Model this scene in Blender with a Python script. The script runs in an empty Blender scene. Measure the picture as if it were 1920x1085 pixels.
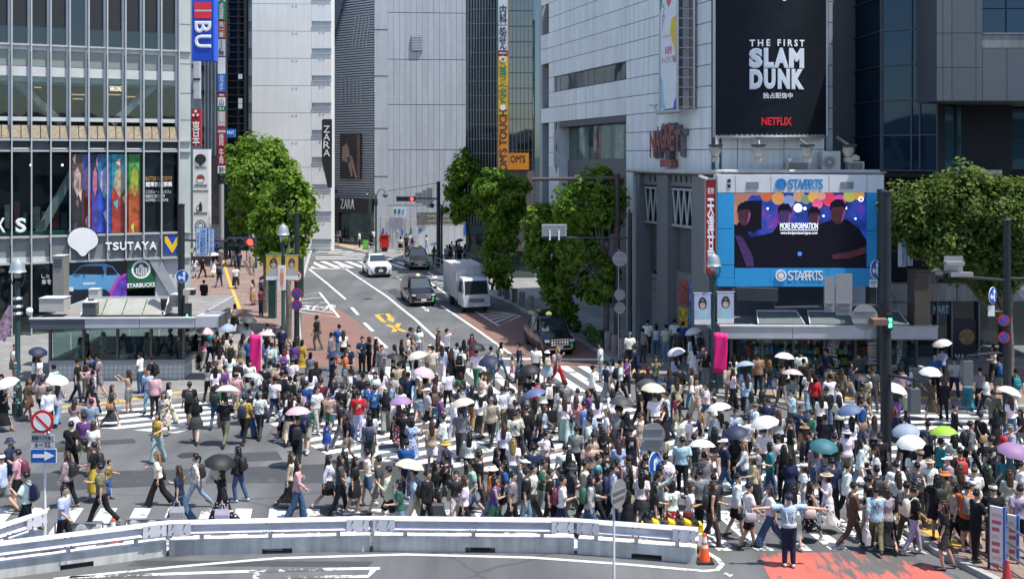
import bpy, bmesh, math, random
from mathutils import Matrix, Vector
random.seed(7)
R = math.radians
# ------------------------------------------------------------------ camera, sky, sun, exposure
SC = bpy.context.scene
F, CX, HZ, H = 2000.0, 960.0, 300.0, 9.85          # focal length in photo pixels, principal column, horizon row, eye height
cam = bpy.data.cameras.new('camera'); cam_o = bpy.data.objects.new('camera', cam)
SC.collection.objects.link(cam_o); SC.camera = cam_o
cam.sensor_fit = 'HORIZONTAL'; cam.sensor_width = 36; cam.lens = 36*F/1920
cam.shift_y = (HZ-542.5)/1920; cam.clip_start = .5; cam.clip_end = 3000
cam_o.location = (0, 0, H); cam_o.rotation_euler = (R(90), 0, 0)
SUN_EL, SUN_AZ = R(69), R(114)                      # azimuth clockwise from +Y (into the picture)
W = bpy.data.worlds.new('World'); SC.world = W; W.use_nodes = True
wn = W.node_tree.nodes; sky = wn.new('ShaderNodeTexSky'); sky.sky_type = 'NISHITA'; sky.sun_disc = False
sky.sun_elevation = SUN_EL; sky.sun_rotation = SUN_AZ
W.node_tree.links.new(sky.outputs[0], wn['Background'].inputs[0]); wn['Background'].inputs[1].default_value = .15
sl = bpy.data.lights.new('sun', 'SUN'); sl.energy = 4.3; sl.angle = R(.5); sl.color = (1, .955, .885)
sun_o = bpy.data.objects.new('sun', sl); SC.collection.objects.link(sun_o)
sdir = Vector((math.cos(SUN_EL)*math.sin(SUN_AZ), math.cos(SUN_EL)*math.cos(SUN_AZ), math.sin(SUN_EL)))
sun_o.rotation_euler = sdir.to_track_quat('Z', 'Y').to_euler(); sun_o.location = (60, -20, 90)
VS = SC.view_settings; VS.view_transform = 'Standard'; VS.look = 'None'; VS.gamma = 1; VS.exposure = 0.70; VS.use_curve_mapping = False
SC.cycles.max_bounces = 8; SC.cycles.transparent_max_bounces = 12; SC.cycles.caustics_reflective = False; SC.cycles.caustics_refractive = False

# ------------------------------------------------------------------ measuring: photo pixel -> place on the ground / on a wall
SL0, SLP = 46.0, .0152                              # the street climbs gently beyond 46 m
def gz(y): return max(0.0, (y-SL0)*SLP)
def P(px, py, Y): return Vector(((px-CX)/F*Y, Y, H-(py-HZ)/F*Y))
def G(px, py, lift=0):
    k = (py-HZ)/F; Y = H/k
    if Y > SL0: Y = (H+SL0*SLP)/(k+SLP)
    return Vector(((px-CX)/F*Y, Y, gz(Y)+lift))
class Frame:
    """a vertical wall plane: origin (x,y), direction to the right as seen from outside; n = towards the viewer"""
    def __init__(s, o, u):
        s.o = Vector((o[0], o[1], 0)); l = math.hypot(*u); s.u = Vector((u[0]/l, u[1]/l, 0)); s.n = Vector((s.u.y, -s.u.x, 0))
    def hit(s, px, py):
        a = (px-CX)/F; u = (a*s.o.y-s.o.x)/(s.u.x-a*s.u.y); Y = s.o.y+u*s.u.y
        return u, H-(py-HZ)/F*Y
    def pt(s, u, z, n=0): return s.o+s.u*u+s.n*n+Vector((0, 0, z))
    def mat(s): return Matrix((s.u, -s.n, Vector((0, 0, 1)))).transposed()
    def off(s, n, u=0): p = s.o+s.n*n+s.u*u; return Frame((p.x, p.y), (s.u.x, s.u.y))

# ------------------------------------------------------------------ materials
MATS = {}
def nodes_of(name):
    m = bpy.data.materials.new(name); m.use_nodes = True; nt = m.node_tree
    return m, nt, nt.nodes['Principled BSDF']
def M(name, col, rough=.6, metal=0., var=.12, scale=1.5, bump=0., bscale=40, objrand=0., spec=.5, emit=0., coat=0., streak=0., objcol=False):
    if name in MATS: return MATS[name]
    m, nt, b = nodes_of(name); N = nt.nodes.new; L = nt.links.new
    b.inputs['Roughness'].default_value = rough; b.inputs['Metallic'].default_value = metal
    b.inputs['Specular IOR Level'].default_value = spec; b.inputs['Coat Weight'].default_value = coat
    geo = N('ShaderNodeNewGeometry'); pos = geo.outputs['Position']
    rgb = N('ShaderNodeRGB'); rgb.outputs[0].default_value = (*col, 1); c = rgb.outputs[0]
    if objcol: oi = N('ShaderNodeObjectInfo'); c = oi.outputs['Color']
    def mult(c, fac_socket, lo, hi):
        mr = N('ShaderNodeMapRange'); mr.inputs['To Min'].default_value = lo; mr.inputs['To Max'].default_value = hi; L(fac_socket, mr.inputs['Value'])
        hs = N('ShaderNodeHueSaturation'); L(mr.outputs[0], hs.inputs['Value']); L(c, hs.inputs['Color']); return hs.outputs[0]
    if var:
        nz = N('ShaderNodeTexNoise'); nz.inputs['Scale'].default_value = scale; nz.inputs['Detail'].default_value = 6; nz.inputs['Roughness'].default_value = .65
        L(pos, nz.inputs['Vector']); mr = N('ShaderNodeMapRange'); mr.inputs['From Min'].default_value = .3; mr.inputs['From Max'].default_value = .7; L(nz.outputs[0], mr.inputs['Value'])
        c = mult(c, mr.outputs[0], 1-var, 1+var)
    if streak:
        mp = N('ShaderNodeMapping'); mp.inputs['Scale'].default_value = (2.2, 2.2, .12); L(pos, mp.inputs['Vector'])
        nz = N('ShaderNodeTexNoise'); nz.inputs['Scale'].default_value = 1.6; nz.inputs['Detail'].default_value = 5; L(mp.outputs[0], nz.inputs['Vector'])
        mr = N('ShaderNodeMapRange'); mr.inputs['From Min'].default_value = .35; mr.inputs['From Max'].default_value = .6; L(nz.outputs[0], mr.inputs['Value'])
        c = mult(c, mr.outputs[0], 1-streak, 1.02)
    if objrand:
        oi = N('ShaderNodeObjectInfo'); c = mult(c, oi.outputs['Random'], 1-objrand, 1+objrand)
    L(c, b.inputs['Base Color'])
    if bump:
        nz = N('ShaderNodeTexNoise'); nz.inputs['Scale'].default_value = bscale; nz.inputs['Detail'].default_value = 4; L(pos, nz.inputs['Vector'])
        bp = N('ShaderNodeBump'); bp.inputs['Strength'].default_value = bump; bp.inputs['Distance'].default_value = .02; L(nz.outputs[0], bp.inputs['Height']); L(bp.outputs[0], b.inputs['Normal'])
    if emit:
        L(c, b.inputs['Emission Color']); b.inputs['Emission Strength'].default_value = emit
    MATS[name] = m; return m
def glass(name, tint, refl=.5, rough=.03, see=True, base=(.01, .015, .02), sheen=(.85, .93, .97)):
    """window glass: a mirror-like sheen over a tinted see-through (or, seen into a dark room, near black) sheet"""
    if name in MATS: return MATS[name]
    m, nt, b = nodes_of(name); N = nt.nodes.new; L = nt.links.new
    lw = N('ShaderNodeLayerWeight'); lw.inputs['Blend'].default_value = .35
    mr = N('ShaderNodeMapRange'); mr.inputs['To Min'].default_value = .06*refl*2; mr.inputs['To Max'].default_value = min(1, .9*refl*2); L(lw.outputs['Fresnel'], mr.inputs['Value'])
    g = N('ShaderNodeBsdfGlossy'); g.inputs['Roughness'].default_value = rough; g.inputs['Color'].default_value = (*sheen, 1)
    geo = N('ShaderNodeNewGeometry'); nz = N('ShaderNodeTexNoise'); nz.inputs['Scale'].default_value = .55; nz.inputs['Detail'].default_value = 1; L(geo.outputs['Position'], nz.inputs['Vector'])
    bp = N('ShaderNodeBump'); bp.inputs['Strength'].default_value = .12; bp.inputs['Distance'].default_value = .12; L(nz.outputs[0], bp.inputs['Height']); L(bp.outputs[0], g.inputs['Normal'])
    if see: t = N('ShaderNodeBsdfTransparent'); t.inputs['Color'].default_value = (*tint, 1)
    else: t = N('ShaderNodeBsdfDiffuse'); t.inputs['Color'].default_value = (*base, 1)
    mx = N('ShaderNodeMixShader'); L(mr.outputs[0], mx.inputs[0]); L(t.outputs[0], mx.inputs[1]); L(g.outputs[0], mx.inputs[2])
    L(mx.outputs[0], nt.nodes['Material Output'].inputs[0]); MATS[name] = m; return m

# ------------------------------------------------------------------ building blocks
COL = SC.collection
WORLD_OF = {}
def tag(o, label=None, cat=None, group=None, kind=None):
    if label: o['label'] = label
    if cat: o['category'] = cat
    if group: o['group'] = group
    if kind: o['kind'] = kind
    return o
def place(o, mw, parent=None):
    COL.objects.link(o)
    if parent is not None:
        o.parent = parent; o.matrix_basis = WORLD_OF[parent.name].inverted() @ mw
    else: o.matrix_basis = mw
    WORLD_OF[o.name] = mw; return o
def thing(name, loc, label=None, cat=None, group=None, rz=0, kind=None):
    o = bpy.data.objects.new(name, None); o.empty_display_size = .2
    place(o, Matrix.Translation(Vector(loc)) @ Matrix.Rotation(rz, 4, 'Z'))
    return tag(o, label, cat, group, kind)
CUBES = {}
def cube_mesh(mat):
    if mat.name not in CUBES:
        me = bpy.data.meshes.new('block'); v = [(x, y, z) for z in (-.5, .5) for y in (-.5, .5) for x in (-.5, .5)]
        me.from_pydata(v, [], [(0, 2, 3, 1), (4, 5, 7, 6), (0, 1, 5, 4), (2, 6, 7, 3), (0, 4, 6, 2), (1, 3, 7, 5)]); me.materials.append(mat); CUBES[mat.name] = me
    return CUBES[mat.name]
def piece(name, fr, u0, u1, z0, z1, n0, n1, mat, parent=None):
    """one rectangular piece on a wall frame; alike pieces share their mesh"""
    o = bpy.data.objects.new(name, cube_mesh(mat)); c = fr.pt((u0+u1)/2, (z0+z1)/2, (n0+n1)/2)
    m3 = fr.mat(); mw = Matrix.Translation(c) @ m3.to_4x4() @ Matrix.Diagonal((abs(u1-u0), abs(n1-n0), abs(z1-z0), 1))
    return place(o, mw, parent)
def ppx(name, fr, x0, y0, x1, y1, n0, n1, mat, parent=None):
    """the same, its rectangle given by two photo pixels on the frame"""
    u0, z1 = fr.hit(x0, (y0)); u1, z0 = fr.hit(x1, y1); z1 = fr.hit((x0+x1)/2, y0)[1]; z0 = fr.hit((x0+x1)/2, y1)[1]
    return piece(name, fr, u0, u1, z0, z1, n0, n1, mat, parent)
class MB:
    def __init__(s): s.v = []; s.f = []; s.mi = []; s.cur = 0
    def add(s, vs, fs):
        k = len(s.v); s.v += [tuple(p) for p in vs]
        for f in fs: s.f.append(tuple(i+k for i in f)); s.mi.append(s.cur)
        return s
    def box(s, c, d, rz=0, m3=None):
        c = Vector(c); hx, hy, hz = d[0]/2, d[1]/2, d[2]/2; m = m3 or Matrix.Rotation(rz, 3, 'Z')
        v = [c+m @ Vector((x*hx, y*hy, z*hz)) for z in (-1, 1) for y in (-1, 1) for x in (-1, 1)]
        return s.add(v, [(0, 2, 3, 1), (4, 5, 7, 6), (0, 1, 5, 4), (2, 6, 7, 3), (0, 4, 6, 2), (1, 3, 7, 5)])
    def fbox(s, fr, u0, u1, z0, z1, n0, n1):
        return s.box(fr.pt((u0+u1)/2, (z0+z1)/2, (n0+n1)/2), (u1-u0, n1-n0, z1-z0), m3=fr.mat())
    def loft(s, rings, caps=True, close=False):
        n = len(rings[0]); v = [p for r in rings for p in r]; f = []
        for i in range(len(rings)-(0 if close else 1)):
            a = i*n; b = ((i+1) % len(rings))*n
            for j in range(n): f.append((a+j, a+(j+1) % n, b+(j+1) % n, b+j))
        if caps and not close: f.append(tuple(range(n-1, -1, -1))); f.append(tuple(range((len(rings)-1)*n, len(rings)*n)))
        return s.add(v, f)
    def tube(s, pts, radii, n=8, flat=1.0):
        pts = [Vector(p) for p in pts]
        if not hasattr(radii, '__len__'): radii = [radii]*len(pts)
        rings = []; ref = None
        for i, p in enumerate(pts):
            t = (pts[min(i+1, len(pts)-1)]-pts[max(i-1, 0)]); t = t.normalized() if t.length > 1e-9 else Vector((0, 0, 1))
            if ref is None: ref = Vector((1, 0, 0)) if abs(t.x) < .9 else Vector((0, 1, 0))
            a = (ref-t*ref.dot(t)).normalized(); b = t.cross(a); ref = a
            rings.append([p+(a*math.cos(2*math.pi*k/n)+b*math.sin(2*math.pi*k/n)*flat)*radii[i] for k in range(n)])
        return s.loft(rings)
    def lathe(s, c, prof, n=16, axis='z'):
        c = Vector(c); rings = []
        for r, h in prof:
            ring = []
            for k in range(n):
                a = 2*math.pi*k/n; q = (r*math.cos(a), r*math.sin(a), h)
                if axis == 'y': q = (q[0], -h, q[1])
                if axis == 'x': q = (h, q[0], q[1])
                ring.append(c+Vector(q))
            rings.append(ring)
        return s.loft(rings)
    def prism(s, pts, d):
        """closed outline pts (3-D, flat) pushed along d"""
        n = len(pts); pts = [Vector(p) for p in pts]; d = Vector(d)
        return s.add(pts+[p+d for p in pts], [tuple(range(n)), tuple(range(2*n-1, n-1, -1))]+[(i, i+n, (i+1) % n+n, (i+1) % n) for i in range(n)])
    def build(s, name, mats, parent=None, smooth=False, loc=None, label=None, cat=None, group=None, kind=None, rz=0, fix=True):
        me = bpy.data.meshes.new(name); o0 = Vector(loc) if loc is not None else (WORLD_OF[parent.name].translation if parent is not None else Vector((0, 0, 0)))
        if parent is not None and loc is None and rz == 0: rot = WORLD_OF[parent.name].to_3x3().inverted(); me.from_pydata([rot @ (Vector(p)-o0) for p in s.v], [], s.f); mw = WORLD_OF[parent.name]
        else: me.from_pydata([Vector(p)-o0 for p in s.v], [], s.f); mw = Matrix.Translation(o0)
        for m in (mats if isinstance(mats, (list, tuple)) else [mats]): me.materials.append(m)
        if any(s.mi): me.polygons.foreach_set('material_index', s.mi)
        if fix:
            bm = bmesh.new(); bm.from_mesh(me); bmesh.ops.recalc_face_normals(bm, faces=bm.faces); bm.to_mesh(me); bm.free()
        if smooth:
            me.polygons.foreach_set('use_smooth', [True]*len(me.polygons)); me.set_sharp_from_angle(angle=R(38 if smooth is True else smooth))
        o = bpy.data.objects.new(name, me); place(o, mw, parent); return tag(o, label, cat, group, kind)
# a scratch scene in which text and modifiers are turned into plain meshes
TMP = bpy.data.scenes.new('scratch')
def bake(o):
    TMP.collection.objects.link(o); vl = TMP.view_layers[0]; vl.update(); dg = vl.depsgraph
    me = bpy.data.meshes.new_from_object(o.evaluated_get(dg), depsgraph=dg); d = o.data; bpy.data.objects.remove(o)
    (bpy.data.curves if isinstance(d, bpy.types.Curve) else bpy.data.meshes).remove(d); return me
TXT = {}
def text(s, fr, x0, y0, x1, y1, n, mat, parent, bold=.0, depth=.02, name='lettering', rot=0, fit=True):
    """lettering inside the photo rectangle x0,y0,x1,y1 on a wall frame; rot=-90 runs it down the wall"""
    key = (s, bold, mat.name)
    if key not in TXT:
        c = bpy.data.curves.new('t', 'FONT'); c.body = s; c.size = 1; c.bevel_depth = max(bold, 0); c.bevel_resolution = 0; c.extrude = .01; c.align_x = 'CENTER'; c.resolution_u = 3; c.space_line = .86
        me = bake(bpy.data.objects.new('t', c)); me.materials.clear(); me.materials.append(mat); me.polygons.foreach_set('use_smooth', [False]*len(me.polygons))
        xs = [v.co.x for v in me.vertices] or [0, 1]; ys = [v.co.y for v in me.vertices] or [0, 1]; zs_ = [v.co.z for v in me.vertices] or [0, .02]
        cx, cy = (min(xs)+max(xs))/2, (min(ys)+max(ys))/2; w, h = max(max(xs)-min(xs), .01), max(max(ys)-min(ys), .01)
        me.transform(Matrix.Diagonal((1/w, 1/h, 1/max(max(zs_)-min(zs_), 1e-4), 1)) @ Matrix.Translation((-cx, -cy, 0))); TXT[key] = (me, w/h)
    me, asp = TXT[key]
    cxp, cyp = (x0+x1)/2, (y0+y1)/2; u0 = fr.hit(x0, cyp)[0]; u1 = fr.hit(x1, cyp)[0]; zt = fr.hit(cxp, y0)[1]; zb = fr.hit(cxp, y1)[1]
    w, h = abs(u1-u0), abs(zt-zb)
    if rot: w, h = h, w
    if not fit: w = h*asp
    o = bpy.data.objects.new(name, me); c = fr.pt((u0+u1)/2, (zt+zb)/2, n)
    m3 = Matrix((fr.u, Vector((0, 0, 1)), fr.n)).transposed().to_4x4()
    return place(o, Matrix.Translation(c) @ m3 @ Matrix.Rotation(R(rot), 4, 'Z') @ Matrix.Diagonal((w, h, depth, 1)), parent)
def flat(fr, pts, n, mat, parent, name, depth=.02):
    """a flat outline (photo pixels) lying on a wall frame"""
    q = [fr.hit(*p) for p in pts]; mb = MB(); mb.prism([fr.pt(u, z, n) for u, z in q], fr.n*depth); return mb.build(name, mat, parent)
def disc(fr, px, py, rpx, n, mat, parent, name, depth=.02, inner=0, seg=28):
    u, z = fr.hit(px, py); u2 = fr.hit(px+rpx, py)[0]; r = abs(u2-u); mb = MB()
    if inner:
        ro = [(u+math.cos(2*math.pi*k/seg)*r, z+math.sin(2*math.pi*k/seg)*r) for k in range(seg)]; ri = [(u+math.cos(2*math.pi*k/seg)*r*inner, z+math.sin(2*math.pi*k/seg)*r*inner) for k in range(seg)]
        mb.loft([[fr.pt(a, b, n) for a, b in ro], [fr.pt(a, b, n+depth) for a, b in ro], [fr.pt(a, b, n+depth) for a, b in ri], [fr.pt(a, b, n) for a, b in ri]], close=True)
    else: mb.prism([fr.pt(u+math.cos(2*math.pi*k/seg)*r, z+math.sin(2*math.pi*k/seg)*r, n) for k in range(seg)], fr.n*depth)
    return mb.build(name, mat, parent)
FRONT = lambda px, Y: Frame(((px-CX)/F*Y, Y), (1, 0))
# ================================================================== THE GROUND
def asphalt():
    m, nt, b = nodes_of('asphalt'); N = nt.nodes.new; L = nt.links.new
    geo = N('ShaderNodeNewGeometry'); pos = geo.outputs['Position']
    n1 = N('ShaderNodeTexNoise'); n1.inputs['Scale'].default_value = .22; n1.inputs['Detail'].default_value = 6; L(pos, n1.inputs['Vector'])
    n2 = N('ShaderNodeTexNoise'); n2.inputs['Scale'].default_value = 55; n2.inputs['Detail'].default_value = 3; L(pos, n2.inputs['Vector'])
    mp = N('ShaderNodeMapping'); mp.inputs['Rotation'].default_value = (0, 0, R(-16)); mp.inputs['Scale'].default_value = (1.2, .06, 1); L(pos, mp.inputs['Vector'])
    n3 = N('ShaderNodeTexNoise'); n3.inputs['Scale'].default_value = 1.0; n3.inputs['Detail'].default_value = 5; L(mp.outputs[0], n3.inputs['Vector'])
    cr = N('ShaderNodeValToRGB'); cr.color_ramp.elements[0].position = .3; cr.color_ramp.elements[0].color = (.074, .078, .082, 1); cr.color_ramp.elements[1].position = .7; cr.color_ramp.elements[1].color = (.122, .127, .131, 1)
    L(n1.outputs[0], cr.inputs[0])
    def mul(c, s, lo, hi, f0=.3, f1=.7):
        mr = N('ShaderNodeMapRange'); mr.inputs['From Min'].default_value = f0; mr.inputs['From Max'].default_value = f1; mr.inputs['To Min'].default_value = lo; mr.inputs['To Max'].default_value = hi; L(s, mr.inputs['Value'])
        hs = N('ShaderNodeHueSaturation'); L(mr.outputs[0], hs.inputs['Value']); L(c, hs.inputs['Color']); return hs.outputs[0]
    c = mul(cr.outputs[0], n2.outputs[0], .62, 1.38); c = mul(c, n3.outputs[0], .78, 1.16)
    # cracks and joints
    vo = N('ShaderNodeTexVoronoi'); vo.feature = 'DISTANCE_TO_EDGE'; vo.inputs['Scale'].default_value = .16; vo.inputs['Randomness'].default_value = 1
    nw = N('ShaderNodeTexNoise'); nw.inputs['Scale'].default_value = 1.2; L(pos, nw.inputs['Vector']); va = N('ShaderNodeMixRGB'); va.inputs[0].default_value = .25; L(pos, va.inputs[1]); L(nw.outputs['Color'], va.inputs[2]); L(va.outputs[0], vo.inputs['Vector'])
    c = mul(c, vo.outputs[0], .62, 1.0, 0, .006)
    L(c, b.inputs['Base Color']); b.inputs['Roughness'].default_value = .85
    bp = N('ShaderNodeBump'); bp.inputs['Strength'].default_value = .35; bp.inputs['Distance'].default_value = .01; L(n2.outputs[0], bp.inputs['Height']); L(bp.outputs[0], b.inputs['Normal'])
    MATS['asphalt'] = m; return m
def worn(name, col, under, amount=.5, scale=6, rough=.7, stretch=None):
    """paint worn through to the asphalt"""
    if name in MATS: return MATS[name]
    m, nt, b = nodes_of(name); N = nt.nodes.new; L = nt.links.new; geo = N('ShaderNodeNewGeometry'); pos = geo.outputs['Position']
    n1 = N('ShaderNodeTexNoise'); n1.inputs['Scale'].default_value = scale; n1.inputs['Detail'].default_value = 9; n1.inputs['Roughness'].default_value = .72
    mp = N('ShaderNodeMapping'); mp.inputs['Rotation'].default_value = (0, 0, R(-38) if stretch else 0); mp.inputs['Scale'].default_value = (1, 1, 1) if not stretch else (stretch, .35, 1); L(pos, mp.inputs['Vector']); L(mp.outputs[0], n1.inputs['Vector'])
    n2 = N('ShaderNodeTexNoise'); n2.inputs['Scale'].default_value = .5; n2.inputs['Detail'].default_value = 3; L(pos, n2.inputs['Vector'])
    ad = N('ShaderNodeMath'); L(n1.outputs[0], ad.inputs[0]); L(n2.outputs[0], ad.inputs[1])
    mr = N('ShaderNodeMapRange'); mr.inputs['From Min'].default_value = .72+amount*.3; mr.inputs['From Max'].default_value = .80+amount*.3; L(ad.outputs[0], mr.inputs['Value'])
    mx = N('ShaderNodeMixRGB'); mx.inputs[1].default_value = (*under, 1); mx.inputs[2].default_value = (*col, 1); L(mr.outputs[0], mx.inputs[0])
    n3 = N('ShaderNodeTexNoise'); n3.inputs['Scale'].default_value = 1.3; n3.inputs['Detail'].default_value = 5; L(pos, n3.inputs['Vector']); m3 = N('ShaderNodeMapRange'); m3.inputs['To Min'].default_value = .75; m3.inputs['To Max'].default_value = 1.2; L(n3.outputs[0], m3.inputs['Value'])
    hs = N('ShaderNodeHueSaturation'); L(m3.outputs[0], hs.inputs['Value']); L(mx.outputs[0], hs.inputs['Color'])
    L(hs.outputs[0], b.inputs['Base Color']); b.inputs['Roughness'].default_value = rough; MATS[name] = m; return m
def paving(name, col, mortar, sx, sy, rot=0, var=.12):
    m, nt, b = nodes_of(name); N = nt.nodes.new; L = nt.links.new; geo = N('ShaderNodeNewGeometry')
    mp = N('ShaderNodeMapping'); mp.inputs['Rotation'].default_value = (0, 0, R(rot)); L(geo.outputs['Position'], mp.inputs['Vector'])
    br = N('ShaderNodeTexBrick'); br.inputs['Scale'].default_value = 1; br.inputs['Brick Width'].default_value = sx; br.inputs['Row Height'].default_value = sy; br.inputs['Mortar Size'].default_value = min(sx, sy)*.03
    br.inputs['Color1'].default_value = (*[c*(1+var) for c in col], 1); br.inputs['Color2'].default_value = (*[c*(1-var) for c in col], 1); br.inputs['Mortar'].default_value = (*mortar, 1); L(mp.outputs[0], br.inputs['Vector'])
    nz = N('ShaderNodeTexNoise'); nz.inputs['Scale'].default_value = .8; nz.inputs['Detail'].default_value = 7; L(geo.outputs['Position'], nz.inputs['Vector']); mr = N('ShaderNodeMapRange'); mr.inputs['To Min'].default_value = .65; mr.inputs['To Max'].default_value = 1.3; L(nz.outputs[0], mr.inputs['Value'])
    hs = N('ShaderNodeHueSaturation'); L(mr.outputs[0], hs.inputs['Value']); L(br.outputs[0], hs.inputs['Color']); L(hs.outputs[0], b.inputs['Base Color']); b.inputs['Roughness'].default_value = .8
    MATS[name] = m; return m
ASPH = asphalt(); WHITE = worn('road_white', (.60, .61, .60), (.10, .10, .10), .16); WHITE2 = worn('road_white_worn', (.58, .59, .58), (.09, .09, .09), .62)
YEL = worn('tactile_yellow', (.55, .34, .05), (.3, .26, .18), .2); ORNG = worn('road_orange', (.62, .33, .04), (.16, .15, .14), .2); REDP = worn('road_red', (.19, .105, .085), (.125, .09, .08), .25, 3)
REDN = worn('red_anti_skid', (.42, .10, .075), (.085, .085, .085), .85, 2.0, stretch=2.2); DARKA = worn('asphalt_patch', (.045, .048, .052), (.07, .073, .076), .0, 2)
SIDE = paving('sidewalk_grey', (.20, .20, .195), (.11, .11, .105), .6, .3, 20); SIDER = paving('sidewalk_red_brick', (.215, .15, .125), (.12, .09, .08), .4, .4, 14)
KERB = M('kerb_stone', (.33, .33, .32), .8, var=.25, scale=4)

def cut_mesh(name, loops, mat, lift, parent=None, kind=None, thick=0, res=True):
    """flat outlines laid on the climbing ground: cut where the slope begins, then lifted"""
    bm = bmesh.new()
    for lp in loops:
        vs = [bm.verts.new((p[0], p[1], 0)) for p in lp]
        try: bm.faces.new(vs)
        except ValueError: pass
    g = bm.verts[:]+bm.edges[:]+bm.faces[:]
    bmesh.ops.bisect_plane(bm, geom=g, plane_co=(0, SL0, 0), plane_no=(0, 1, 0), dist=1e-5)
    bmesh.ops.triangulate(bm, faces=[f for f in bm.faces if len(f.verts) > 4])
    if thick:
        ex = bmesh.ops.extrude_face_region(bm, geom=bm.faces[:]); low = [e for e in ex['geom'] if isinstance(e, bmesh.types.BMVert)]; lowset = set(low)
    else: lowset = set()
    for v in bm.verts: v.co.z = gz(v.co.y)+(lift-thick if v in lowset else lift)
    bmesh.ops.recalc_face_normals(bm, faces=bm.faces)
    if not thick:
        for f in bm.faces:
            if f.normal.z < 0: f.normal_flip()
    me = bpy.data.meshes.new(name); bm.to_mesh(me); bm.free(); me.materials.append(mat)
    o = bpy.data.objects.new(name, me); place(o, Matrix(), parent); return tag(o, kind=kind)
ground = cut_mesh('ground', [[(-400, -60), (400, -60), (400, 900), (-400, 900)]], ASPH, 0, kind='structure')
ROAD = ground
def px_loop(pts): return [G(*p)[:2] for p in pts]
def stroke(pts, w, world=False):
    q = [Vector(p) if world else G(*p) for p in pts]; q = [Vector((a.x, a.y)) for a in q]; L_, R_ = [], []
    for i, p in enumerate(q):
        t = (q[min(i+1, len(q)-1)]-q[max(i-1, 0)]).normalized(); n = Vector((-t.y, t.x))*w/2; L_.append(p+n); R_.append(p-n)
    return [[L_[i], L_[i+1], R_[i+1], R_[i]] for i in range(len(q)-1)]
def marking(name, pts, w=.15, mat=None, lift=.008): return cut_mesh(name, stroke(pts, w), mat or WHITE, lift, ROAD)
def patch(name, pts, mat, lift, parent=ROAD): return cut_mesh(name, [px_loop(pts)], mat, lift, parent)
def clip(poly, d, off0, off1):
    """part of a convex polygon between two parallel lines (normal d, offsets)"""
    for sgn, o in ((1, off0), (-1, -off1)):
        out = []
        for i in range(len(poly)):
            a, b = poly[i], poly[(i+1) % len(poly)]; da = sgn*(a[0]*d[0]+a[1]*d[1])-o; db = sgn*(b[0]*d[0]+b[1]*d[1])-o
            if da >= 0: out.append(a)
            if (da >= 0) != (db >= 0): t = da/(da-db); out.append((a[0]+(b[0]-a[0])*t, a[1]+(b[1]-a[1])*t))
        poly = out
        if len(poly) < 3: return None
    return poly
def zebra(poly, along, period=.9, width=.46, mat=None, lift=.012, phase=0):
    """separate painted stripes filling a crossing; along = direction of each stripe"""
    l = math.hypot(*along); d = (-along[1]/l, along[0]/l); offs = [p[0]*d[0]+p[1]*d[1] for p in poly]; k = math.floor(min(offs)/period)-1
    while k*period < max(offs):
        q = clip(list(poly), d, k*period+phase, k*period+phase+width)
        if q: cut_mesh('stripe', [q], mat or WHITE, lift, ROAD)
        k += 1
# darker resurfaced strip, red lanes
patch('asphalt_patch', [(385, 905), (395, 878), (640, 868), (1000, 862), (1010, 900), (700, 905)], DARKA, .004)
patch('asphalt_patch', [(-60, 915), (-60, 890), (385, 878), (378, 906), (100, 920)], DARKA, .004)
patch('red_lane', [(566, 588), (636, 580), (668, 600), (722, 652), (715, 690), (566, 686)], REDP, .004)
patch('red_lane', [(858, 589), (905, 580), (985, 590), (1125, 664), (1140, 690), (1000, 690)], REDP, .004)
patch('red_lane', [(1418, 1036), (1700, 1034), (1770, 1075), (1900, 1150), (1480, 1150)], REDN, .004)
for pts in ([(420, 850), (520, 846), (530, 862), (428, 866)], [(905, 560), (930, 572), (912, 578), (886, 566)], [(740, 540), (775, 562), (758, 566), (724, 545)], [(60, 832), (250, 822), (256, 830), (64, 841)], [(250, 1050), (700, 1052), (690, 1062), (240, 1060)]): patch('asphalt_patch', pts, DARKA, .004)
IRON = M('cast_iron', (.05, .05, .05), .6, .4, .3, scale=20)
for px, py in ((642, 503), (352, 853), (1000, 912), (690, 560), (120, 842)):
    c = G(px, py); lp = [(c.x+.33*math.cos(k*.35), c.y+.33*math.sin(k*.35)) for k in range(18)]; cut_mesh('manhole_cover', [lp], IRON, .014, ROAD)
# crossings
near = [(-19, 26.9), (10.4, 26.9), (11.6, 29.3), (11.0, 29.9), (-19, 30.3)]; zebra(near, (-360, 2000), .94, .46, WHITE2)
far = px_loop([(690, 688), (1158, 686), (1150, 733), (690, 742)]); zebra(far, (-560, 2000), .9, .46)
diag = px_loop([(470, 775), (760, 738), (1160, 760), (1560, 838), (1690, 905), (1600, 945), (1250, 925), (900, 880), (620, 856)]); zebra(diag, (3000, 2000), .92, .46)
zebra(px_loop([(1560, 768), (2050, 770), (2160, 890), (1640, 885)]), (1, .02), .9, .45)
zebra(px_loop([(150, 800), (185, 770), (470, 742), (520, 765), (330, 812)]), (3000, 1500), .9, .45)
zebra(px_loop([(590, 490), (880, 492), (893, 504), (583, 502)]), (-900, 2000), 1.0, .5, lift=.016)
zebra(px_loop([(592, 462), (690, 476), (690, 484), (590, 472)]), (1, 0), 1.6, .5)
zebra(px_loop([(592, 480), (760, 484), (770, 488), (592, 486)]), (1, 0), 1.6, .5)
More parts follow.
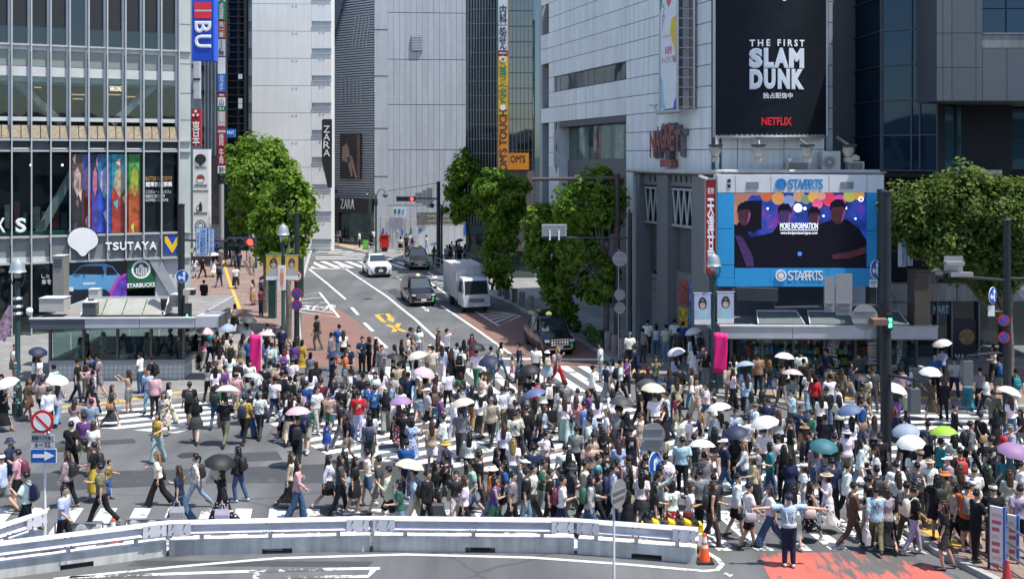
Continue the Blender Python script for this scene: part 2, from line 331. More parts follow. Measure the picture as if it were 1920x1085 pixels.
# lane lines
for pts in ([(636, 496), (666, 516), (696, 536), (726, 556), (752, 577.6), (779, 599), (819, 636), (850, 662)], [(579.7, 504.5), (613, 531), (648, 561)], [(805.6, 529.5), (838.8, 552.7)], [(827, 572.6), (893, 617), (960, 665)]):
    marking('lane_line', pts, .17)
for a, b in (((659, 576), (671.5, 590)), ((683, 605), (699, 620.6)), ((704, 632), (725, 652)), ((744, 519.5), (754, 524.5))): marking('lane_dash', [a, b], .2)
marking('stop_line', [(905, 672), (1128, 674)], .4); marking('stop_line', [(582, 503), (650, 504)], .4)
for pts in ([(535, 559), (599, 548), (636, 595), (561, 584)], [(806, 523), (838, 516), (845, 545)], [(890, 583), (936, 611), (975, 592), (940, 585)]): marking('hatch_outline', pts+[pts[0]] if len(pts) > 3 else pts, .15)
for t in (.2, .4, .6, .8): marking('hatch_bar', [(535+26*t, 559+25*t-1), (599+37*t*.9, 548+47*t)], .14); marking('hatch_bar', [(893+43*t, 584+26*t), (940+33*t, 586+5*t)], .14); marking('hatch_bar', [(806+33*t, 525+18*t), (838+6*t, 517+26*t)], .12)
def glyph(s, px, py, wm, hm, mat, name, ang=-.27):
    c = G(px, py, .009); cu = bpy.data.curves.new('t', 'FONT'); cu.body = s; cu.align_x = 'CENTER'; cu.align_y = 'CENTER'; cu.offset = .02; cu.resolution_u = 2; me = bake(bpy.data.objects.new('t', cu)); me.materials.clear(); me.materials.append(mat)
    xs = [v.co.x for v in me.vertices]; ys = [v.co.y for v in me.vertices]; o = bpy.data.objects.new(name, me)
    tilt = Matrix.Rotation(math.atan(SLP) if c.y > SL0 else 0, 4, 'X')
    place(o, Matrix.Translation(c) @ tilt @ Matrix.Rotation(ang, 4, 'Z') @ Matrix.Diagonal((wm/(max(xs)-min(xs)), hm/(max(ys)-min(ys)), 1, 1)), ROAD)
glyph('バス優先', 585, 577, 3.0, 2.4, WHITE, 'lane_lettering', .05)
for pts in ([(706, 590), (718, 602), (722, 604)], [(706, 590), (726, 588), (733, 597)], [(726, 609), (761, 622)], [(738, 622), (748, 606)]): marking('turn_ban_mark', pts, .28, ORNG)
patch('turn_ban_mark', [(724, 599), (739, 594), (738, 604)], ORNG, .008)
for x, y in ((797, 578), (812, 516)): patch('lane_arrow', [(x-7, y-4), (x+4, y+4), (x+5, y-1), (x+8, y+6), (x-2, y+4), (x+1, y+3)], WHITE, .008); marking('lane_arrow', [(x-10, y-6), (x, y)], .2)
# near bus lane lines
for pts in ([(100, 1085), (330, 1062), (520, 1046), (760, 1039), (1000, 1045), (1180, 1058), (1320, 1070), (1345, 1068), (1354, 1058), (1345, 1047), (1325, 1035)], ): marking('edge_line', pts, .13)
for pts in ([(130, 1082), (420, 1072), (640, 1066), (713, 1065)], [(480, 1085), (482, 1072)], [(530, 1082), (690, 1080), (700, 1068)], [(1357, 1075), (1372, 1079)]): marking('edge_line', pts, .16, WHITE2)
# pavements (real steps)
def slab(name, pts, mat, lift=.13): o = cut_mesh(name, [px_loop(pts)], mat, lift, kind='structure', thick=lift+.3); return o
LEFTK = [(-260, 802), (0, 788), (150, 776), (300, 757), (400, 738), (480, 716), (545, 698), (563, 686), (562, 640), (558, 586), (566, 530), (580, 482), (590, 453)]
slab('pavement', LEFTK+[(560, 440), (340, 420), (-260, 560)], SIDE)
patch('brick_paving', [(352, 470), (352, 590), (430, 592), (500, 640), (550, 676), (548, 586), (556, 530), (570, 482), (578, 456), (540, 444), (350, 425)], SIDER, .134)
RIGHTK = [(812, 503), (845, 520), (960, 573), (1000, 594), (1076, 636), (1125, 664), (1160, 692), (1210, 716), (1300, 740), (1450, 758), (1600, 765), (1920, 767), (2200, 769)]
slab('pavement', RIGHTK+[(2200, 470), (900, 455), (590, 440), (590, 452), (630, 462), (700, 478), (760, 489)], SIDE)
patch('brick_paving', [(1500, 752), (2000, 762), (2000, 700), (1760, 690), (1600, 746)], SIDER, .134)
slab('pavement', [(1700, 1000), (1738, 1024), (1760, 1040), (1860, 1090), (1990, 1160), (2300, 1160), (2100, 925), (1800, 945), (1720, 975)], SIDER)
for kk in (LEFTK, RIGHTK, [(1700, 1000), (1738, 1024), (1760, 1040), (1860, 1090), (1990, 1160)], [(590, 452), (630, 462), (700, 478), (760, 489), (812, 503)]):
    o = cut_mesh('kerb', stroke(kk, .2), KERB, .145, kind='structure', thick=.2)
for pts, w in (([(100, 771), (230, 757), (343, 740)], .35), ([(1150, 690), (1240, 712), (1300, 727)], .4), ([(1440, 746), (1600, 752), (1830, 752)], .4), ([(628, 458), (686, 471)], .5), ([(412, 470), (430, 530), (452, 590)], .22), ([(1720, 985), (1780, 975)], .6), ([(1735, 1000), (1800, 1035)], .4)):
    cut_mesh('tactile_strip', stroke(pts, w), YEL, .139, ROAD)

# ================================================================== BUILDINGS
STEEL = M('brushed_steel', (.42, .43, .45), .35, .85, .1); ALU = M('aluminium_mullion', (.50, .51, .51), .42, .3, .08); ALUD = M('grey_metal_panel', (.235, .245, .26), .5, .3, .08, streak=.12)
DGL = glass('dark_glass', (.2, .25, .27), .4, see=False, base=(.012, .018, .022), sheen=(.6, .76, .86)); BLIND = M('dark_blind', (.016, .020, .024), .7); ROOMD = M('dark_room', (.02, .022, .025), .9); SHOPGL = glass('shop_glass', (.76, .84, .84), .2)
WHITEP = M('white_paint', (.74, .75, .75), .5, var=.06); BLACKP = M('black_paint', (.02, .021, .023), .45); LETW = M('white_letter', (.8, .8, .8), .4, var=.03); GREENF = M('pale_green_glass', (.235, .265, .245), .25, var=.1, scale=.7)
CREAM = M('white_floor_band', (.56, .57, .57), .5, var=.08); DGREY = M('dark_grey_cladding', (.075, .08, .088), .5, var=.1); BLUEV = M('signal_blue', (.02, .06, .42), .4); YELV = M('signal_yellow', (.75, .52, .02), .4); STARG = M('deep_green_banner', (.01, .10, .045), .5); GREENE = M('green_edge', (.02, .16, .09), .4)
REDS = M('sign_red', (.42, .025, .03), .45); ORS = M('sign_orange', (.72, .25, .02), .45); YES = M('sign_yellow', (.78, .48, .03), .45); GRS = M('sign_green', (.03, .22, .08), .45); BLS = M('sign_blue', (.02, .16, .55), .45); DKR = M('dark_red_fascia', (.24, .02, .03), .45)

# ---- the glass-fronted corner building on the left
QF = Frame((-18.7, 62), (4080, 2000)); ul = QF.hit(-160, 300)[0]
qf = thing('glass_corner_building', QF.pt(-5, 0, 0), 'glass-fronted building with aluminium fins behind the subway entrance with a green sign', 'building')
def qz(y): return QF.hit(345, y)[1]          # heights read at the right-hand corner
zA, zW1, zW0, zV, zR, zB1, zB0 = qz(96.9), qz(238), qz(263), qz(284), qz(286), qz(435.5), qz(481.6)
bay = []; fins = [-94, -55, -16.5, 22.2, 61, 98.5, 135, 171, 206, 240, 273, 304.5, 335]
uf = [QF.hit(x, 300)[0] for x in fins]; du = (uf[-1]-uf[3])/9; uf = [uf[-1]-du*(12-i) for i in range(13)]; uR = QF.hit(357, 300)[0]
zt = qz(-60)
# body behind
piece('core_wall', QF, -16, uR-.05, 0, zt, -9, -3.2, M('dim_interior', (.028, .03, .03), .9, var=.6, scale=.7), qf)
for a, b in ((0, zB0-.35), (zB0-.3, zB1), (zV, zA-1.9)): pass
for z in (zB1-.1, zV+.3, qz(150), zA): piece('floor_slab', QF, -16, uR-.08, z-.35, z, -3.2, -.12, CREAM, qf)
piece('side_wall', QF, uR-.25, uR, 0, zt, -9, -.02, M('pale_side_wall', (.55, .57, .56), .5), qf)
for i in range(len(uf)):
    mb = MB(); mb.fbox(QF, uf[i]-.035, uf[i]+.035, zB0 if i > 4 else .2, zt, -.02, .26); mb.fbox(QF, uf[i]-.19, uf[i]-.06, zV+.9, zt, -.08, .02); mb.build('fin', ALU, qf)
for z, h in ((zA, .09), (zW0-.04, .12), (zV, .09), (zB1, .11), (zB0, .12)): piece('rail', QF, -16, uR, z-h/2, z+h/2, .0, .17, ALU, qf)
zc1, zc0, zd1, zd0 = qz(134), qz(152), qz(153), qz(224)
for i in range(len(uf)-1):
    a, b = uf[i]+.05, uf[i+1]-.2
    blind_z = qz(64)+.0
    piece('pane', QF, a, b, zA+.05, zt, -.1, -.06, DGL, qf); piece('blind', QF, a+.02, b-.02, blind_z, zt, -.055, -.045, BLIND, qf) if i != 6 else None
    piece('transom', QF, a, b, zA-.28, zA-.06, -.1, .0, CREAM, qf); piece('spandrel_pane', QF, a, b, zc1, zA-.29, -.1, -.05, GREENF, qf)
    piece('floor_band', QF, a-.14, b+.1, zc0, zc1-.03, -.12, -.02, CREAM, qf); piece('pane', QF, a, b, zd0, zd1-.02, -.09, -.06, SHOPGL, qf); piece('sill', QF, a-.1, b+.1, zd0-.22, zd0, -.1, .03, CREAM, qf)
    # woven bamboo screen leaning outwards, with its bars
    for k, (p, q) in enumerate(((a-.06, (a+b)/2+.02), ((a+b)/2+.06, b+.12))):
        mb = MB(); mb.prism([QF.pt(p, zW1-.02, .02), QF.pt(q, zW1-.02, .02), QF.pt(q, zW0+.05, .16), QF.pt(p, zW0+.05, .16)], -QF.n*.04); mb.build('woven_screen', MATS.get('woven') or M('woven', (.34, .28, .19), .8, var=.35, scale=6, bump=.6, bscale=12), qf)
    piece('vent_slot', QF, a-.03, b+.12, zV+.06, zW0-.12, -.12, -.02, BLACKP if i % 2 else DGREY, qf)
    if i % 2: piece('vent_flap', QF, a-.03, b+.12, zV+.09, zV+.17, -.02, .08, CREAM, qf)
    piece('pane', QF, a-.02, b+.13, zB1+.06, zV-.05, -.09, -.05, SHOPGL, qf)
    if i < 5:
        piece('pane', QF, a-.02, b+.13, zB0+.32, zB1-.06, -.09, -.05, GREENF, qf); piece('floor_band', QF, a-.02, b+.13, zB0+.06, zB0+.32, -.1, -.02, CREAM, qf)
    else: piece('sign_panel', QF, a-.02, b+.13, zB0+.05, zB1-.06, -.06, .03, ALUD, qf)
    if i < 10: piece('shop_pane', QF, a-.02, b+.13, .3, zB0-.07, -.09, -.05, SHOPGL, qf)
# slanted braces seen inside
BR = M('brace_grey', (.36, .37, .38), .5)
def brace(x0, y0, x1, y1, w=.42, n=-.5):
    p = QF.pt(*QF.hit(x0, y0), n); q = QF.pt(*QF.hit(x1, y1), n); mb = MB(); mb.tube([p, q], w*.62, 4, .6); mb.build('brace', BR, qf)
for b in ((22, 145, 118, 232), (212, 232, 300, 150), (330, 105, 300, 140), (72, 440, 140, 320), (45, 485, 72, 440), (-60, 150, -20, 225)): brace(*b)
for i, x in enumerate((60, 120, 180, 250, 300)):
    mb = MB(); mb.lathe(QF.pt(*QF.hit(x, 312), -1.5), [(.001, 0), (.06, .02), (.06, .1), (.001, .14)], 8); mb.build('ceiling_lamp', M('lamp_warm', (1, .75, .45), .5, emit=4, var=0), qf)
piece('column_skin', QF, uf[-1]+.04, uR, .3, zt, -.3, .05, M('pale_corner_glass', (.46, .50, .47), .3, var=.06, scale=.8), qf)
for z in (qz(-20), qz(46), qz(120), qz(175), qz(225)): piece('joint', QF, uf[-1]+.04, uR+.01, z-.02, z+.02, .05, .06, ALUD, qf)
WARMS = M('warm_strip', (1, .55, .25), .5, emit=.5, var=0)
for x0, x1, y in ((138, 165, 174), (140, 160, 182), (206, 232, 174), (240, 262, 178), (66, 80, 160)): ppx('light_strip', QF, x0, y, x1, y+2, -1.6, -1.5, WARMS, qf)
for k in range(7): r_ = random.Random(k+50); x = 10+k*18; ppx('shop_display', QF, x, 372+r_.random()*30, x+7+r_.random()*8, 432, -2.2, -1.8, M('display_item_%d' % (k % 4), ((.4, .38, .35), (.3, .08, .08), (.08, .14, .22), (.35, .3, .2))[k % 4], .7, var=.4, scale=3), qf)
# shop front beneath: column, slanted strut, banner with emblem
ppx('column', QF, 292, 484, 336, 600, -.4, -.1, M('pale_stone_tile', (.5, .51, .52), .5, var=.06), qf)
p = [QF.pt(*QF.hit(x, y), .12) for x, y in ((276, 484), (300, 484), (329, 540), (329, 562), (322, 560))]; mb = MB(); mb.prism(p, -QF.n*.5); mb.build('strut', M('strut_metal', (.38, .40, .42), .4, .3), qf)
bn = ppx('banner', QF, 238.5, 484.5, 291, 540, -.02, .02, STARG, qf)
for r0, inn in ((18, .78), ): disc(QF, 264.5, 505, r0, .025, LETW, qf, 'emblem_ring', .01, inn)
for k in range(7): x = 255+k*3.2; flat(QF, [(x, 498+abs(k-3)*1.2), (x+1.5, 498+abs(k-3)*1.2), (x+1.5, 518-abs(k-3)*1.5), (x, 518-abs(k-3)*1.5)], .026, LETW, qf, 'emblem_line', .01)
disc(QF, 264.5, 499, 4.2, .028, LETW, qf, 'emblem_line', .01)
text('STARBUCKS', QF, 238, 530.5, 290.5, 538.5, .025, LETW, qf, .03)
text('した', QF, 78, 514, 93, 521, .0, LETW, qf); text('本を', QF, 78, 523, 96, 533, .0, LETW, qf)
# car advertisement in the shop window (flat print)
CARB = M('print_car_blue', (.11, .30, .52), .3, var=.1, scale=.6); CARD = M('print_car_dark', (.015, .02, .03), .3); PRW = M('print_white', (.6, .62, .64), .4); PRP = M('print_violet', (.13, .05, .42), .4, var=.7, scale=1.6); PRM = M('print_magenta', (.45, .06, .38), .4)
adv = ppx('advert_sheet', QF, 99.5, 486, 238, 590, -.048, -.042, CARD, qf)
flat(QF, [(104, 548), (106, 532), (112, 526), (136, 514), (152, 498), (172, 494), (196, 494), (212, 499), (222, 513), (232, 520), (236, 560), (200, 572), (196, 560), (190, 570), (150, 572), (104, 566)], -.041, CARB, adv, 'printed_car', .002)
flat(QF, [(138, 513), (154, 499), (192, 499), (196, 513), (190, 515)], -.037, CARD, adv, 'printed_glass', .002); flat(QF, [(200, 500), (210, 501), (221, 515), (199, 516)], -.037, CARD, adv, 'printed_glass', .002)
flat(QF, [(104, 540), (150, 543), (182, 540), (176, 566), (150, 574), (106, 568)], -.037, CARD, adv, 'printed_bumper', .002)
for q in ([(108, 527), (118, 530), (117, 533), (107, 532)], [(155, 530), (180, 529), (178, 533), (157, 534)], [(124, 538), (138, 538), (138, 546), (124, 546)]): flat(QF, q, -.033, PRW, adv, 'printed_lamp', .002)
mb = MB(); c = QF.pt(*QF.hit(193, 556), -.031); mb.lathe(c, [(.001, 0), (.42, 0), (.42, .001), (.001, .001)], 20, 'y'); mb.build('printed_wheel', CARD, adv)
flat(QF, [(206, 590), (212, 540), (226, 516), (238, 513), (238, 590)], -.029, PRP, adv, 'printed_arch', .002); flat(QF, [(201, 588), (206, 545), (220, 519), (237, 512), (237, 517), (224, 523), (211, 548), (208, 588)], -.026, PRM, adv, 'printed_arch', .002)
# first-floor window prints: plain colour fields in place of the drawn figures
PO = [((135, 287, 155, 436), ((.10, .06, .05), (.42, .30, .28), (.03, .03, .035))), ((155, 287, 171, 436), ((.06, .10, .35), (.45, .22, .36), (.20, .03, .03))), ((172, 287, 184, 436), ((.02, .03, .05), (.48, .14, .22), (.06, .05, .30))), ((184, 287, 208, 436), ((.02, .16, .32), (.38, .34, .52), (.03, .08, .42))), ((209, 287, 239, 436), ((.03, .26, .32), (.42, .36, .24), (.34, .05, .04))), ((241, 287, 263, 436), ((.05, .24, .05), (.30, .34, .04), (.40, .09, .03)))]
for k, ((x0, y0, x1, y1), cs) in enumerate(PO):
    sh = ppx('window_print', QF, x0, y0+2, x1, y1, -.03, -.012, M('print_a%d' % k, cs[0], .35, var=.6, scale=2.4), qf)
    hgt = y1-y0; w = x1-x0; rr = random.Random(k+3)
    flat(QF, [(x0, y1-hgt*.5-rr.random()*8), (x0+w*.35, y1-hgt*.66), (x0+w*.75, y1-hgt*.62), (x1, y1-hgt*.45), (x1, y1), (x0, y1)], -.011, M('print_c%d' % k, cs[2], .35, var=.6, scale=2.2), sh, 'print_field', .003)
    flat(QF, [(x0+w*.15, y0+hgt*.42), (x0+w*.22, y0+hgt*.24), (x0+w*.55, y0+hgt*.17), (x0+w*.86, y0+hgt*.27), (x0+w*.82, y0+hgt*.44), (x0+w*.5, y0+hgt*.56)], -.007, M('print_b%d' % k, cs[1], .35, var=.5, scale=4), sh, 'print_field', .003)
    for j in range(5): xx = x0+rr.random()*w*.7; yy = y0+10+rr.random()*hgt*.85; c = cs[j % 3]; flat(QF, [(xx, yy), (xx+w*.3, yy-4-rr.random()*8), (xx+w*.26, yy+6+rr.random()*14)], -.003-.001*j, M('print_d%d%d' % (k, j), tuple(min(.8, v*1.7+.03) for v in c), .35), sh, 'print_shard', .001)
dk = ppx('window_print', QF, 264, 287, 327, 436, -.12, -.1, M('print_brown', (.055, .05, .05), .5), qf)
GOLD = M('print_gold', (.45, .26, .06), .4)
text('BATTLE OF TOKYO', QF, 273, 331, 323, 338.5, -.02, GOLD, qf, .02); text('超東京拡張展', QF, 273, 341, 323, 351.5, -.02, LETW, qf, .03); text('コラボレーションカフェ', QF, 273, 356, 321, 363, -.02, LETW, qf); text('SHIBUYA TSUTAYA 7F', QF, 273, 365, 309, 371, -.02, LETW, qf, .01); text('6.5(WED) - 6.30(SUN)', QF, 273, 372.5, 315, 379, -.02, LETW, qf, .01)
text('SHARE LOUNGE', QF, 206, 162, 228, 171, -.02, M('lit_letter', (.9, .8, .6), .5, emit=.6, var=0), qf, .01)
for s, x0, x1 in (('K', -4, 10), ('S', 29, 49)): text(s, QF, x0-1, 408, x1+1, 436.5, .0, GREENE, qf, .05, .05); text(s, QF, x0, 409, x1, 436, .06, LETW, qf, .035, .05)
piece('green_strip', QF, -16, uf[7], zB1+.12, zB1+.32, -.2, -.12, GREENE, qf)
# signs on the band
def balloon(fr, cx, cy, w, h, n, mat, parent, name, depth):
    pts = []
    half = [(0, -1), (.3, -.965), (.56, -.86), (.78, -.68), (.93, -.44), (1, -.18), (.97, .08), (.86, .28), (.68, .44), (.48, .56), (.34, .68), (.25, .82), (.15, .94), (0, 1)]
    for x, y in half+[(-x, y) for x, y in half[-2:0:-1]]: pts.append((cx+x*w/2, cy+y*h/2))
    return flat(fr, pts, n, mat, parent, name, depth)
sg = thing('balloon_sign', QF.pt(*QF.hit(155, 480), .1), 'white balloon-shaped sign with dark rim on the grey band', 'sign')
balloon(QF, 154.5, 453, 60, 57, .12, BLACKP, sg, 'rim', .16); balloon(QF, 154.5, 453, 57, 53.5, .285, WHITEP, sg, 'face', .03)
ts = thing('letter_sign', QF.pt(*QF.hit(245, 475), .1), 'white raised letters on the grey band beside the balloon-shaped sign', 'sign')
for s, x0, x1 in zip('TSUTAYA', (196.5, 210, 223.5, 237.5, 250, 264, 278.5), (209, 222, 236, 249, 264, 278, 292.5)):
    k = x0-196.5; text(s, QF, x0-.6, 453.4-k*.02, x1+.6, 469.6-k*.02, .07, BLACKP, ts, .035, .2, 'letter_rim'); text(s, QF, x0, 454-k*.02, x1, 469-k*.02, .28, LETW, ts, .035, .05, 'letter')
vs = thing('v_sign', QF.pt(*QF.hit(322, 480), .05), 'square blue sign with a yellow V at the building corner', 'sign')
ppx('board', QF, 308, 441.5, 335.5, 475, .03, .12, BLUEV, vs); flat(QF, [(308.2, 443), (313, 443), (322.5, 459), (331, 443), (335.3, 443), (335.3, 453), (322, 474.5), (308.2, 453)], .125, YELV, vs, 'chevron', .02)
# ---- tall vertical signs beside it
def board(name, px0, py0, px1, py1, Y, mat, label, th=.35, cat='sign', fr=None, group=None):
    fr = fr or FRONT(px0, Y); u0, z1 = fr.hit(px0, py0); u1, z0 = fr.hit(px1, py1); t = thing(name, fr.pt((u0+u1)/2, z0, 0), label, cat, group)
    piece('board', fr, u0, u1, z0, z1, -th, 0, mat, t); return t, fr
SBLUE = M('department_blue', (.015, .07, .50), .4, var=.05); PGREY = M('pale_panel', (.52, .54, .55), .5)
t, fr = board('blue_vertical_sign', 360, -60, 402, 114, 84, SBLUE, 'big blue sign with red bars and large white letters beside the glass building', 1.0)
ppx('edge', fr, 399.6, -60, 402.5, 114, -1, .05, M('department_blue_edge', (.02, .12, .75), .4), t)
for y0, y1 in ((5, 18), (22.5, 35)): ppx('bar', fr, 365, y0, 396, y1, 0, .08, M('bar_red', (.72, .02, .03), .4), t)
ppx('bar', fr, 365, 18.5, 396, 22, 0, .05, LETW, t); text('B', fr, 365, 40, 396, 62, .02, LETW, t, .03, .1, rot=-90); text('U', fr, 365, 66, 396, 90, .02, LETW, t, .03, .1, rot=-90)
t, fr = board('grey_panel_sign', 363, 115, 374, 185, 82, PGREY, 'pale grey blank vertical sign below the big blue sign', .4)
for y in (148, 150): ppx('gap', fr, 362.5, y-1, 374.5, y+.5, -.2, .03, BLACKP, t)
t, fr = board('red_vertical_sign', 358.5, 205, 376, 273, 80, REDS, 'red vertical sign with three white characters above the white sign', .4)
text('東\n日\n本', fr, 360.5, 228, 374.5, 272, .02, LETW, t, .02, .06)
for a in ((367, 209), (363, 216), (371, 216)): disc(fr, a[0], a[1], 3, .02, LETW, t, 'emblem', .05, seg=4)
t, fr = board('white_logo_sign', 362, 280, 391, 480, 67, WHITEP, 'white vertical tenant sign with black balloon, red and white ball and green round logos', .6)
balloon(fr, 376, 300, 21, 22, .01, BLACKP, t, 'emblem', .03); text('TSUTAYA', fr, 365, 312, 387, 316.5, .01, BLACKP, t, .01)
disc(fr, 376, 335, 7.5, .01, BLACKP, t, 'emblem', .02); flat(fr, [(369.5+6.5-6.5*math.cos(k*math.pi/10), 334.5-6.5*math.sin(k*math.pi/10)) for k in range(11)], .035, REDS, t, 'emblem', .01); flat(fr, [(376-6.5*math.cos(k*math.pi/10), 336+6.3*math.sin(k*math.pi/10)) for k in range(11)], .035, LETW, t, 'emblem', .01)
text('CARD LOUNGE', fr, 364, 346, 388, 350, .01, BLACKP, t, .005); ppx('joint', fr, 362, 357, 391, 359, 0, .02, DGREY, t)
flat(fr, [(369, 396), (369, 387), (373, 384), (376, 378), (379, 384), (379, 396)], .01, BLACKP, t, 'emblem', .02); flat(fr, [(370.5, 394), (370.5, 388), (373, 386), (373, 394)], .035, WHITEP, t, 'emblem', .01); text('SHARE LOUNGE', fr, 364, 398, 388, 402, .01, BLACKP, t, .005)
disc(fr, 376, 422, 9.5, .01, STARG, t, 'emblem', .02); disc(fr, 376, 422, 7.2, .032, LETW, t, 'emblem', .01, .75); disc(fr, 376, 423, 3.6, .032, LETW, t, 'emblem', .01)
flat(fr, [(364, 470), (364, 464), (370, 464), (366, 467)], .01, BLACKP, t, 'arrow', .02)
# ---- buildings up the side street on the left
bk = thing('background_block', (-34, 112, 0), 'plain grey block behind the glass-fronted building, mostly hidden by its signs', 'building'); fr = Frame((-62, 104), (1, .12)); piece('wall', fr, 0, 33, 0, 34, -10, 0, M('grey_block_wall', (.40, .41, .41), .7, streak=.2), bk)
for k in range(7):
    for j in range(8): piece('window', fr, 1.2+j*4, 3.8+j*4, 3+k*4.2, 5.2+k*4.2, 0, .05, DGL, bk)
RIBW = M('ribbed_grey_wall', (.36, .37, .38), .6, streak=.2); fr = FRONT(376, 92)
b1 = thing('ribbed_building', P(392, 420, 92), 'narrow pale grey building with vertical ribs behind the blue sign', 'building')
ppx('wall', fr, 330, -60, 412, 455, -8, 0, RIBW, b1)
for k in range(5): ppx('rib', fr, 378+k*6.5, -60, 380+k*6.5, 292, 0, .25, PGREY, b1)
for y in (124, 170, 238, 262): ppx('bracket', fr, 372, y, 383, y+8, .0, 2.0, DGREY, b1)
ppx('lower_front', fr, 376, 292, 412, 420, 0, .3, M('brown_shopfront', (.10, .08, .07), .6, var=.4), b1)
b2 = thing('dark_ladder_building', P(440, 440, 90), 'dark glass building with rows of thin railings behind the leafy tree', 'building'); fr = FRONT(424, 90)
ppx('wall', fr, 420, -60, 466, 470, -1.2, 0, DGL, b2)
for k in range(24): ppx('rail', fr, 424, -8+k*13.3, 460.5, -6.6+k*13.3, .0, .35, BLACKP, b2)
for x in (424.5, 447, 459): ppx('post', fr, x, -60, x+2.2, 320, .0, .3, BLACKP, b2)
for y in (140, 185, 195): ppx('lamp_strip', fr, 449, y, 456, y+9, .3, .4, PGREY, b2)
t = thing('tenant_sign_stack', P(416, 345, 86), 'stack of many small coloured tenant signs in one narrow column', 'sign'); fr = FRONT(408, 86)
ppx('post', fr, 407.5, -60, 423.5, 345, -.5, -.02, BLACKP, t)
STK = [(-8, 4, PGREY, '芸'), (5, 38, GRS, '卓\n球\n屋'), (40, 72, M('sign_brown_red', (.38, .11, .06), .5), '鳥\n一\n番'), (74, 106, PGREY, 'J\nfive'), (108, 139, WHITEP, ''), (140, 173, BLS, 'カ\nラ\nオ\nケ'), (175, 182, REDS, '鍋'), (183, 199, WHITEP, '山'), (200, 208, GRS, '31'), (209, 237, M('sign_pinkish', (.55, .40, .36), .5), '高\n橋\n江'), (238, 243, REDS, ''), (244, 249, PGREY, ''), (250, 275, REDS, '焼\n肉'), (277, 309, M('sign_deep_red', (.30, .02, .03), .5), '牛\n角'), (311, 325, WHITEP, '案内')]
for y0, y1, m, s in STK:
    ppx('sign_panel', fr, 409, y0, 422.5, y1, 0, .12, m, t)
    if s: text(s, fr, 411.5, y0+1.5, 420, y1-1.5, .125, BLACKP if m in (PGREY, WHITEP) else LETW, t, .005)
t, fr = board('blue_projecting_sign', 424, 242, 441, 257, 84, BLS, 'small blue sign with white letters above the leafy tree', .2); text('MUT', fr, 426, 246, 439, 252, .02, LETW, t, .02)
# ---- large plain white building
WB = Frame(((455-CX)/F*104, 104), (1, .05)); wb = thing('white_building', P(540, 460, 106), 'large plain off-white building with small slot windows down its edge', 'building')
WBW = M('offwhite_wall', (.74, .745, .725), .75, var=.05, scale=.25, streak=.05)
zts = WB.hit(540, -80)[1]
rows = [WB.hit(540, y)[1] for y in (468, 416, 365, 314, 263, 212, 161, 110, 59, 8, -43, -90)]; ux0, ux1 = WB.hit(455, 0)[0], WB.hit(621, 0)[0]; uw = WB.hit(584.5, 0)[0]
piece('core', WB, ux0, ux1-.02, 0, zts, -3, -.3, WBW, wb)
for a, b in zip(rows[:-1], rows[1:]): piece('wall_panel', WB, ux0, uw-.02, a+.03, b-.01, -.3, 0, WBW, wb)
for i, (a, b) in enumerate(zip(rows[:-1], rows[1:])):
    h = b-a; w0 = a+h*.18
    piece('wall_panel', WB, uw, ux1, a+.03, w0, -.3, -.01, WBW, wb); piece('wall_panel', WB, uw, ux1, w0+h*.2, b-.01, -.3, -.01, WBW, wb); piece('window', WB, uw, ux1, w0, w0+h*.2, -.25, -.2, M('pale_window', (.42, .5, .55), .2), wb); piece('sill', WB, uw, ux1, w0-.05, w0+.04, -.2, .06, ALU, wb)
    for x in (549, 556, 600, 607): disc(WB, x, 11+i*51.3-(3 if x > 590 else 0), 1.6, .0, ALU, wb, 'wall_fitting', .03, seg=8)
# ---- the fashion store: louvred corner and tall grey panelled wall
ZY = 109.7; ZL = Frame(((620.5-CX)/F*(ZY+4), ZY+4), ((702-CX)/F*ZY-(620.5-CX)/F*(ZY+4), -4)); ZR = Frame(((702-CX)/F*ZY, ZY), (1, .085))
zb = thing('fashion_store', P(702, 462, ZY), 'tall grey panelled store with a louvred corner front over a black fascia', 'building')
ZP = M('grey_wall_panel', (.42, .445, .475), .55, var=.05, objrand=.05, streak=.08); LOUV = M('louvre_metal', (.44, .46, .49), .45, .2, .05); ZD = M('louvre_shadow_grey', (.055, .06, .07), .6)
zu1 = ZL.hit(702, 0)[0]; zl = lambda y: ZL.hit(690, y)[1]
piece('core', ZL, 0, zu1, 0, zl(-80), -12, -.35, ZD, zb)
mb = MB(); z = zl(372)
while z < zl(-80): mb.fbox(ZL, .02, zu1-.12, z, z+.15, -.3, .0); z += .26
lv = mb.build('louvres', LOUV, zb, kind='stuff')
flat(ZL, [(620.5, -60), (652, -60), (648, 0), (625, 85), (620.5, 90)], .02, M('slate_fin', (.10, .125, .16), .4), zb, 'angled_panel', .3)
for k in range(6): ppx('upright_strip', ZL, 641+k*7.3, 145, 642.2+k*7.3, 195, .02, .08, LOUV, zb)
for k in range(5): flat(ZL, [(660+k*6.5, 90), (661.5+k*6.5, 90), (669+k*6.5, 30), (667.5+k*6.5, 30)], .02, LOUV, zb, 'upright_strip', .05)
ps = ppx('poster', ZL, 640, 251, 678.5, 336, .02, .2, M('poster_dark', (.03, .022, .022), .35, var=.6, scale=1.2), zb)
SKP = M('poster_skin', (.40, .24, .19), .5)
for q in ([(644, 300), (645, 275), (650, 272), (652, 268), (656, 276), (660, 300), (656, 306)], [(652, 296), (662, 292), (666, 305), (672, 333), (669, 334), (661, 308), (655, 306)], [(654, 302), (660, 300), (664, 330), (661, 331)]): flat(ZL, q, .205, SKP, ps, 'printed_figure', .01)
ppx('printed_edge', ZL, 672, 252, 678, 335, .205, .22, M('poster_brown', (.16, .09, .07), .5), ps)
ppx('corner_strip', ZR, 702, -60, 727, 470, -.5, 0, ZP, zb); 
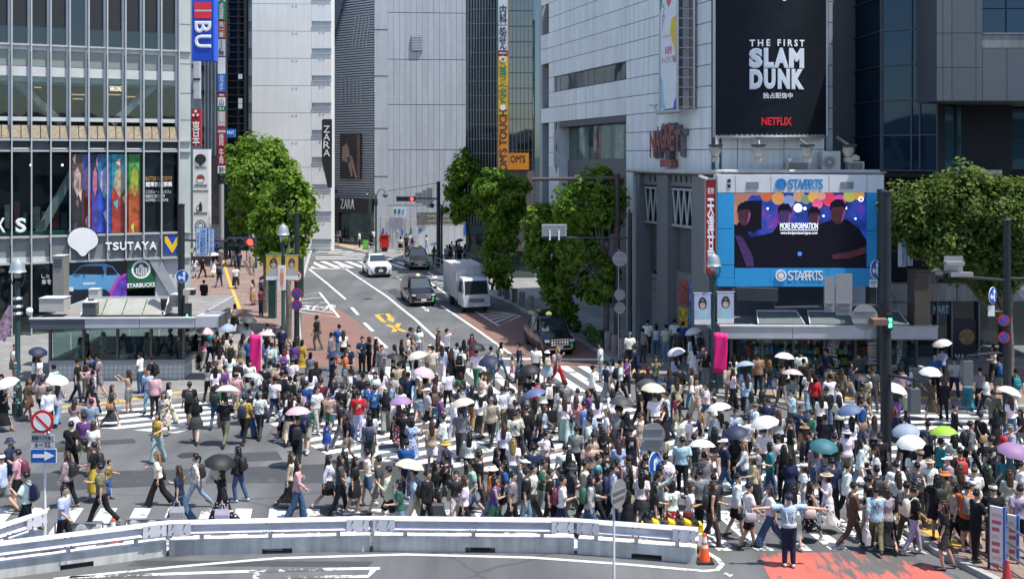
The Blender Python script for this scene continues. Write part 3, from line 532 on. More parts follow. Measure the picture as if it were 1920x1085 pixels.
zu0, zuR = ZR.hit(727, 0)[0], ZR.hit(877.5, 0)[0]; ncol = 14; jl = [ZR.hit(800, y)[1] for y in (470, 385, 281, 196.5, 112, 24.5, -62)]
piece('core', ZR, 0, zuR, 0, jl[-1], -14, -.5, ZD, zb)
for i in range(ncol):
    a = zu0+(zuR-zu0)*i/ncol; b = zu0+(zuR-zu0)*(i+1)/ncol
    for z0, z1 in zip(jl[:-1], jl[1:]): piece('panel', ZR, a+.012, b-.012, z0+.03, z1-.03, -.3, .0, ZP, zb)
for y in (55, 142, 240, 330): ppx('joint', ZR, 702, y, 727, y+1.2, .0, .02, ZD, zb)
lv = ppx('vent_grille', ZR, 771, 67, 792, 96.5, .02, .12, M('vent_grille', (.25, .25, .28), .5), zb)
for k in range(9): ppx('slat', ZR, 772, 69+k*3.05, 791, 70.3+k*3.05, .12, .2, PGREY, lv)
# black fascia and entrance at street level
fa = ppx('fascia', ZL, 621.5, 371, 699, 398, .0, .6, BLACKP, zb)
text('ZARA', ZL, 647, 373, 672.5, 391, .62, LETW, zb, .0, .1)
ppx('door_frame', ZL, 634, 398, 640, 456, .0, .35, BLACKP, zb)
for x0, x1 in ((641, 657), (658, 673), (674, 697)): ppx('shop_window', ZL, x0, 400, x1, 455, .1, .14, SHOPGL, zb)
piece('shop_back_wall', ZL, .5, zu1-.2, .9, 5, -.34, -.3, M('shop_interior', (.28, .25, .22), .7, var=.8, scale=.9), zb)
zs = thing('vertical_store_sign', P(612, 352, 101), 'black tapering vertical sign with four white letters on the white building edge', 'sign'); fr = FRONT(603, 101)
flat(fr, [(603.5, 226), (606, 223.5), (621, 223.5), (621, 352), (614.5, 352), (603.5, 302)], -.5, BLACKP, zs, 'board', .5)
for k, s in enumerate('ZARA'): text(s, fr, 606.5, 236+k*14.7, 618.5, 249+k*14.7, .01, LETW, zs, .005, .06)
# hoardings of the building site
HO = M('white_hoarding', (.62, .63, .63), .5, var=.08, objrand=.05, streak=.1); hr = Frame(((704-CX)/F*106, 106), (1, -.12))
ho = thing('site_hoarding', hr.pt(4, .9, 0), 'white corrugated building-site hoarding with a three-part picture sign', 'hoarding'); 
ua, ub = hr.hit(709, 0)[0], hr.hit(782, 0)[0]
for i in range(13): a = ua+(ub-ua)*i/13; piece('board', hr, a, a+(ub-ua)/13-.03, .9, hr.hit(745, 405+i*.5)[1], -.06, .0+.03*(i % 2), HO, ho)
sgn = ppx('picture_sign', hr, 737, 388, 762, 406, .1, .2, WHITEP, ho)
for k, m in enumerate((GRS, BLS, M('sky_blue_print', (.2, .5, .62), .5))): ppx('pictogram', hr, 740+k*7.5, 391.5, 744+k*7.5, 400, .2, .23, m, sgn)
for x, y0, y1, m in ((719, 427, 440, BLS), (734.5, 429, 447, M('pale_blue_print', (.45, .6, .7), .5)), (746, 430, 436, WHITEP), (754.5, 430, 440, BLS), (770.5, 428, 442, GRS)): ppx('notice', hr, x-1.5, y0, x+1.5, y1, .05, .08, m, ho)
h2f = Frame(((783-CX)/F*104, 104), (1, .05)); h2 = thing('tall_site_fence', h2f.pt(3, .9, 0), 'white flat-panelled site fence under a scaffold behind the parked taxi', 'fence')
for i in range(12): ppx('board', h2f, 784+i*11.5, 424, 794.5+i*11.5, 490, -.08, 0, HO, h2)
ppx('notice', h2f, 785, 429, 791, 434, .0, .04, BLS, h2); ppx('notice', h2f, 870, 420, 876, 440, .0, .04, BLS, h2)
SCF = M('scaffold_tan', (.42, .38, .30), .6); sc_ = thing('scaffold', h2f.pt(4, 3, -.6), 'beige scaffold frame standing above the flat site fence', 'scaffold')
for i in range(9): ppx('upright', h2f, 782+i*10, 403, 783.6+i*10, 425, -.7, -.6, SCF, sc_)
for y in (405, 414, 421): ppx('ledger', h2f, 780, y, 868, y+1.6, -.62, -.54, SCF, sc_)
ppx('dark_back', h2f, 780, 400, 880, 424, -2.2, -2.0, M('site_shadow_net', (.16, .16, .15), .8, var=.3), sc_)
for k, (x0, x1, y0) in enumerate(((779, 792, 361), (793, 799, 356), (800, 811, 352))): ppx('duct', h2f, x0, y0, x1, 381+k*4, -.3, .4, M('duct_grey', (.17, .18, .19), .5), sc_)
# ---- dark glass tower on the right of the street with its lit sign column
DT = Frame(((877-CX)/F*86, 86), (1, -.25)); dt = thing('dark_glass_tower', P(905, 520, 85), 'narrow dark glass tower with vertical mullions behind the street trees', 'building')
piece('wall', DT, -.2, 5.2, 0, DT.hit(900, -90)[1], -12, -.1, DGL, dt)
for k in range(12): x = 878+k*5.4; ppx('mullion', DT, x, -70, x+1.1, 420, -.1, .12, ALUD, dt)
for k in range(16): y = -10+k*27; ppx('floor_line', DT, 878, y, 944, y+1.3, -.1, .06, ALUD, dt)
DT2 = Frame(((945-CX)/F*80, 80), (-640, 2000)); DT2 = Frame(((1002-CX)/F*74, 74), (.30, -.95))
d2 = thing('reflective_side_building', P(980, 560, 78), 'glass side wall mirroring the coloured sign column', 'building')
DT3 = FRONT(950, 83); ppx('wall', DT3, 944, -80, 1003, 640, -9, 0, glass('mirror_glass', (.2, .3, .3), 1.0, see=False, base=(.02, .035, .04)), d2)
for k in range(7): x = 953+k*7.4; ppx('mullion', DT3, x, -80, x+1.2, 340, .0, .12, M('bronze_mullion', (.12, .13, .12), .4, .4), d2)
for k in range(12): y = 20+k*29; ppx('floor_line', DT3, 953, y, 1000, y+1.4, .0, .08, DGREY, d2)
ppx('orange_panel', DT3, 953, 287, 991.5, 318, .0, .3, ORS, d2); text("OM'S", DT3, 957, 291, 985, 305, .3, BLACKP, d2, .02)  # solid orange panel and letters in place of the sign's reflection
ppx('shop_panel', DT3, 946, 320, 1002, 470, .0, .2, M('brown_lower_front', (.13, .11, .10), .6, var=.4, scale=1), d2)
t = thing('lit_sign_column', P(943, 330, 80), 'tall column of white, yellow and orange clinic and food signs', 'sign'); fr = FRONT(934, 80)
ppx('post', fr, 932.5, -60, 954, 320, -.5, -.02, M('column_frame', (.32, .2, .1), .5), t)
for y0, y1, m, s, tm in ((-40, 48, M('sign_white_blue', (.52, .58, .62), .5), '内\n科', BLACKP), (49, 96, M('sign_white_blue', (.52, .58, .62), .5), '処\n方\nせ\nん', BLACKP), (97, 105, M('sign_maroon', (.30, .04, .08), .5), '薬局5F', LETW), (106, 162, YES, '八\n重\n洲\nコ\nン', GRS), (163, 217, M('sign_amber', (.62, .38, .02), .5), 'タ\nク\nト', GRS)):
    ppx('sign_panel', fr, 934.5, y0, 952, y1-.8, 0, .14, m, t)
    y0b = max(y0, 10) if y0 < 0 else y0+(12 if y0 == 106 else 2); text(s, fr, 936, y0b, 950.5, y1-3 if y0 != 163 else 195, .15, tm, t, .02)
disc(fr, 943, 111.5, 6, .15, LETW, t, 'badge', .02); text('4F', fr, 939.5, 108.5, 946.5, 115, .175, REDS, t, .02)
ppx('sign_panel', fr, 934.5, 218, 952, 318, 0, .14, ORS, t); text("MOM'S TOUCH", fr, 936, 206, 950.5, 334, .15, BLACKP, t, .01, rot=90)
disc(fr, 943, 202, 5.5, .15, LETW, t, 'badge', .02)

# ---- the grey panelled corner building on the right
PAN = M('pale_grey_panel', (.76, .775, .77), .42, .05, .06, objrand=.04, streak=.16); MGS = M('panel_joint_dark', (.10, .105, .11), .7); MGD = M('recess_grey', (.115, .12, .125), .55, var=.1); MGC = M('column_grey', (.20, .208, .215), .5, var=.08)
MG = Frame((1.73, 72.05), (.3048, -.9524)); mg = thing('panelled_corner_building', MG.pt(15, 0, 0), 'pale grey square-panelled corner building with red arched letters on it', 'building')
um = lambda x: MG.hit(x, 300)[0]; mz = lambda y: MG.hit(1175, y)[1]
U0 = um(1029); UD = (um(1333.7)-U0)/23; zb0 = mz(317); ZD_ = (mz(13.7)-zb0)/9; UE = um(1342)
uc = [U0+UD*i for i in range(24)]; zr = [zb0+ZD_*i for i in range(14)]
piece('core', MG, um(1008.5)+.3, UE-.05, zb0-.0, zr[-1], -14, -.9, MGS, mg)
rib_row = 5          # ribbon window
for r in range(13):
    for c in range(-1, 23):
        a = uc[0]-1.55 if c < 0 else uc[c]; b = uc[0] if c < 0 else uc[c+1]
        if c < 0 and r in (5, 6, 4, 9, 10, 1, 2, 0): continue
        if r == rib_row and 1 <= c <= 12: continue
        if r <= 2 and 2 <= c <= 12: continue
        if c in (18, 19) and r > 2: continue
        piece('panel', MG, a+.006, b-.006, zr[r]+.018, zr[r+1]-.018, -.2, 0, PAN, mg)
piece('backing', MG, uc[0], UE, zr[3], zr[-1], -.9, -.19, MGS, mg); piece('backing', MG, uc[13], UE, zb0, zr[3], -.9, -.19, MGS, mg)
for k, c in enumerate((1, 2, 4, 7, 8, 12)):
    nx = (2, 4, 7, 8, 12, 13)[k]; piece('window_pane', MG, uc[c]+.03, uc[nx]-.03, zr[rib_row]+.04, zr[rib_row+1]-.04, -.14, -.1, glass('facade_mirror', (.3, .4, .42), .75, see=False, base=(.03, .045, .05)), mg)
# recessed louvre strip on its far edge
for z0, z1 in ((zr[9], zr[11]), (zr[4], zr[7]), (zb0-8, zr[3])):
    piece('recess', MG, uc[0]-1.5, uc[0]-.02, z0, z1, -.9, -.7, MGC, mg)
    for k in range(7): piece('louvre', MG, uc[0]-1.45, uc[0]-.1, z1-.3-k*.16, z1-.22-k*.16, -.7, -.45, MGD, mg)
piece('far_edge', MG, uc[0]-2.1, uc[0]-1.56, 0, zr[-1], -.6, -.1, M('far_edge_grey', (.34, .35, .36), .6), mg)
# big recessed window
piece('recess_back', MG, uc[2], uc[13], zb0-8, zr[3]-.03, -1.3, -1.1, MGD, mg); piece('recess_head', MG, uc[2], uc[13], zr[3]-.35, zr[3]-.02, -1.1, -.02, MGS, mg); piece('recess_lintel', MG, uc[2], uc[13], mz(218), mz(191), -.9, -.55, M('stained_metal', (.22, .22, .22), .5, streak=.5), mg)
for i in range(6): a = uc[2]+(uc[13]-uc[2])*i/6; piece('window_pane', MG, a+.04, a+(uc[13]-uc[2])/6-.02, mz(298), mz(219), -.7, -.66, SHOPGL, mg); piece('window_display', MG, a+.1, a+(uc[13]-uc[2])/6*(.5+.4*((i*7) % 3)/2), mz(298), mz(219+(i*11) % 30), -1.0, -.85, M('display_%d' % i, ((.5, .25, .06), (.45, .47, .45), (.45, .06, .06), (.10, .22, .08), (.55, .55, .5), (.22, .33, .28))[i], .6, var=.5, scale=2), mg)  # boards behind the panes, coloured like the sign, trees and walls the glass reflects
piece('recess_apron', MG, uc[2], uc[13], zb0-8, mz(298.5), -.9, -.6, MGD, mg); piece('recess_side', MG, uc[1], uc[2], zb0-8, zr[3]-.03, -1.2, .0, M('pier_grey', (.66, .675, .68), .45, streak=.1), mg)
for k in range(4): piece('slot', MG, uc[1]+.4, uc[1]+.55, mz(232+k*48), mz(216+k*48), .0, .02, BLACKP, mg)
piece('edge_pier', MG, uc[0], uc[1]-.02, zb0-8, zr[0], -.9, -.01, M('pier_grey', (.40, .415, .43), .45), mg); piece('wall_foot', MG, uc[13], uc[14]-.05, 0, zb0-.02, -1, -.01, PAN, mg)
# gallery below: deep columns, trusses, dark walls
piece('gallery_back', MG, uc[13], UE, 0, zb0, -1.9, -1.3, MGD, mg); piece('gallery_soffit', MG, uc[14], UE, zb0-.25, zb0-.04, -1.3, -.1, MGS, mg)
gal = [(1190, 1196), (1228, 1248), (1293, 1326)]
for x0, x1 in gal: piece('column', MG, um(x0), um(x1), 0, zb0-.26, -1.2, -.1, MGC, mg)
piece('slotted_beam', MG, uc[14], UE+1, mz(345), zb0-.26, -.6, -.3, MGC, mg)
for k in range(12): x = 1208+k*9.6; piece('slot', MG, um(x), um(x)+.16, mz(338), mz(327), -.3, -.28, BLACKP, mg)
for x0, x1 in ((1198, 1227), (1249, 1292), (1327, 1340)):
    piece('truss_glass', MG, um(x0), um(x1), mz(412), mz(350), -.6, -.56, DGL, mg); n = 3 if x1-x0 < 35 else 4
    for y in (350, 412): piece('truss_bar', MG, um(x0), um(x1), mz(y)-.06, mz(y)+.06, -.45, -.3, ALU, mg)
    mb = MB()
    for k in range(n):
        a = um(x0)+(um(x1)-um(x0))*k/n; b = um(x0)+(um(x1)-um(x0))*(k+1)/n; m_ = (a+b)/2
        mb.tube([MG.pt(a, mz(350), -.38), MG.pt(m_, mz(412), -.38)], .05, 6); mb.tube([MG.pt(m_, mz(412), -.38), MG.pt(b, mz(350), -.38)], .05, 6)
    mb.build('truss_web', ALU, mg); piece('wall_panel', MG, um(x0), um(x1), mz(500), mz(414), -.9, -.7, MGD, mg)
pw = piece('cracked_tile_wall', MG, um(1192), um(1227), 0.2, mz(508), -1.0, -.8, M('cracked_tile', (.42, .42, .41), .6, var=.25, scale=2), mg)
for k in range(14):
    r_ = random.Random(k); u = um(1194)+r_.random()*(um(1225)-um(1194)); z = .8+r_.random()*3.2; mb = MB(); mb.tube([MG.pt(u, z, -.78), MG.pt(u+.25, z+.12, -.78), MG.pt(u+.45, z+.02, -.78), MG.pt(u+.8, z+.2, -.78)], .018, 4); mb.build('crack', BLACKP, pw)
pb = piece('poster_wall', MG, um(1240), um(1292), .2, mz(492), -.8, -.6, MGC, mg)
for k, (x0, x1, y0, y1, c) in enumerate(((1253, 1271, 505, 548, (.35, .10, .08)), (1272, 1288, 505, 548, (.12, .20, .40)), (1253, 1271, 553, 590, (.55, .38, .05)), (1272, 1288, 553, 590, (.05, .20, .38)))):
    ps = piece('poster', MG, um(x0), um(x1)-.03, mz(y1), mz(y0), -.59, -.55, M('poster_mix%d' % k, c, .4, var=.9, scale=5), pb)
# ledge pipe that runs on round the front
FR_Y = 48.6; FW = FRONT(1342, FR_Y); fu = lambda x: FW.hit(x, 300)[0]; fz = lambda y: FW.hit(1400, y)[1]
mb = MB(); mb.tube([MG.pt(uc[14]-.2, zb0-.06, .25), MG.pt(UE, zb0-.06, .25), FW.pt(fu(1350), fz(322), .9), FW.pt(fu(1860), fz(322), .9)], .11, 10); mb.build('ledge_pipe', M('pipe_pale', (.5, .49, .46), .5), mg, smooth=True)
piece('ledge', FW, fu(1335), fu(1860), fz(327), fz(323), -2, .85, M('ledge_concrete', (.34, .335, .32), .8), mg)
for x0, x1 in ((1342, 1383), (1383, 1470), (1470, 1546)):
    for y0, y1 in ((322, 280), (280, 230), (230, 180), (180, 100), (100, 20), (20, -60)): piece('front_panel', FW, fu(x0)+.015, fu(x1)-.015, fz(y0)+.015, fz(y1)-.015, -.3, 0, PAN, mg)
piece('front_core', FW, fu(1336), fu(1547), 0, fz(-70), -8, -.29, MGS, mg)
for k in range(9): piece('edge_panel', FW, fu(1551), fu(1563.5), fz(322-k*40)+.02, fz(322-(k+1)*40)-.02, -.6, -.2, M('edge_panel_grey', (.30, .315, .33), .5), mg)
# dark poster board: gently bowed, laced to a pipe frame
sb = thing('dark_film_billboard', FW.pt(fu(1441), fz(255), .8), 'tall bowed black billboard with big white film title and red lettering', 'billboard')
def bow(u): t = (u-fu(1337))/(fu(1546)-fu(1337)); return .35+1.0*(1-(2*t-1)**2)
BB = M('billboard_black', (.006, .009, .015), .6, var=.4, scale=.6, spec=.2); mb = MB(); n = 24; us = [fu(1338)+(fu(1545)-fu(1338))*k/n for k in range(n+1)]
mb.loft([[FW.pt(u, fz(254), bow(u)), FW.pt(u, fz(-70), bow(u)), FW.pt(u, fz(-70), bow(u)-.05), FW.pt(u, fz(254), bow(u)-.05)] for u in us]); mb.build('sheet', BB, sb, smooth=True)
mb = MB(); mb.tube([FW.pt(u, fz(257.5), bow(u)) for u in us], .06, 8)
for e in (fu(1336.5), fu(1546.5)): mb.tube([FW.pt(e, fz(258), .35), FW.pt(e, fz(-70), .35)], .07, 8)
mb.build('pipe_frame', STEEL, sb, smooth=True)
mb = MB()
for u in us[::1]: mb.tube([FW.pt(u, fz(253), bow(u)+.02), FW.pt(u+.06, fz(257.5), bow(u)+.03)], .02, 4)
for k in range(38):
    for e, s in ((fu(1338.5), -1), (fu(1544.5), 1)): mb.tube([FW.pt(e, fz(254-k*8.2), .4), FW.pt(e+s*.12, fz(251-k*8.2), .36)], .02, 4)
mb.build('lacing', M('lacing_rope', (.5, .5, .5), .6), sb, kind='stuff')
def bent_text(s, x0, y0, x1, y1, mat, bold, name='lettering'):
    c = bpy.data.curves.new('t', 'FONT'); c.body = s; c.bevel_depth = bold; c.bevel_resolution = 0; c.extrude = .01; c.resolution_u = 3; me = bake(bpy.data.objects.new('t', c)); me.materials.clear(); me.materials.append(mat); me.polygons.foreach_set('use_smooth', [False]*len(me.polygons))
    xs = [v.co.x for v in me.vertices]; ys = [v.co.y for v in me.vertices]; a, b, c_, d = min(xs), max(xs), min(ys), max(ys)
    bm = bmesh.new(); bm.from_mesh(me)
    for v in bm.verts:
        u = fu(x0)+(fu(x1)-fu(x0))*(v.co.x-a)/(b-a); z = fz(y1)+(fz(y0)-fz(y1))*(v.co.y-c_)/(d-c_); v.co = FW.pt(u, z, bow(u)+.04+v.co.z*.06)-WORLD_OF[sb.name].translation
    bm.to_mesh(me); bm.free(); o = bpy.data.objects.new(name, me); place(o, WORLD_OF[sb.name], sb)
SLM = M('title_silver', (.60, .64, .70), .5, var=.08)
bent_text('T H E   F I R S T', 1394.5, 80.5, 1495.5, 93, LETW, .03)
for s, x0, x1 in (('S', 1393.5, 1417), ('L', 1419, 1437), ('A', 1437, 1464.5), ('M', 1465, 1495)): bent_text(s, x0, 96, x1, 132.5, SLM, .075)
for s, x0, x1 in (('D', 1394.5, 1417), ('U', 1419, 1440), ('N', 1444, 1467), ('K', 1470, 1495)): bent_text(s, x0, 134, x1, 171, SLM, .075)
bent_text('独占配信中', 1417.5, 177.5, 1472, 188, LETW, .015); bent_text('NETFLIX', 1415, 222.5, 1470.5, 237, M('title_red', (.75, .01, .02), .5), .03)
mb = MB(); r_ = [];
for rr in (1, .55): r_.append([FW.pt(fu(1456)+math.cos(k*.393)*.11*rr, fz(6.5)+math.sin(k*.393)*.11*rr, 1.40) for k in range(16)])
mb.loft(r_, caps=False); mb.build('ring_mark', LETW, sb)
# floodlights on arms
LAMPB = M('floodlight_black', (.03, .03, .03), .5); LAMPG = M('floodlight_grey', (.4, .38, .35), .5, .3)
for x, lab in ((1326, 'floodlight on a bent arm beside the red arched letters'), (1403, 'floodlight on a bent arm under the left half of the black billboard'), (1491, 'floodlight on a bent arm under the right half of the black billboard'), (1566, 'floodlight arm above the air conditioner beside the dark glass')):
    t = thing('floodlight', FW.pt(fu(x), fz(290), 1.6), lab, 'floodlight', 'floodlights below the black billboard'); c = FW.pt(fu(x), fz(279), 1.9)
    mb = MB(); mb.tube([FW.pt(fu(x+(10 if x < 1450 else -8)), fz(258), .9), FW.pt(fu(x+3), fz(274), 1.8), c], .06, 8); mb.build('arm', STEEL, t, smooth=True)
    mb = MB(); mb.box(c+Vector((0, -.1, .12)), (.55, .4, .1)); mb.build('hood', LAMPB, t); mb = MB(); mb.lathe(c+Vector((0, 0, -.35)), [(.05, -.1), (.16, 0), (.26, .25), (.24, .4), (.02, .42)], 14); mb.build('lamp_bowl', LAMPG, t, smooth=True); mb = MB(); mb.box(c+Vector((0, 0, -.5)), (.3, .3, .2)); mb.build('ballast', LAMPG, t)
# air conditioners and small boxes on the ledge
ACW = M('ac_white', (.55, .54, .50), .5); ACG = M('ac_grille', (.22, .22, .21), .5)
def ac(x0, y0, x1, y1, lab, fan):
    t = thing('air_conditioner', FW.pt(fu((x0+x1)/2), fz(y1), .5), lab, 'air conditioner'); ppx('case', FW, x0, y0, x1, y1, .1, .7, ACW, t)
    if fan:
        disc(FW, x0+12.5, (y0+y1)/2+2, 11.5, .705, ACG, t, 'fan_guard', .02); disc(FW, x0+12.5, (y0+y1)/2+2, 3, .73, ACW, t, 'fan_hub', .02)
        for r in (5, 8, 10.5): disc(FW, x0+12.5, (y0+y1)/2+2, r, .728, ACW, t, 'guard_ring', .01, .93)
    else:
        for k in range(9): ppx('slat', FW, x0+1.5, y0+2+k*(y1-y0-3)/9, x1-3, y0+3.2+k*(y1-y0-3)/9, .7, .76, ACG, t)
ac(1534, 283.5, 1567, 321, 'white air conditioner with round fan on the ledge under the billboard', True); ac(1470, 303, 1510, 321, 'slatted vent box on the ledge left of the fan air conditioner', False); ac(1583, 303, 1611, 321, 'slatted vent box on the ledge beside the dark glass wall', False)
t = thing('security_camera', FW.pt(fu(1474), fz(303), .6), 'small white security camera on the slatted vent box', 'camera'); mb = MB(); mb.tube([FW.pt(fu(1471), fz(300), .9), FW.pt(fu(1478), fz(296), .6)], .08, 8); mb.build('case', WHITEP, t); mb = MB(); mb.tube([FW.pt(fu(1476), fz(297.5), .6), FW.pt(fu(1476), fz(303.5), .6)], .03, 6); mb.build('bracket', STEEL, t)
t = thing('beacon_lamp', FW.pt(fu(1597), fz(303), .5), 'small yellowish lantern on the vent box beside the dark glass', 'lamp'); mb = MB(); mb.lathe(FW.pt(fu(1597), fz(302), .5), [(.12, 0), (.2, .05), (.2, .2), (.05, .28)], 10); mb.build('lantern', M('lantern_cream', (.6, .55, .36), .5), t)
# banner strip and red arched letters on the side wall
bs = thing('long_vertical_banner', MG.pt(um(1252), mz(205), .6), 'long white vertical banner with yellow and red shapes on the panelled wall', 'banner'); BF = MG.off(.75)
def bp(name, x0, y0, x1, y1, n0, n1, mat, parent): return ppx(name, BF, x0, y0, x1, y1, n0, n1, mat, parent)
bp('sheet', 1238.5, -60, 1268, 204, -.05, 0, M('banner_white', (.72, .73, .75), .5, var=.05), bs)
flat(BF, [(1256, 60), (1260, 34), (1268, 30), (1268, 115), (1264, 90)], .002, YES, bs, 'printed_shape', .004); flat(BF, [(1250, -10), (1260, -10), (1258, 5), (1254, 14), (1250, 6)], .002, M('print_rose', (.6, .12, .16), .5), bs, 'printed_shape', .004); flat(BF, [(1238.6, 142), (1243, 155), (1244, 185), (1248, 204), (1238.6, 204)], .002, M('print_sky', (.25, .55, .65), .5), bs, 'printed_shape', .004); flat(BF, [(1264, 190), (1268, 182), (1268, 204), (1262, 203)], .002, PRP, bs, 'printed_shape', .004); flat(BF, [(1238.6, -10), (1242, -10), (1241, 10), (1238.6, 22)], .002, GRS, bs, 'printed_shape', .004)
ROSE = M('print_crimson', (.42, .03, .10), .5); text('う\nか\n？', BF, 1241, 8, 1247, 58, .003, BLACKP, bs, 0, .004); text('ハイブリッド・ライブ', BF, 1242.5, 64, 1266, 71, .003, ROSE, bs, 0, .004); text('新感覚', BF, 1247, 87, 1259.5, 102, .003, ROSE, bs, .01, .004); text('ガールズライブ番組', BF, 1241, 105, 1267.5, 119, .003, ROSE, bs, .01, .004)
mb = MB(); 
for x in (1236.5, 1269.5, 1280): mb.tube([BF.pt(BF.hit(x, 100)[0], BF.hit(x, -60)[1], -.03 if x < 1275 else -.6), BF.pt(BF.hit(x, 100)[0], BF.hit(x, 206)[1], -.03 if x < 1275 else -.6)], .06, 6)
for k in range(14): y = -40+k*18.5; mb.tube([BF.pt(BF.hit(1269, y)[0], BF.hit(1269, y)[1], -.03), BF.pt(BF.hit(1281, y)[0], BF.hit(1281, y)[1], -.62)], .025, 5)
mb.build('frame', STEEL, bs); bp('back_panel', 1271, -60, 1280, 204, -.62, -.58, M('banner_back', (.17, .15, .14), .6), bs)
mb = MB(); c = BF.pt(BF.hit(1252, 208)[0], BF.hit(1252, 210)[1], 0); mb.tube([c+BF.u*-1.1, c+BF.u*1.4], .1, 8); mb.tube([c+BF.u*-1.1, c+BF.u*-1.5+Vector((0, 0, .35))], .04, 6); mb.box(c+BF.u*-1.6+Vector((0, 0, .4)), (.4, .3, .08)); mb.build('lamp_bracket', STEEL, bs)
ar = thing('arched_letter_sign', MG.pt(um(1262), mz(310), .3), 'weathered red letters in an arch above a small plaque on the panelled wall', 'sign')
for k, (s, x0, x1, yt, yb) in enumerate((('M', 1234, 1244, 246, 296), ('A', 1245, 1253, 237, 286), ('G', 1254, 1262, 231.5, 280), ('N', 1263, 1271, 231.5, 279), ('E', 1272, 1280, 235.5, 283), ('T', 1281, 1291, 243, 294))):
    text(s, MG, x0-1.2, yt-1.5, x1+1.2, yb+1.5, .1, M('letter_side_grey', (.16, .15, .15), .6, var=.4), ar, .05, .35, 'letter_body'); text(s, MG, x0, yt, x1, yb, .46, M('letter_weathered_red', (.27, .09, .08), .6, var=.5, scale=7), ar, .02, .04, 'letter')
piece('plaque', MG, um(1251), um(1272), mz(312), mz(299), .05, .4, M('letter_weathered_red', (.27, .09, .08), .6), ar); piece('stem', MG, um(1259), um(1267), mz(299), mz(283), .05, .35, MGS, ar)
# ---- dark glass block to the right
RG = [((1565, 53.5), (1652, 47.6)), ((1652, 47.6), (1757, 46.2))]; rgb_ = thing('dark_glass_block', P(1700, 640, 50), 'dark blue reflective glass block with grey panels behind the right-hand tree', 'building'); RGL = glass('navy_glass', (.1, .15, .2), .42, see=False, base=(.008, .02, .038), sheen=(.30, .45, .62)); BGL = glass('band_glass', (.1, .15, .2), .8, see=False, base=(.03, .085, .105), sheen=(.55, .75, .85)); RGF = M('navy_frame', (.05, .06, .075), .4, .3)
def seg(a, b): pa = ((a[0]-CX)/F*a[1], a[1]); pb_ = ((b[0]-CX)/F*b[1], b[1]); return Frame(pa, (pb_[0]-pa[0], pb_[1]-pa[1])), math.hypot(pb_[0]-pa[0], pb_[1]-pa[1])
for (a, b) in RG:
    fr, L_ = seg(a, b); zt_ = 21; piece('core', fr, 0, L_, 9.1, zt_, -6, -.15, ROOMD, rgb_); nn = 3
    cut = [0, .55, .9, L_] if a[0] < 1600 else [0, L_*.55, L_*.7, L_]
    for i in range(len(cut)-1):
        for z in range(7): piece('pane', fr, cut[i]+.03, cut[i+1]-.03, 9.4+z*1.55, 9.4+(z+1)*1.55-.05, -.1, -.05, RGL, rgb_)
    for u in cut: piece('mullion', fr, u-.03, u+.03, 9.35, zt_, -.1, .05, RGF, rgb_)
    for z in range(8): piece('transom', fr, 0, L_, 9.36+z*1.55, 9.42+z*1.55, -.1, .04, RGF, rgb_)
GP = M('slate_panel', (.085, .098, .115), .5, .2, .06, objrand=.06); fr = FRONT(1752, 44.5); gu = lambda x: fr.hit(x, 0)[0]; g_z = lambda y: fr.hit(1800, y)[1]
piece('upper_core', fr, gu(1757), gu(2300), g_z(189), 24, -8, -.2, GP, rgb_)
for x0, x1 in ((1756, 1768), (1768, 1785), (1785, 1830), (1830, 1842)):
    for y0, y1 in ((189, 127), (126, 63), (62, -10), (-11, -80)): piece('panel', fr, gu(x0)+.01, gu(x1)-.01, g_z(y0), g_z(y1), -.2, 0, GP, rgb_)
for x0, x1 in ((1842, 1888), (1888, 1934), (1934, 1990)):
    piece('panel', fr, gu(x0)+.01, gu(x1)-.01, g_z(189), g_z(91), -.2, 0, GP, rgb_); piece('weathered_band', fr, gu(x0), gu(x1), g_z(90), g_z(65), -.2, -.02, M('weathered_grey', (.19, .2, .21), .6, streak=.4), rgb_)
    for y0, y1 in ((62, 17), (15, -40)): piece('pane', fr, gu(x0)+.03, gu(x1)-.03, g_z(y0), g_z(y1), -.15, -.1, RGL, rgb_)
    piece('frame_rail', fr, gu(x0), gu(x1), g_z(64), g_z(62), -.15, .02, ALUD, rgb_)
fr3, L3 = seg((1757, 47), (2050, 52))
piece('core', fr3, 0, L3, 9.1, g_z(191), -6, -.4, ROOMD, rgb_)
for i in range(9):
    for y0, y1 in ((320, 257), (255, 193)): piece('pane', fr3, i*L3/9+.04, (i+1)*L3/9-.04, g_z(y0), g_z(y1), -.1, -.05, BGL, rgb_)
    piece('mullion', fr3, i*L3/9-.03, i*L3/9+.03, g_z(322), g_z(190), -.1, .05, RGF, rgb_)
piece('transom', fr3, 0, L3, g_z(257), g_z(255), -.1, .04, RGF, rgb_)
# street level right: concrete band and shop fronts
SF = FRONT(1660, 52); CONC = M('concrete_band', (.36, .35, .33), .8, var=.15, streak=.3)
sf = thing('street_shop_front', P(1780, 740, 52), 'shaded shop front under a pale concrete band below the right-hand tree', 'shop')
for x0, x1 in ((1660, 1700), (1701, 1738), (1739, 1790), (1791, 1838), (1839, 1920), (1921, 2000)): ppx('concrete_panel', SF, x0, 531, x1-.5, 563, -.4, .25, CONC, sf)
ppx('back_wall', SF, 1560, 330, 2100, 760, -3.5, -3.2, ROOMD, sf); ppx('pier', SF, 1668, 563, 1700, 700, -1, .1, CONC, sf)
for x0, x1 in ((1700, 1757), (1760, 1785), (1786, 1835), (1838, 1880), (1882, 1960)): ppx('shop_pane', SF, x0, 566, x1, 735, -.3, -.26, SHOPGL, sf)
for x in (1758, 1785, 1836, 1881): ppx('frame', SF, x-1, 563, x+1.5, 738, -.4, .0, ALUD, sf)
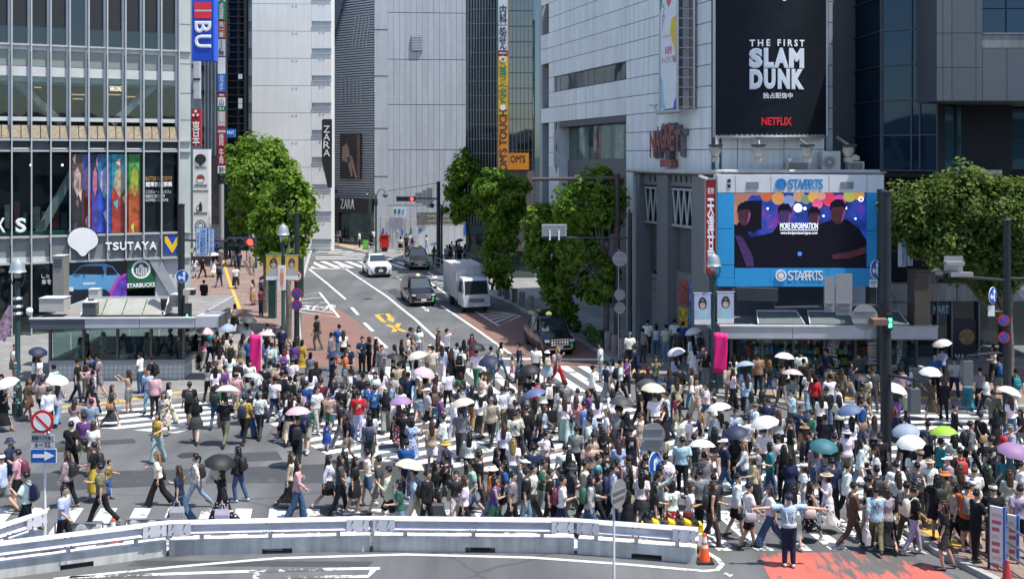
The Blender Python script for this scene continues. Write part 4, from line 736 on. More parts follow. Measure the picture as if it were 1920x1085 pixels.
ppx('dark_panel', SF, 1748, 566, 1784, 590, -.2, -.1, M('teal_board', (.05, .10, .12), .5), sf); text('MART', SF, 1751, 573, 1780, 588, -.08, M('lit_teal_letter', (.35, .55, .6), .5), sf, .03)
ep = ppx('print_panel', SF, 1786, 600, 1834, 735, -.2, -.15, M('dark_print', (.015, .02, .03), .4, var=.4), sf); disc(SF, 1815, 632, 15, -.14, M('print_ochre', (.30, .2, .09), .5, var=.6, scale=6), ep, 'printed_shape', .01); text('MA', SF, 1793, 664, 1812, 680, -.14, PGREY, ep, .03)
# fascias between the kiosk and the screen
k1 = thing('pharmacy_fascia', P(1480, 590, 50), 'long dark red pharmacy fascia with white lettering under the video screen', 'sign'); KF = FRONT(1370, 50)
ppx('white_band', KF, 1330, 536, 1668, 572, -.6, 0, WHITEP, k1); ppx('red_band', KF, 1376, 574, 1560, 592, -.3, .2, DKR, k1); ppx('red_band', KF, 1560, 580, 1668, 592, -.3, .1, DKR, k1)
text('KENRI', KF, 1374, 576.5, 1401, 586.5, .21, LETW, k1, .02); text('くすり屋さん', KF, 1446, 577, 1490, 587, .21, LETW, k1, .01); text('三千里薬品', KF, 1500, 577, 1545, 587, .21, LETW, k1, .01); text('三千里薬品', KF, 1346, 523, 1376, 529, 3.2, LETW, k1, .01); ppx('pink_edge', KF, 1376, 571, 1668, 574, -.3, .1, M('fascia_pink', (.6, .3, .33), .5), k1)
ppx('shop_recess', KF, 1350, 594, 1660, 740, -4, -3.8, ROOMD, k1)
# ---- video screen
ST = FRONT(1345, 46); vs_ = thing('video_screen', P(1500, 537, 46), 'blue-framed outdoor video screen showing a night party scene under coloured balloons', 'screen'); SBL = M('screen_frame_blue', (.03, .32, .66), .4, var=.05)
for x0, x1 in ((1345.5, 1378), (1379, 1445), (1446, 1554), (1555, 1625), (1626, 1657.5)): ppx('top_panel', ST, x0, 328, x1, 361, -1, 0, M('screen_white', (.64, .65, .66), .45, var=.06), vs_)
for x0, y0, x1, y1 in ((1345.5, 362, 1376.5, 428), (1345.5, 429, 1376.5, 496), (1345.5, 497, 1376.5, 520), (1626, 361, 1657.5, 432), (1626, 433, 1657.5, 500)): ppx('frame_panel', ST, x0, y0, x1, y1, -1, 0, SBL, vs_)
for x0, x1 in ((1345.5, 1377), (1377.5, 1444), (1444.5, 1552), (1552.5, 1657.5)): ppx('frame_panel', ST, x0, 503 if x0 > 1376 else 520.5, x1, 537, -1, 0, SBL, vs_)
for x0, x1 in ((1400, 1422), (1576.5, 1600)): ppx('speaker_grille', ST, x0, 341, x1, 354, .0, .04, ACG, vs_)
for y in (336, 346): ppx('port', ST, 1364, y, 1370, y+5.5, .0, .03, BLACKP, vs_)
def starts(cy, mat):
    disc(ST, 1464, cy, 10.5, .0, mat, vs_, 'emblem', .05, .72); disc(ST, 1464, cy, 5.8, .0, mat, vs_, 'emblem', .05); 
    for s, x0, x1 in (('S', 1477, 1487.5), ('T', 1487, 1497), ('A', 1494, 1507), ('A', 1502, 1514), ('R', 1510, 1521), ('R', 1517, 1528), ('T', 1526, 1535.5), ('S', 1534, 1543)): text(s, ST, x0, cy-9, x1, cy+9, .0, mat, vs_, -.012, .05)
starts(345, M('logo_blue', (.02, .22, .55), .4)); starts(516.5, LETW)
def scr(name, c, e=.55): return M('led_'+name, c, .4, emit=e, var=0, spec=.2)
def led():
    m, nt, b = nodes_of('led_party'); N = nt.nodes.new; L = nt.links.new; geo = N('ShaderNodeNewGeometry'); mp = N('ShaderNodeMapping'); mp.inputs['Location'].default_value = (-8, 0, -4); L(geo.outputs['Position'], mp.inputs['Vector'])
    vo = N('ShaderNodeTexVoronoi'); vo.inputs['Scale'].default_value = 5; L(mp.outputs[0], vo.inputs['Vector']); nz = N('ShaderNodeTexNoise'); nz.inputs['Scale'].default_value = 1.1; nz.inputs['Detail'].default_value = 3; L(mp.outputs[0], nz.inputs['Vector'])
    cr = N('ShaderNodeValToRGB'); e = cr.color_ramp.elements; e[0].position = .3; e[0].color = (.005, .008, .05, 1); e[1].position = .72; e[1].color = (.25, .03, .35, 1); x = cr.color_ramp.elements.new(.5); x.color = (.01, .05, .42, 1); L(nz.outputs[0], cr.inputs[0])
    c2 = N('ShaderNodeValToRGB'); c2.color_ramp.elements[0].color = (1, .85, .9, 1); c2.color_ramp.elements[0].position = .04; c2.color_ramp.elements[1].color = (0, 0, 0, 1); c2.color_ramp.elements[1].position = .16; L(vo.outputs[0], c2.inputs[0])
    hue = N('ShaderNodeMixRGB'); hue.blend_type = 'MULTIPLY'; hue.inputs[0].default_value = .8; L(c2.outputs[0], hue.inputs[1]); L(vo.outputs['Color'], hue.inputs[2]); ad = N('ShaderNodeMixRGB'); ad.blend_type = 'ADD'; ad.inputs[0].default_value = .6; L(cr.outputs[0], ad.inputs[1]); L(hue.outputs[0], ad.inputs[2])
    b.inputs['Base Color'].default_value = (.01, .01, .012, 1); b.inputs['Roughness'].default_value = .5; L(ad.outputs[0], b.inputs['Emission Color']); b.inputs['Emission Strength'].default_value = .55; return m
sc2 = ppx('display', ST, 1377, 362, 1625, 502, -.3, -.1, led(), vs_)
def sp(pts, n, m): flat(ST, pts, n, m, sc2, 'displayed_shape', .004)
NIGHT = scr('black', (.006, .006, .012), .2); WARM = scr('tan', (.33, .15, .10), .5)
sp([(1377, 362), (1470, 362), (1466, 367), (1410, 366), (1404, 372), (1398, 440), (1377, 440)], -.09, WARM)
for k, (x, y, r, c) in enumerate(((1438, 367, 11, (.5, .12, .05)), (1460, 372, 12, (.6, .27, .08)), (1480, 377, 11, (.22, .26, .48)), (1499, 368, 11, (.5, .27, .14)), (1512, 374, 9, (.2, .26, .14)), (1528, 369, 12, (.65, .36, .08)), (1556, 374, 13, (.62, .05, .10)), (1534, 382, 10, (.62, .10, .20)), (1575, 377, 12, (.6, .07, .32)), (1594, 367, 12, (.40, .40, .08)), (1612, 366, 10, (.55, .3, .05)), (1541, 367, 8, (.6, .3, .2)))): disc(ST, x, y, r, -.085+k*.0015, scr('balloon%d' % k, c, .42), sc2, 'displayed_balloon', .001)
for x, y, r in ((1497, 390, 8), (1510, 391, 3), (1440, 391, 2), (1586, 390, 3), (1466, 402, 3), (1545, 405, 2), (1605, 410, 2), (1585, 420, 2), (1420, 410, 2)): disc(ST, x, y, r, -.062, scr('spark', (.55, .8, 1), 1.2), sc2, 'displayed_light', .001)
sp([(1396, 377), (1429, 376), (1428, 430), (1396, 434)], -.058, NIGHT)
DKM = M('led_dim_red', (.05, .012, .02), .4, emit=.35, var=.5, scale=5); VIO = M('led_violet', (.04, .018, .08), .4, emit=.4, var=.5, scale=5)
sp([(1377, 502), (1377, 420), (1395, 428), (1410, 445), (1450, 436), (1460, 420), (1490, 425), (1512, 432), (1540, 420), (1560, 412), (1590, 412), (1612, 430), (1625, 450), (1625, 502)], -.056, NIGHT)
for cx, cy, rx, ry, m in ((1396, 402, 15, 22, DKM), (1472, 404, 15, 22, VIO), (1527, 408, 13, 20, DKM), (1572, 398, 17, 24, DKM)): sp([(cx+math.cos(k*.314)*rx*.8, cy+math.sin(k*.314)*ry*(.95 if k < 10 else .8)) for k in range(20)], -.05, m); sp([(cx-rx*.9, cy-2), (cx-rx*.85, cy-ry*.7), (cx-rx*.3, cy-ry*1.02), (cx+rx*.5, cy-ry), (cx+rx*.9, cy-ry*.5), (cx+rx*.8, cy-3), (cx+rx*.6, cy-ry*.45), (cx-rx*.55, cy-ry*.4)], -.048, NIGHT); sp([(cx-rx*.5, cy+ry*.5), (cx+rx*.5, cy+ry*.5), (cx+rx*1.6, cy+ry*1.5), (cx-rx*1.6, cy+ry*1.5)], -.052, NIGHT); sp([(cx+rx*.62, cy-ry*.3), (cx+rx*.8, cy), (cx+rx*.62, cy+ry*.5), (cx+rx*.3, cy+ry*.8), (cx+rx*.5, cy+ry*.2)], -.046, scr('rim_light', (.16, .05, .16), .5))
sp([(1560, 478), (1600, 470), (1625, 462), (1625, 474), (1598, 484), (1562, 486)], -.045, DKM); sp([(1378, 440), (1392, 444), (1412, 480), (1414, 500), (1400, 500)], -.045, VIO); disc(ST, 1500, 476, 4, -.045, scr('blue_lamp', (.05, .12, .8), .9), sc2, 'displayed_light', .002)
text('MORE INFORMATION', ST, 1463, 418, 1534, 429.5, -.04, scr('white', (.7, .75, .8), .8), sc2, .01, .004); ppx('displayed_rule', ST, 1463, 431, 1534, 432, -.042, -.038, scr('white', (.7, .75, .8)), sc2); text('www.bodyandsoul-japan.com', ST, 1464, 434, 1533, 440.5, -.04, scr('white', (.7, .75, .8)), sc2, .01, .004)
disc(ST, 1615, 373.5, 5, -.04, scr('white', (.7, .75, .8)), sc2, 'displayed_logo', .002, .6)
ppx('support', ST, 1352, 537, 1365, 640, -1.2, -.6, DGREY, vs_); ppx('support', ST, 1640, 537, 1652, 640, -1.2, -.6, DGREY, vs_)
# red vertical sign with chestnut-shop characters
t = thing('red_character_sign', P(1332, 512, 45.6), 'narrow red vertical sign with white characters left of the video screen', 'sign'); fr = FRONT(1322, 45.6)
ppx('board', fr, 1322.5, 336, 1342, 512, -.5, 0, REDS, t); ppx('frame', fr, 1320.5, 334, 1344, 337.5, -.6, .06, ALUD, t); ppx('frame', fr, 1320.5, 336, 1323, 512, -.6, .06, ALUD, t); ppx('frame', fr, 1341.5, 336, 1344, 512, -.6, .06, ALUD, t)
text('名物', fr, 1326, 352, 1339.5, 364, .01, LETW, t, .01); text('天\n津\n甘\n栗', fr, 1325.5, 372, 1340, 505, .01, LETW, t, .03)
mb = MB(); c = fr.pt(fr.hit(1316, 332)[0], fr.hit(1316, 332)[1], .3); mb.box(c, (.34, .5, .1), m3=Matrix.Rotation(.35, 3, 'Y')); mb.build('lamp', WHITEP, t)
# ---- low glass subway entrances
TILE = None
def tile_mat():
    m, nt, b = nodes_of('white_wall_tile'); N = nt.nodes.new; L = nt.links.new; tc = N('ShaderNodeNewGeometry'); mp = N('ShaderNodeMapping'); mp.inputs['Rotation'].default_value = (R(90), 0, 0); L(tc.outputs['Position'], mp.inputs['Vector'])
    br = N('ShaderNodeTexBrick'); br.offset = 0; br.inputs['Scale'].default_value = 1; br.inputs['Brick Width'].default_value = .2; br.inputs['Row Height'].default_value = .2; br.inputs['Mortar Size'].default_value = .008; br.inputs['Color1'].default_value = (.55, .56, .54, 1); br.inputs['Color2'].default_value = (.50, .51, .5, 1); br.inputs['Mortar'].default_value = (.12, .12, .12, 1); L(mp.outputs[0], br.inputs['Vector']); L(br.outputs[0], b.inputs['Base Color']); b.inputs['Roughness'].default_value = .3; return m
TILE = tile_mat(); FASC = M('fascia_silver', (.55, .565, .60), .4, .35, .06, objrand=.05); FASD = M('fascia_slate', (.10, .115, .14), .4, .3); BRZ = M('bronze_frame', (.14, .125, .115), .4, .5); ROOFT = M('roof_felt', (.20, .19, .18), .9, var=.3); SKYL = M('skylight_polycarbonate', (.30, .305, .26), .35, var=.18, scale=1)
def entrance(name, label, fr, u1, depth, z0, ztop, fh, bays, corner):
    """glass box on a tiled plinth with an oversailing silver fascia"""
    t = thing(name, fr.pt(u1/2, 0, -depth/2), label, 'subway entrance'); g = fr.o.z
    def ring(nm, o, za, zb_, m, th):
        piece(nm, fr, -o, u1+o, za, zb_, o-th, o, m, t); piece(nm, fr, -o, u1+o, za, zb_, -depth-o, -depth-o+th, m, t); piece(nm, fr, -o, -o+th, za, zb_, -depth-o+th, o-th, m, t); piece(nm, fr, u1+o-th, u1+o, za, zb_, -depth-o+th, o-th, m, t)
    ring('tiled_plinth', 0, z0-.2, z0+.85, TILE, .3); ring('plinth_cap', .04, z0+.85, z0+1.0, M('plinth_stone', (.3, .3, .3), .6), .36)
    nb = bays
    for i in range(nb):
        a = u1*i/nb; b = u1*(i+1)/nb; piece('pane', fr, a+.04, b-.04, z0+1.0, ztop-fh, -.16, -.13, SHOPGL, t); piece('post', fr, a-.05, a+.05, z0+1.0, ztop-fh, -.22, -.06, BRZ, t)
        piece('pane', fr, a+.04, b-.04, z0+1.0, ztop-fh, -depth+.13, -depth+.16, SHOPGL, t)
    for i in range(3): piece('side_pane', fr, .13, .16, z0+1.0, ztop-fh, -depth+depth/3*i+.1, -depth+depth/3*(i+1)-.1, SHOPGL, t); piece('side_pane', fr, u1-.16, u1-.13, z0+1.0, ztop-fh, -depth+depth/3*i+.1, -depth+depth/3*(i+1)-.1, SHOPGL, t)
    piece('corner_post', fr, u1-.1, u1, z0+1, ztop-fh, -.25, -.05, BRZ, t); piece('soffit', fr, -.5, u1+.5, ztop-fh, ztop-fh+.06, -depth-.5, .5, M('soffit_grey', (.3, .3, .31), .6), t)
    nf = max(3, int(u1/2.2))
    for i in range(nf): a = -.6+(u1+1.2)*i/nf; piece('fascia_panel', fr, a+.01, a+(u1+1.2)/nf-.01, ztop-fh+.06, ztop, .5, .6, FASC if not (i == corner) else FASD, t)
    for e in (-.6, u1+.5): 
        for i in range(3): piece('fascia_panel', fr, e, e+.1, ztop-fh+.06, ztop, -depth-.6+(depth+1.1)/3*i+.01, -depth-.6+(depth+1.1)/3*(i+1)-.01, FASC if i < 2 else FASD, t)
    piece('fascia_panel', fr, -.6, u1+.6, ztop-fh+.06, ztop, -depth-.7, -depth-.6, FASC, t); piece('roof_deck', fr, -.5, u1+.5, ztop-.2, ztop-.08, -depth-.6, .5, ROOFT, t); piece('roof_edge', fr, -.62, u1+.62, ztop, ztop+.06, .42, .64, PGREY, t)
    piece('inner_wall', fr, .3, u1-.3, z0, z0+1.1, -depth*.62, -depth*.6, MGC, t)
    return t
LE = Frame(((92-CX)/F*47.0, 47.0), (1, .035)); lu = LE.hit(345, 700)[0]
le = entrance('subway_entrance', 'low glass subway entrance with tiled plinth below the balloon-shaped sign', LE, lu, 6.5, .02, LE.hit(250, 594)[1], LE.hit(250, 594)[1]-LE.hit(250, 613)[1], 4, 0)
lzt = LE.hit(250, 592)[1]; p = [(LE.hit(133, 0)[0]), (LE.hit(312, 0)[0])]
sk = thing('roof_skylight', LE.pt((p[0]+p[1])/2, lzt, -1.2), 'cream ridge skylight on the subway entrance roof below the green banner', 'skylight'); mb = MB()
for i in range(4): a = p[0]+.3+(p[1]-p[0]-.6)*i/4; b = p[0]+.3+(p[1]-p[0]-.6)*(i+1)/4; m_ = MB(); m_.prism([LE.pt(a+.02, lzt, -.4), LE.pt(b-.02, lzt, -.4), LE.pt(b-.02-.1*(i == 3)*3, lzt+.62, -1.2), LE.pt(a+.02+.3*(i == 0), lzt+.62, -1.2)], Vector((0, 0, -.05))); m_.build('panel', SKYL, sk); m_ = MB(); m_.prism([LE.pt(a+.02, lzt, -2.0), LE.pt(b-.02, lzt, -2.0), LE.pt(b-.02, lzt+.62, -1.21), LE.pt(a+.02, lzt+.62, -1.21)], Vector((0, 0, -.05))); m_.build('panel', SKYL, sk)
for u in (p[0]+.25, p[1]-.25): mb = MB(); mb.prism([LE.pt(u, lzt, -.38), LE.pt(u, lzt, -2.02), LE.pt(u, lzt+.66, -1.2)], LE.u*.07); mb.build('end_frame', PGREY, sk)
def roof_box(fr, x0, y0, x1, y1, n0, n1, mat, label, name='roof_unit', cat='roof unit', louv=0):
    u0, z1 = fr.hit(x0, y0); u1, z0 = fr.hit(x1, y1); t = thing(name, fr.pt((u0+u1)/2, z0, (n0+n1)/2), label, cat); ppx('case', fr, x0, y0, x1, y1, n0, n1, mat, t)
    ppx('top_cap', fr, x0-.8, y0-1.2, x1+.8, y0, n0-.04, n1+.04, PGREY if mat is not BRZ else BRZ, t)
    for k in range(louv): ppx('louvre', fr, x0+2, y0+6+k*3, x1-3, y0+7.3+k*3, n1, n1+.04, DGREY, t)
    return t
BOXC = M('roof_box_cream', (.42, .41, .37), .6, var=.15); VENT = M('vent_stainless', (.36, .35, .33), .4, .6)
roof_box(LE, 57, 490, 78, 575, -3.2, -2.5, VENT, 'tall stainless vent shaft behind the grey roof cabinet on the subway entrance', 'vent_shaft', 'vent shaft', 6)
roof_box(LE, 63, 563, 110, 588, -1.4, -.6, BOXC, 'wide grey equipment cabinet on the subway entrance roof', 'roof_cabinet', 'cabinet'); roof_box(LE, 160, 545, 178, 560, -.8, -.4, BOXC, 'small pale camera housing on a post above the cream skylight', 'camera_housing', 'camera'); roof_box(LE, 156, 567, 181, 590, -.3, .1, DGREY, 'small dark cabinet in front of the cream skylight', 'roof_cabinet', 'cabinet')
roof_box(LE, 311, 557, 337, 578, -1.4, -.5, M('rusty_box', (.36, .30, .24), .7, var=.4, scale=5), 'rusty beige box on the subway entrance roof beside the pole', 'roof_box', 'box')
t = thing('white_globe_lamp', LE.pt(LE.hit(57, 0)[0], lzt, .1), 'white globe lamp at the corner of the subway entrance roof', 'lamp'); mb = MB(); mb.lathe(LE.pt(LE.hit(57, 0)[0], lzt+.25, .1), [(.02, -.2), (.12, -.12), (.15, 0), (.12, .12), (.02, .16)], 12); mb.build('globe', WHITEP, t, smooth=60); mb = MB(); mb.tube([LE.pt(LE.hit(57, 0)[0], lzt, .1), LE.pt(LE.hit(57, 0)[0], lzt+.1, .1)], .05, 8); mb.build('stem', STEEL, t)
# projecting right end of that roof over the pavement
piece('canopy_arm', LE, lu+.62, lu+1.66, lzt-.44, lzt+.03, -.9, .5, FASC, le); piece('canopy_end', LE, lu+1.66, lu+1.72, lzt-.46, lzt+.05, -.95, .55, FASD, le)
RE = Frame(((1372-CX)/F*45.6, 45.6), (1, -.02)); ru = RE.hit(1722, 700)[0]; rzt = RE.hit(1550, 609)[1]
re_ = entrance('kiosk', 'long low glass kiosk with colourful goods behind its panes under the video screen', RE, ru, 5.0, -.45, rzt, rzt-RE.hit(1550, 633)[1], 6, 99)
# goods inside the kiosk
GOODS = [M('goods_%d' % i, c, .5, objrand=.3) for i, c in enumerate(((.1, .35, .6), (.6, .1, .08), (.65, .5, .1), (.5, .55, .55), (.08, .3, .2), (.5, .2, .35), (.03, .15, .35)))]
rr = random.Random(5)
shelves = thing('goods_shelf', RE.pt(ru*.5, .1, -1.3), 'long shelf packed with small bright packets inside the glass kiosk', 'shelf')
for k in range(5): piece('shelf_board', RE, .4, ru-.6, .55+k*.45, .58+k*.45, -.9, -.45, MGC, shelves)
for k in range(5):
    u = .5
    while u < ru-1:
        w = .10+rr.random()*.16; h = .16+rr.random()*.22; piece('packet', RE, u, u+w, .585+k*.45, .585+k*.45+h, -.75, -.5, rr.choice(GOODS), shelves); u += w+.03+(.5 if rr.random() < .05 else 0)
piece('back_panel', RE, .4, ru-.6, .3, 2.7, -.94, -.91, M('shelf_back', (.25, .25, .24), .6), shelves)
for k in range(3):
    a = ru*.15+k*ru*.28; m_ = MB(); m_.prism([RE.pt(a, rzt, -.3), RE.pt(a+ru*.25, rzt, -.3), RE.pt(a+ru*.25-.15, rzt+.42, -1.1), RE.pt(a+.1, rzt+.42, -1.1)], Vector((0, 0, -.05))); t = thing('roof_skylight', RE.pt(a+1, rzt, -.8), ('leftmost', 'middle', 'rightmost')[k]+' sloping glass skylight panel on the kiosk roof', 'skylight', 'skylights on the kiosk roof'); m_.build('panel', M('skylight_grey', (.13, .15, .15), .25), t)
    mb = MB(); mb.tube([RE.pt(a, rzt, -.28), RE.pt(a+.1, rzt+.44, -1.1), RE.pt(a+ru*.25-.15, rzt+.44, -1.1), RE.pt(a+ru*.25, rzt, -.28)], .035, 6); mb.build('frame', PGREY, t)
roof_box(RE, 1718, 509, 1748, 612, -1.1, -.2, BRZ, 'tall dark bronze vent shaft at the right end of the kiosk', 'vent_shaft', 'vent shaft', 7)
roof_box(RE, 1700, 690, 1735, 740, -.4, .3, VENT, 'low stainless box at the right end of the kiosk', 'steel_box', 'box')
# ---- unseen station blocks behind and beside the viewpoint, added to shape the glass reflections
sbm = M('station_wall', (.33, .34, .35), .6, var=.1); stn = thing('station_building', (0, -16, 0), 'grey concrete station block with rows of dark windows behind the viewpoint', 'building'); SB = Frame((60, -6), (-1, 0))
piece('wall', SB, -30, 150, 0, 15, -18, -.3, sbm, stn)
for k in range(3):
    for j in range(24): piece('window', SB, -28+j*7.4, -28+j*7.4+5.4, 2+k*4, 4.6+k*4, -.3, -.2, BLIND, stn)
sd = thing('side_station_building', (52, 20, 0), 'grey station block with window bands outside the right edge', 'building'); SD = Frame((46, 50), (.05, -1))
piece('wall', SD, -10, 60, 0, 15, -18, -.3, sbm, sd)
for k in range(3):
    for j in range(12): piece('window', SD, -8+j*5.4, -4+j*5.4, 2+k*4, 4.6+k*4, -.3, -.2, BLIND, sd)
# ================================================================== TREES
BARK = M('bark', (.13, .115, .095), .9, var=.5, scale=8, bump=.5, bscale=25)
def leafmat(name, c1, c2, trans=.35):
    m, nt, b = nodes_of(name); N = nt.nodes.new; L = nt.links.new; geo = N('ShaderNodeNewGeometry')
    nz = N('ShaderNodeTexWhiteNoise'); sn = N('ShaderNodeVectorMath'); sn.operation = 'SNAP'; sn.inputs[1].default_value = (.22, .22, .22); L(geo.outputs['Position'], sn.inputs[0]); L(sn.outputs[0], nz.inputs['Vector'])
    mx = N('ShaderNodeMixRGB'); mx.inputs[1].default_value = (*c1, 1); mx.inputs[2].default_value = (*c2, 1); L(nz.outputs[0], mx.inputs[0]); L(mx.outputs[0], b.inputs['Base Color']); b.inputs['Roughness'].default_value = .55; b.inputs['Specular IOR Level'].default_value = .25
    t = N('ShaderNodeBsdfTranslucent'); L(mx.outputs[0], t.inputs[0]); ms = N('ShaderNodeMixShader'); ms.inputs[0].default_value = trans; L(b.outputs[0], ms.inputs[1]); L(t.outputs[0], ms.inputs[2]); L(ms.outputs[0], nt.nodes['Material Output'].inputs[0]); return m
LEAF1 = leafmat('plane_leaf', (.075, .165, .018), (.22, .35, .035), .5); LEAF2 = leafmat('small_leaf', (.065, .12, .025), (.14, .20, .035), .45); LEAF3 = leafmat('shrub_leaf', (.05, .13, .02), (.10, .22, .04))
def crown(name, blobs, n, size, mat, parent, seed, tight=.55):
    """leaf-sized faces gathered in clumps over the crown volume"""
    rr = random.Random(seed); mb = MB(); vs = []; fs = []
    vol = [b[1]*b[2]*b[3] for b in blobs]; tot = sum(vol)
    for b, v in zip(blobs, vol):
        c, rx, ry, rz = Vector(b[0]), b[1], b[2], b[3]; nc = max(10, int(n*v/tot/110))
        for k in range(nc):
            d = Vector((rr.gauss(0, 1), rr.gauss(0, 1), rr.gauss(0, 1))).normalized(); q = tight+(1-tight)*rr.random()**.6+(.12 if rr.random() < .2 else 0)
            cc = c+Vector((d.x*rx*q, d.y*ry*q, d.z*rz*q)); cr = (.32+.4*rr.random())*min(1.25, (rx+rz)/3.2)
            for j in range(110):
                e = Vector((rr.gauss(0, 1), rr.gauss(0, 1), rr.gauss(0, 1))).normalized(); p = cc+e*cr*(rr.random()**.42); p.z -= .12*cr
                nrm = (e*.55+d*.5+Vector((rr.uniform(-1, 1), rr.uniform(-1, 1), rr.uniform(-.2, 1.3)))*.75).normalized(); a = nrm.orthogonal().normalized(); a = Matrix.Rotation(rr.random()*6.28, 3, nrm) @ a; bb = nrm.cross(a); s = size*(.45+1.15*rr.random()); k0 = len(vs)
                vs += [p-a*s*.5, p+bb*s*.42+nrm*s*.06, p+a*s*.62-nrm*s*.12, p-bb*s*.42+nrm*s*.06]; fs.append((k0, k0+1, k0+2, k0+3))
    mb.add(vs, fs); o = mb.build(name, mat, parent, fix=False); return o
def tree(base, blobs, n, size, label, seed, r=.16, mat=None, group=None, tight=.55):
    t = thing('street_tree', base, label, 'tree', group); rr = random.Random(seed); mb = MB(); top = Vector(blobs[0][0])
    b = Vector(base); fork = b.lerp(Vector((b.x, b.y, top.z)), .45); mb.tube([b-Vector((0, 0, .2)), b+Vector((0, 0, .15)), b.lerp(fork, .5)+Vector((.06, 0, 0)), fork, top+Vector((0, 0, blobs[0][3]*.5))], [r*1.5, r*1.1, r, r*.85, r*.2], 9); mb.build('trunk', BARK, t, smooth=True)
    for bl in blobs:
        c = Vector(bl[0])
        for k in range(5):
            a = rr.random()*6.28; e = c+Vector((math.cos(a)*bl[1]*.7, math.sin(a)*bl[2]*.7, rr.uniform(-.4, .6)*bl[3])); lm = MB(); s = b.lerp(fork, .8+.2*rr.random()); lm.tube([s, s.lerp(e, .5)+Vector((0, 0, .3)), e], [r*.5, r*.32, r*.08], 6); lm.build('limb', BARK, t, smooth=True)
    crown('crown', blobs, n, size, mat or LEAF1, t, seed, tight); return t
def blob(px, py, Y, rxp, rzp, dep=1.0): p = P(px, py, Y); s = Y/F; return (p, rxp*s, rxp*s*dep, rzp*s)
B = lambda px, py, l=.13: G(px, py, l)
tree(B(497, 590), [blob(487, 330, 64, 54, 66), blob(452, 298, 66, 28, 38), blob(508, 300, 65, 32, 36), blob(456, 395, 66, 32, 46)], 14000, .21, 'bushy street tree behind the bell lamp, taller of the pair by the white sign', 1, group='street trees')
tree(B(540, 640), [blob(542, 400, 59, 42, 80), blob(505, 440, 60, 36, 60), blob(564, 375, 60, 26, 46), blob(534, 480, 58, 30, 34)], 14000, .2, 'bushy street tree behind the yellow banner, nearer of the pair', 2, group='street trees')
tree(B(905, 490), [blob(873, 345, 86, 33, 56), blob(856, 390, 86, 22, 30), blob(895, 308, 87, 19, 24)], 7500, .24, 'farthest small street tree beside the truck and traffic signal', 3, group='street trees')
tree(B(946, 556), [blob(944, 375, 68, 42, 58), blob(922, 350, 68, 28, 36), blob(938, 460, 68, 26, 76), blob(968, 350, 68, 24, 30)], 11000, .21, 'street tree in front of the orange sign column, behind the stone bollards', 4, group='street trees')
tree(B(1035, 610), [blob(1022, 445, 60, 32, 72), blob(1008, 425, 60, 24, 36), blob(1040, 545, 60, 26, 56)], 10000, .2, 'leafy street tree directly behind the kerbside taxi', 5, group='street trees')
tree(B(1135, 652), [blob(1108, 378, 56, 60, 58), blob(1092, 465, 56, 40, 56), blob(1142, 345, 56, 34, 32), blob(1128, 525, 55, 32, 54), blob(1072, 535, 57, 28, 56)], 17500, .2, 'broad leafy street tree beside the brown gantry pole', 6, group='street trees')
tree(G(1890, 745, .13), [blob(1730, 400, 44, 66, 62, .8), blob(1830, 375, 43, 86, 66, .8), blob(1790, 450, 43, 80, 66, .7), blob(1905, 420, 42, 70, 86, .7), blob(1870, 500, 42, 56, 50, .7), blob(1700, 440, 45, 38, 34, .7)], 36000, .15, 'wide dark-green tree beside the video screen at the right', 7, .2, LEAF2, tight=.35)
for k, (px, py, lab) in enumerate(((1115, 655, 'small green shrub among the stone bollards beside the taxi'), (1075, 625, 'dark ivy-like shrub at the tree foot behind the taxi'))):
    c = G(px, py, .13); t = thing('shrub', c, lab, 'shrub'); mb = MB(); mb.tube([c, c+Vector((0, 0, .5))], .04, 6); mb.build('stem', BARK, t); crown('foliage', [(c+Vector((0, 0, .55)), .55, .5, .5)], 1300, .13, LEAF3, t, 40+k, .3)

# ================================================================== VEHICLES
CARBK = M('car_black', (.008, .009, .011), .22, .0, 0, coat=.5, spec=.35); CARWH = M('car_white', (.72, .73, .74), .25, 0, 0, coat=.8); CARGL = glass('car_glass', (.3, .34, .36), .55, see=False, base=(.02, .03, .035)); CHROME = M('chrome', (.7, .7, .7), .15, 1, 0); TYRE = M('tyre_rubber', (.02, .02, .02), .8); HEADL = M('headlight_glass', (.7, .74, .78), .12, .2, 0); SILV = M('truck_silver', (.62, .63, .65), .35, .25, .05); BOXAL = M('truck_box_panel', (.60, .605, .60), .4, .2, .08, streak=.12); PLATE = M('number_plate', (.7, .7, .68), .5); PLATEG = M('number_plate_green', (.03, .22, .06), .5)
def wheel(t, c, r, w):
    c = Vector(c); mb = MB(); mb.lathe(c, [(r*.6, -w/2), (r*.95, -w/2), (r, -w*.35), (r, w*.35), (r*.95, w/2), (r*.6, w/2)], 20, 'x'); wo = mb.build('wheel', TYRE, t, smooth=True, loc=None)
    mb = MB(); mb.lathe(c, [(.02, -w*.46), (r*.62, -w*.42), (r*.62, w*.42), (.02, w*.46)], 14, 'x'); mb.build('rim', SILV, wo, smooth=True); return wo
def carshell(stations, n=None):
    rings = []
    for y, zb, zm, zr, wb, wm, wr in stations:
        h = zr-zm; q = [(-wb, zb), (-wm, zb+.22*(zm-zb)), (-wm, zm-.05), (-wm+.03, zm), (-wr-.02, zm+h*.8), (-wr+.08, zr), (0, zr+.02*min(1, h*3)), (wr-.08, zr), (wr+.02, zm+h*.8), (wm-.03, zm), (wm, zm-.05), (wm, zb+.22*(zm-zb)), (wb, zb)]
        rings.append([(x, y, z) for x, z in q])
    return rings
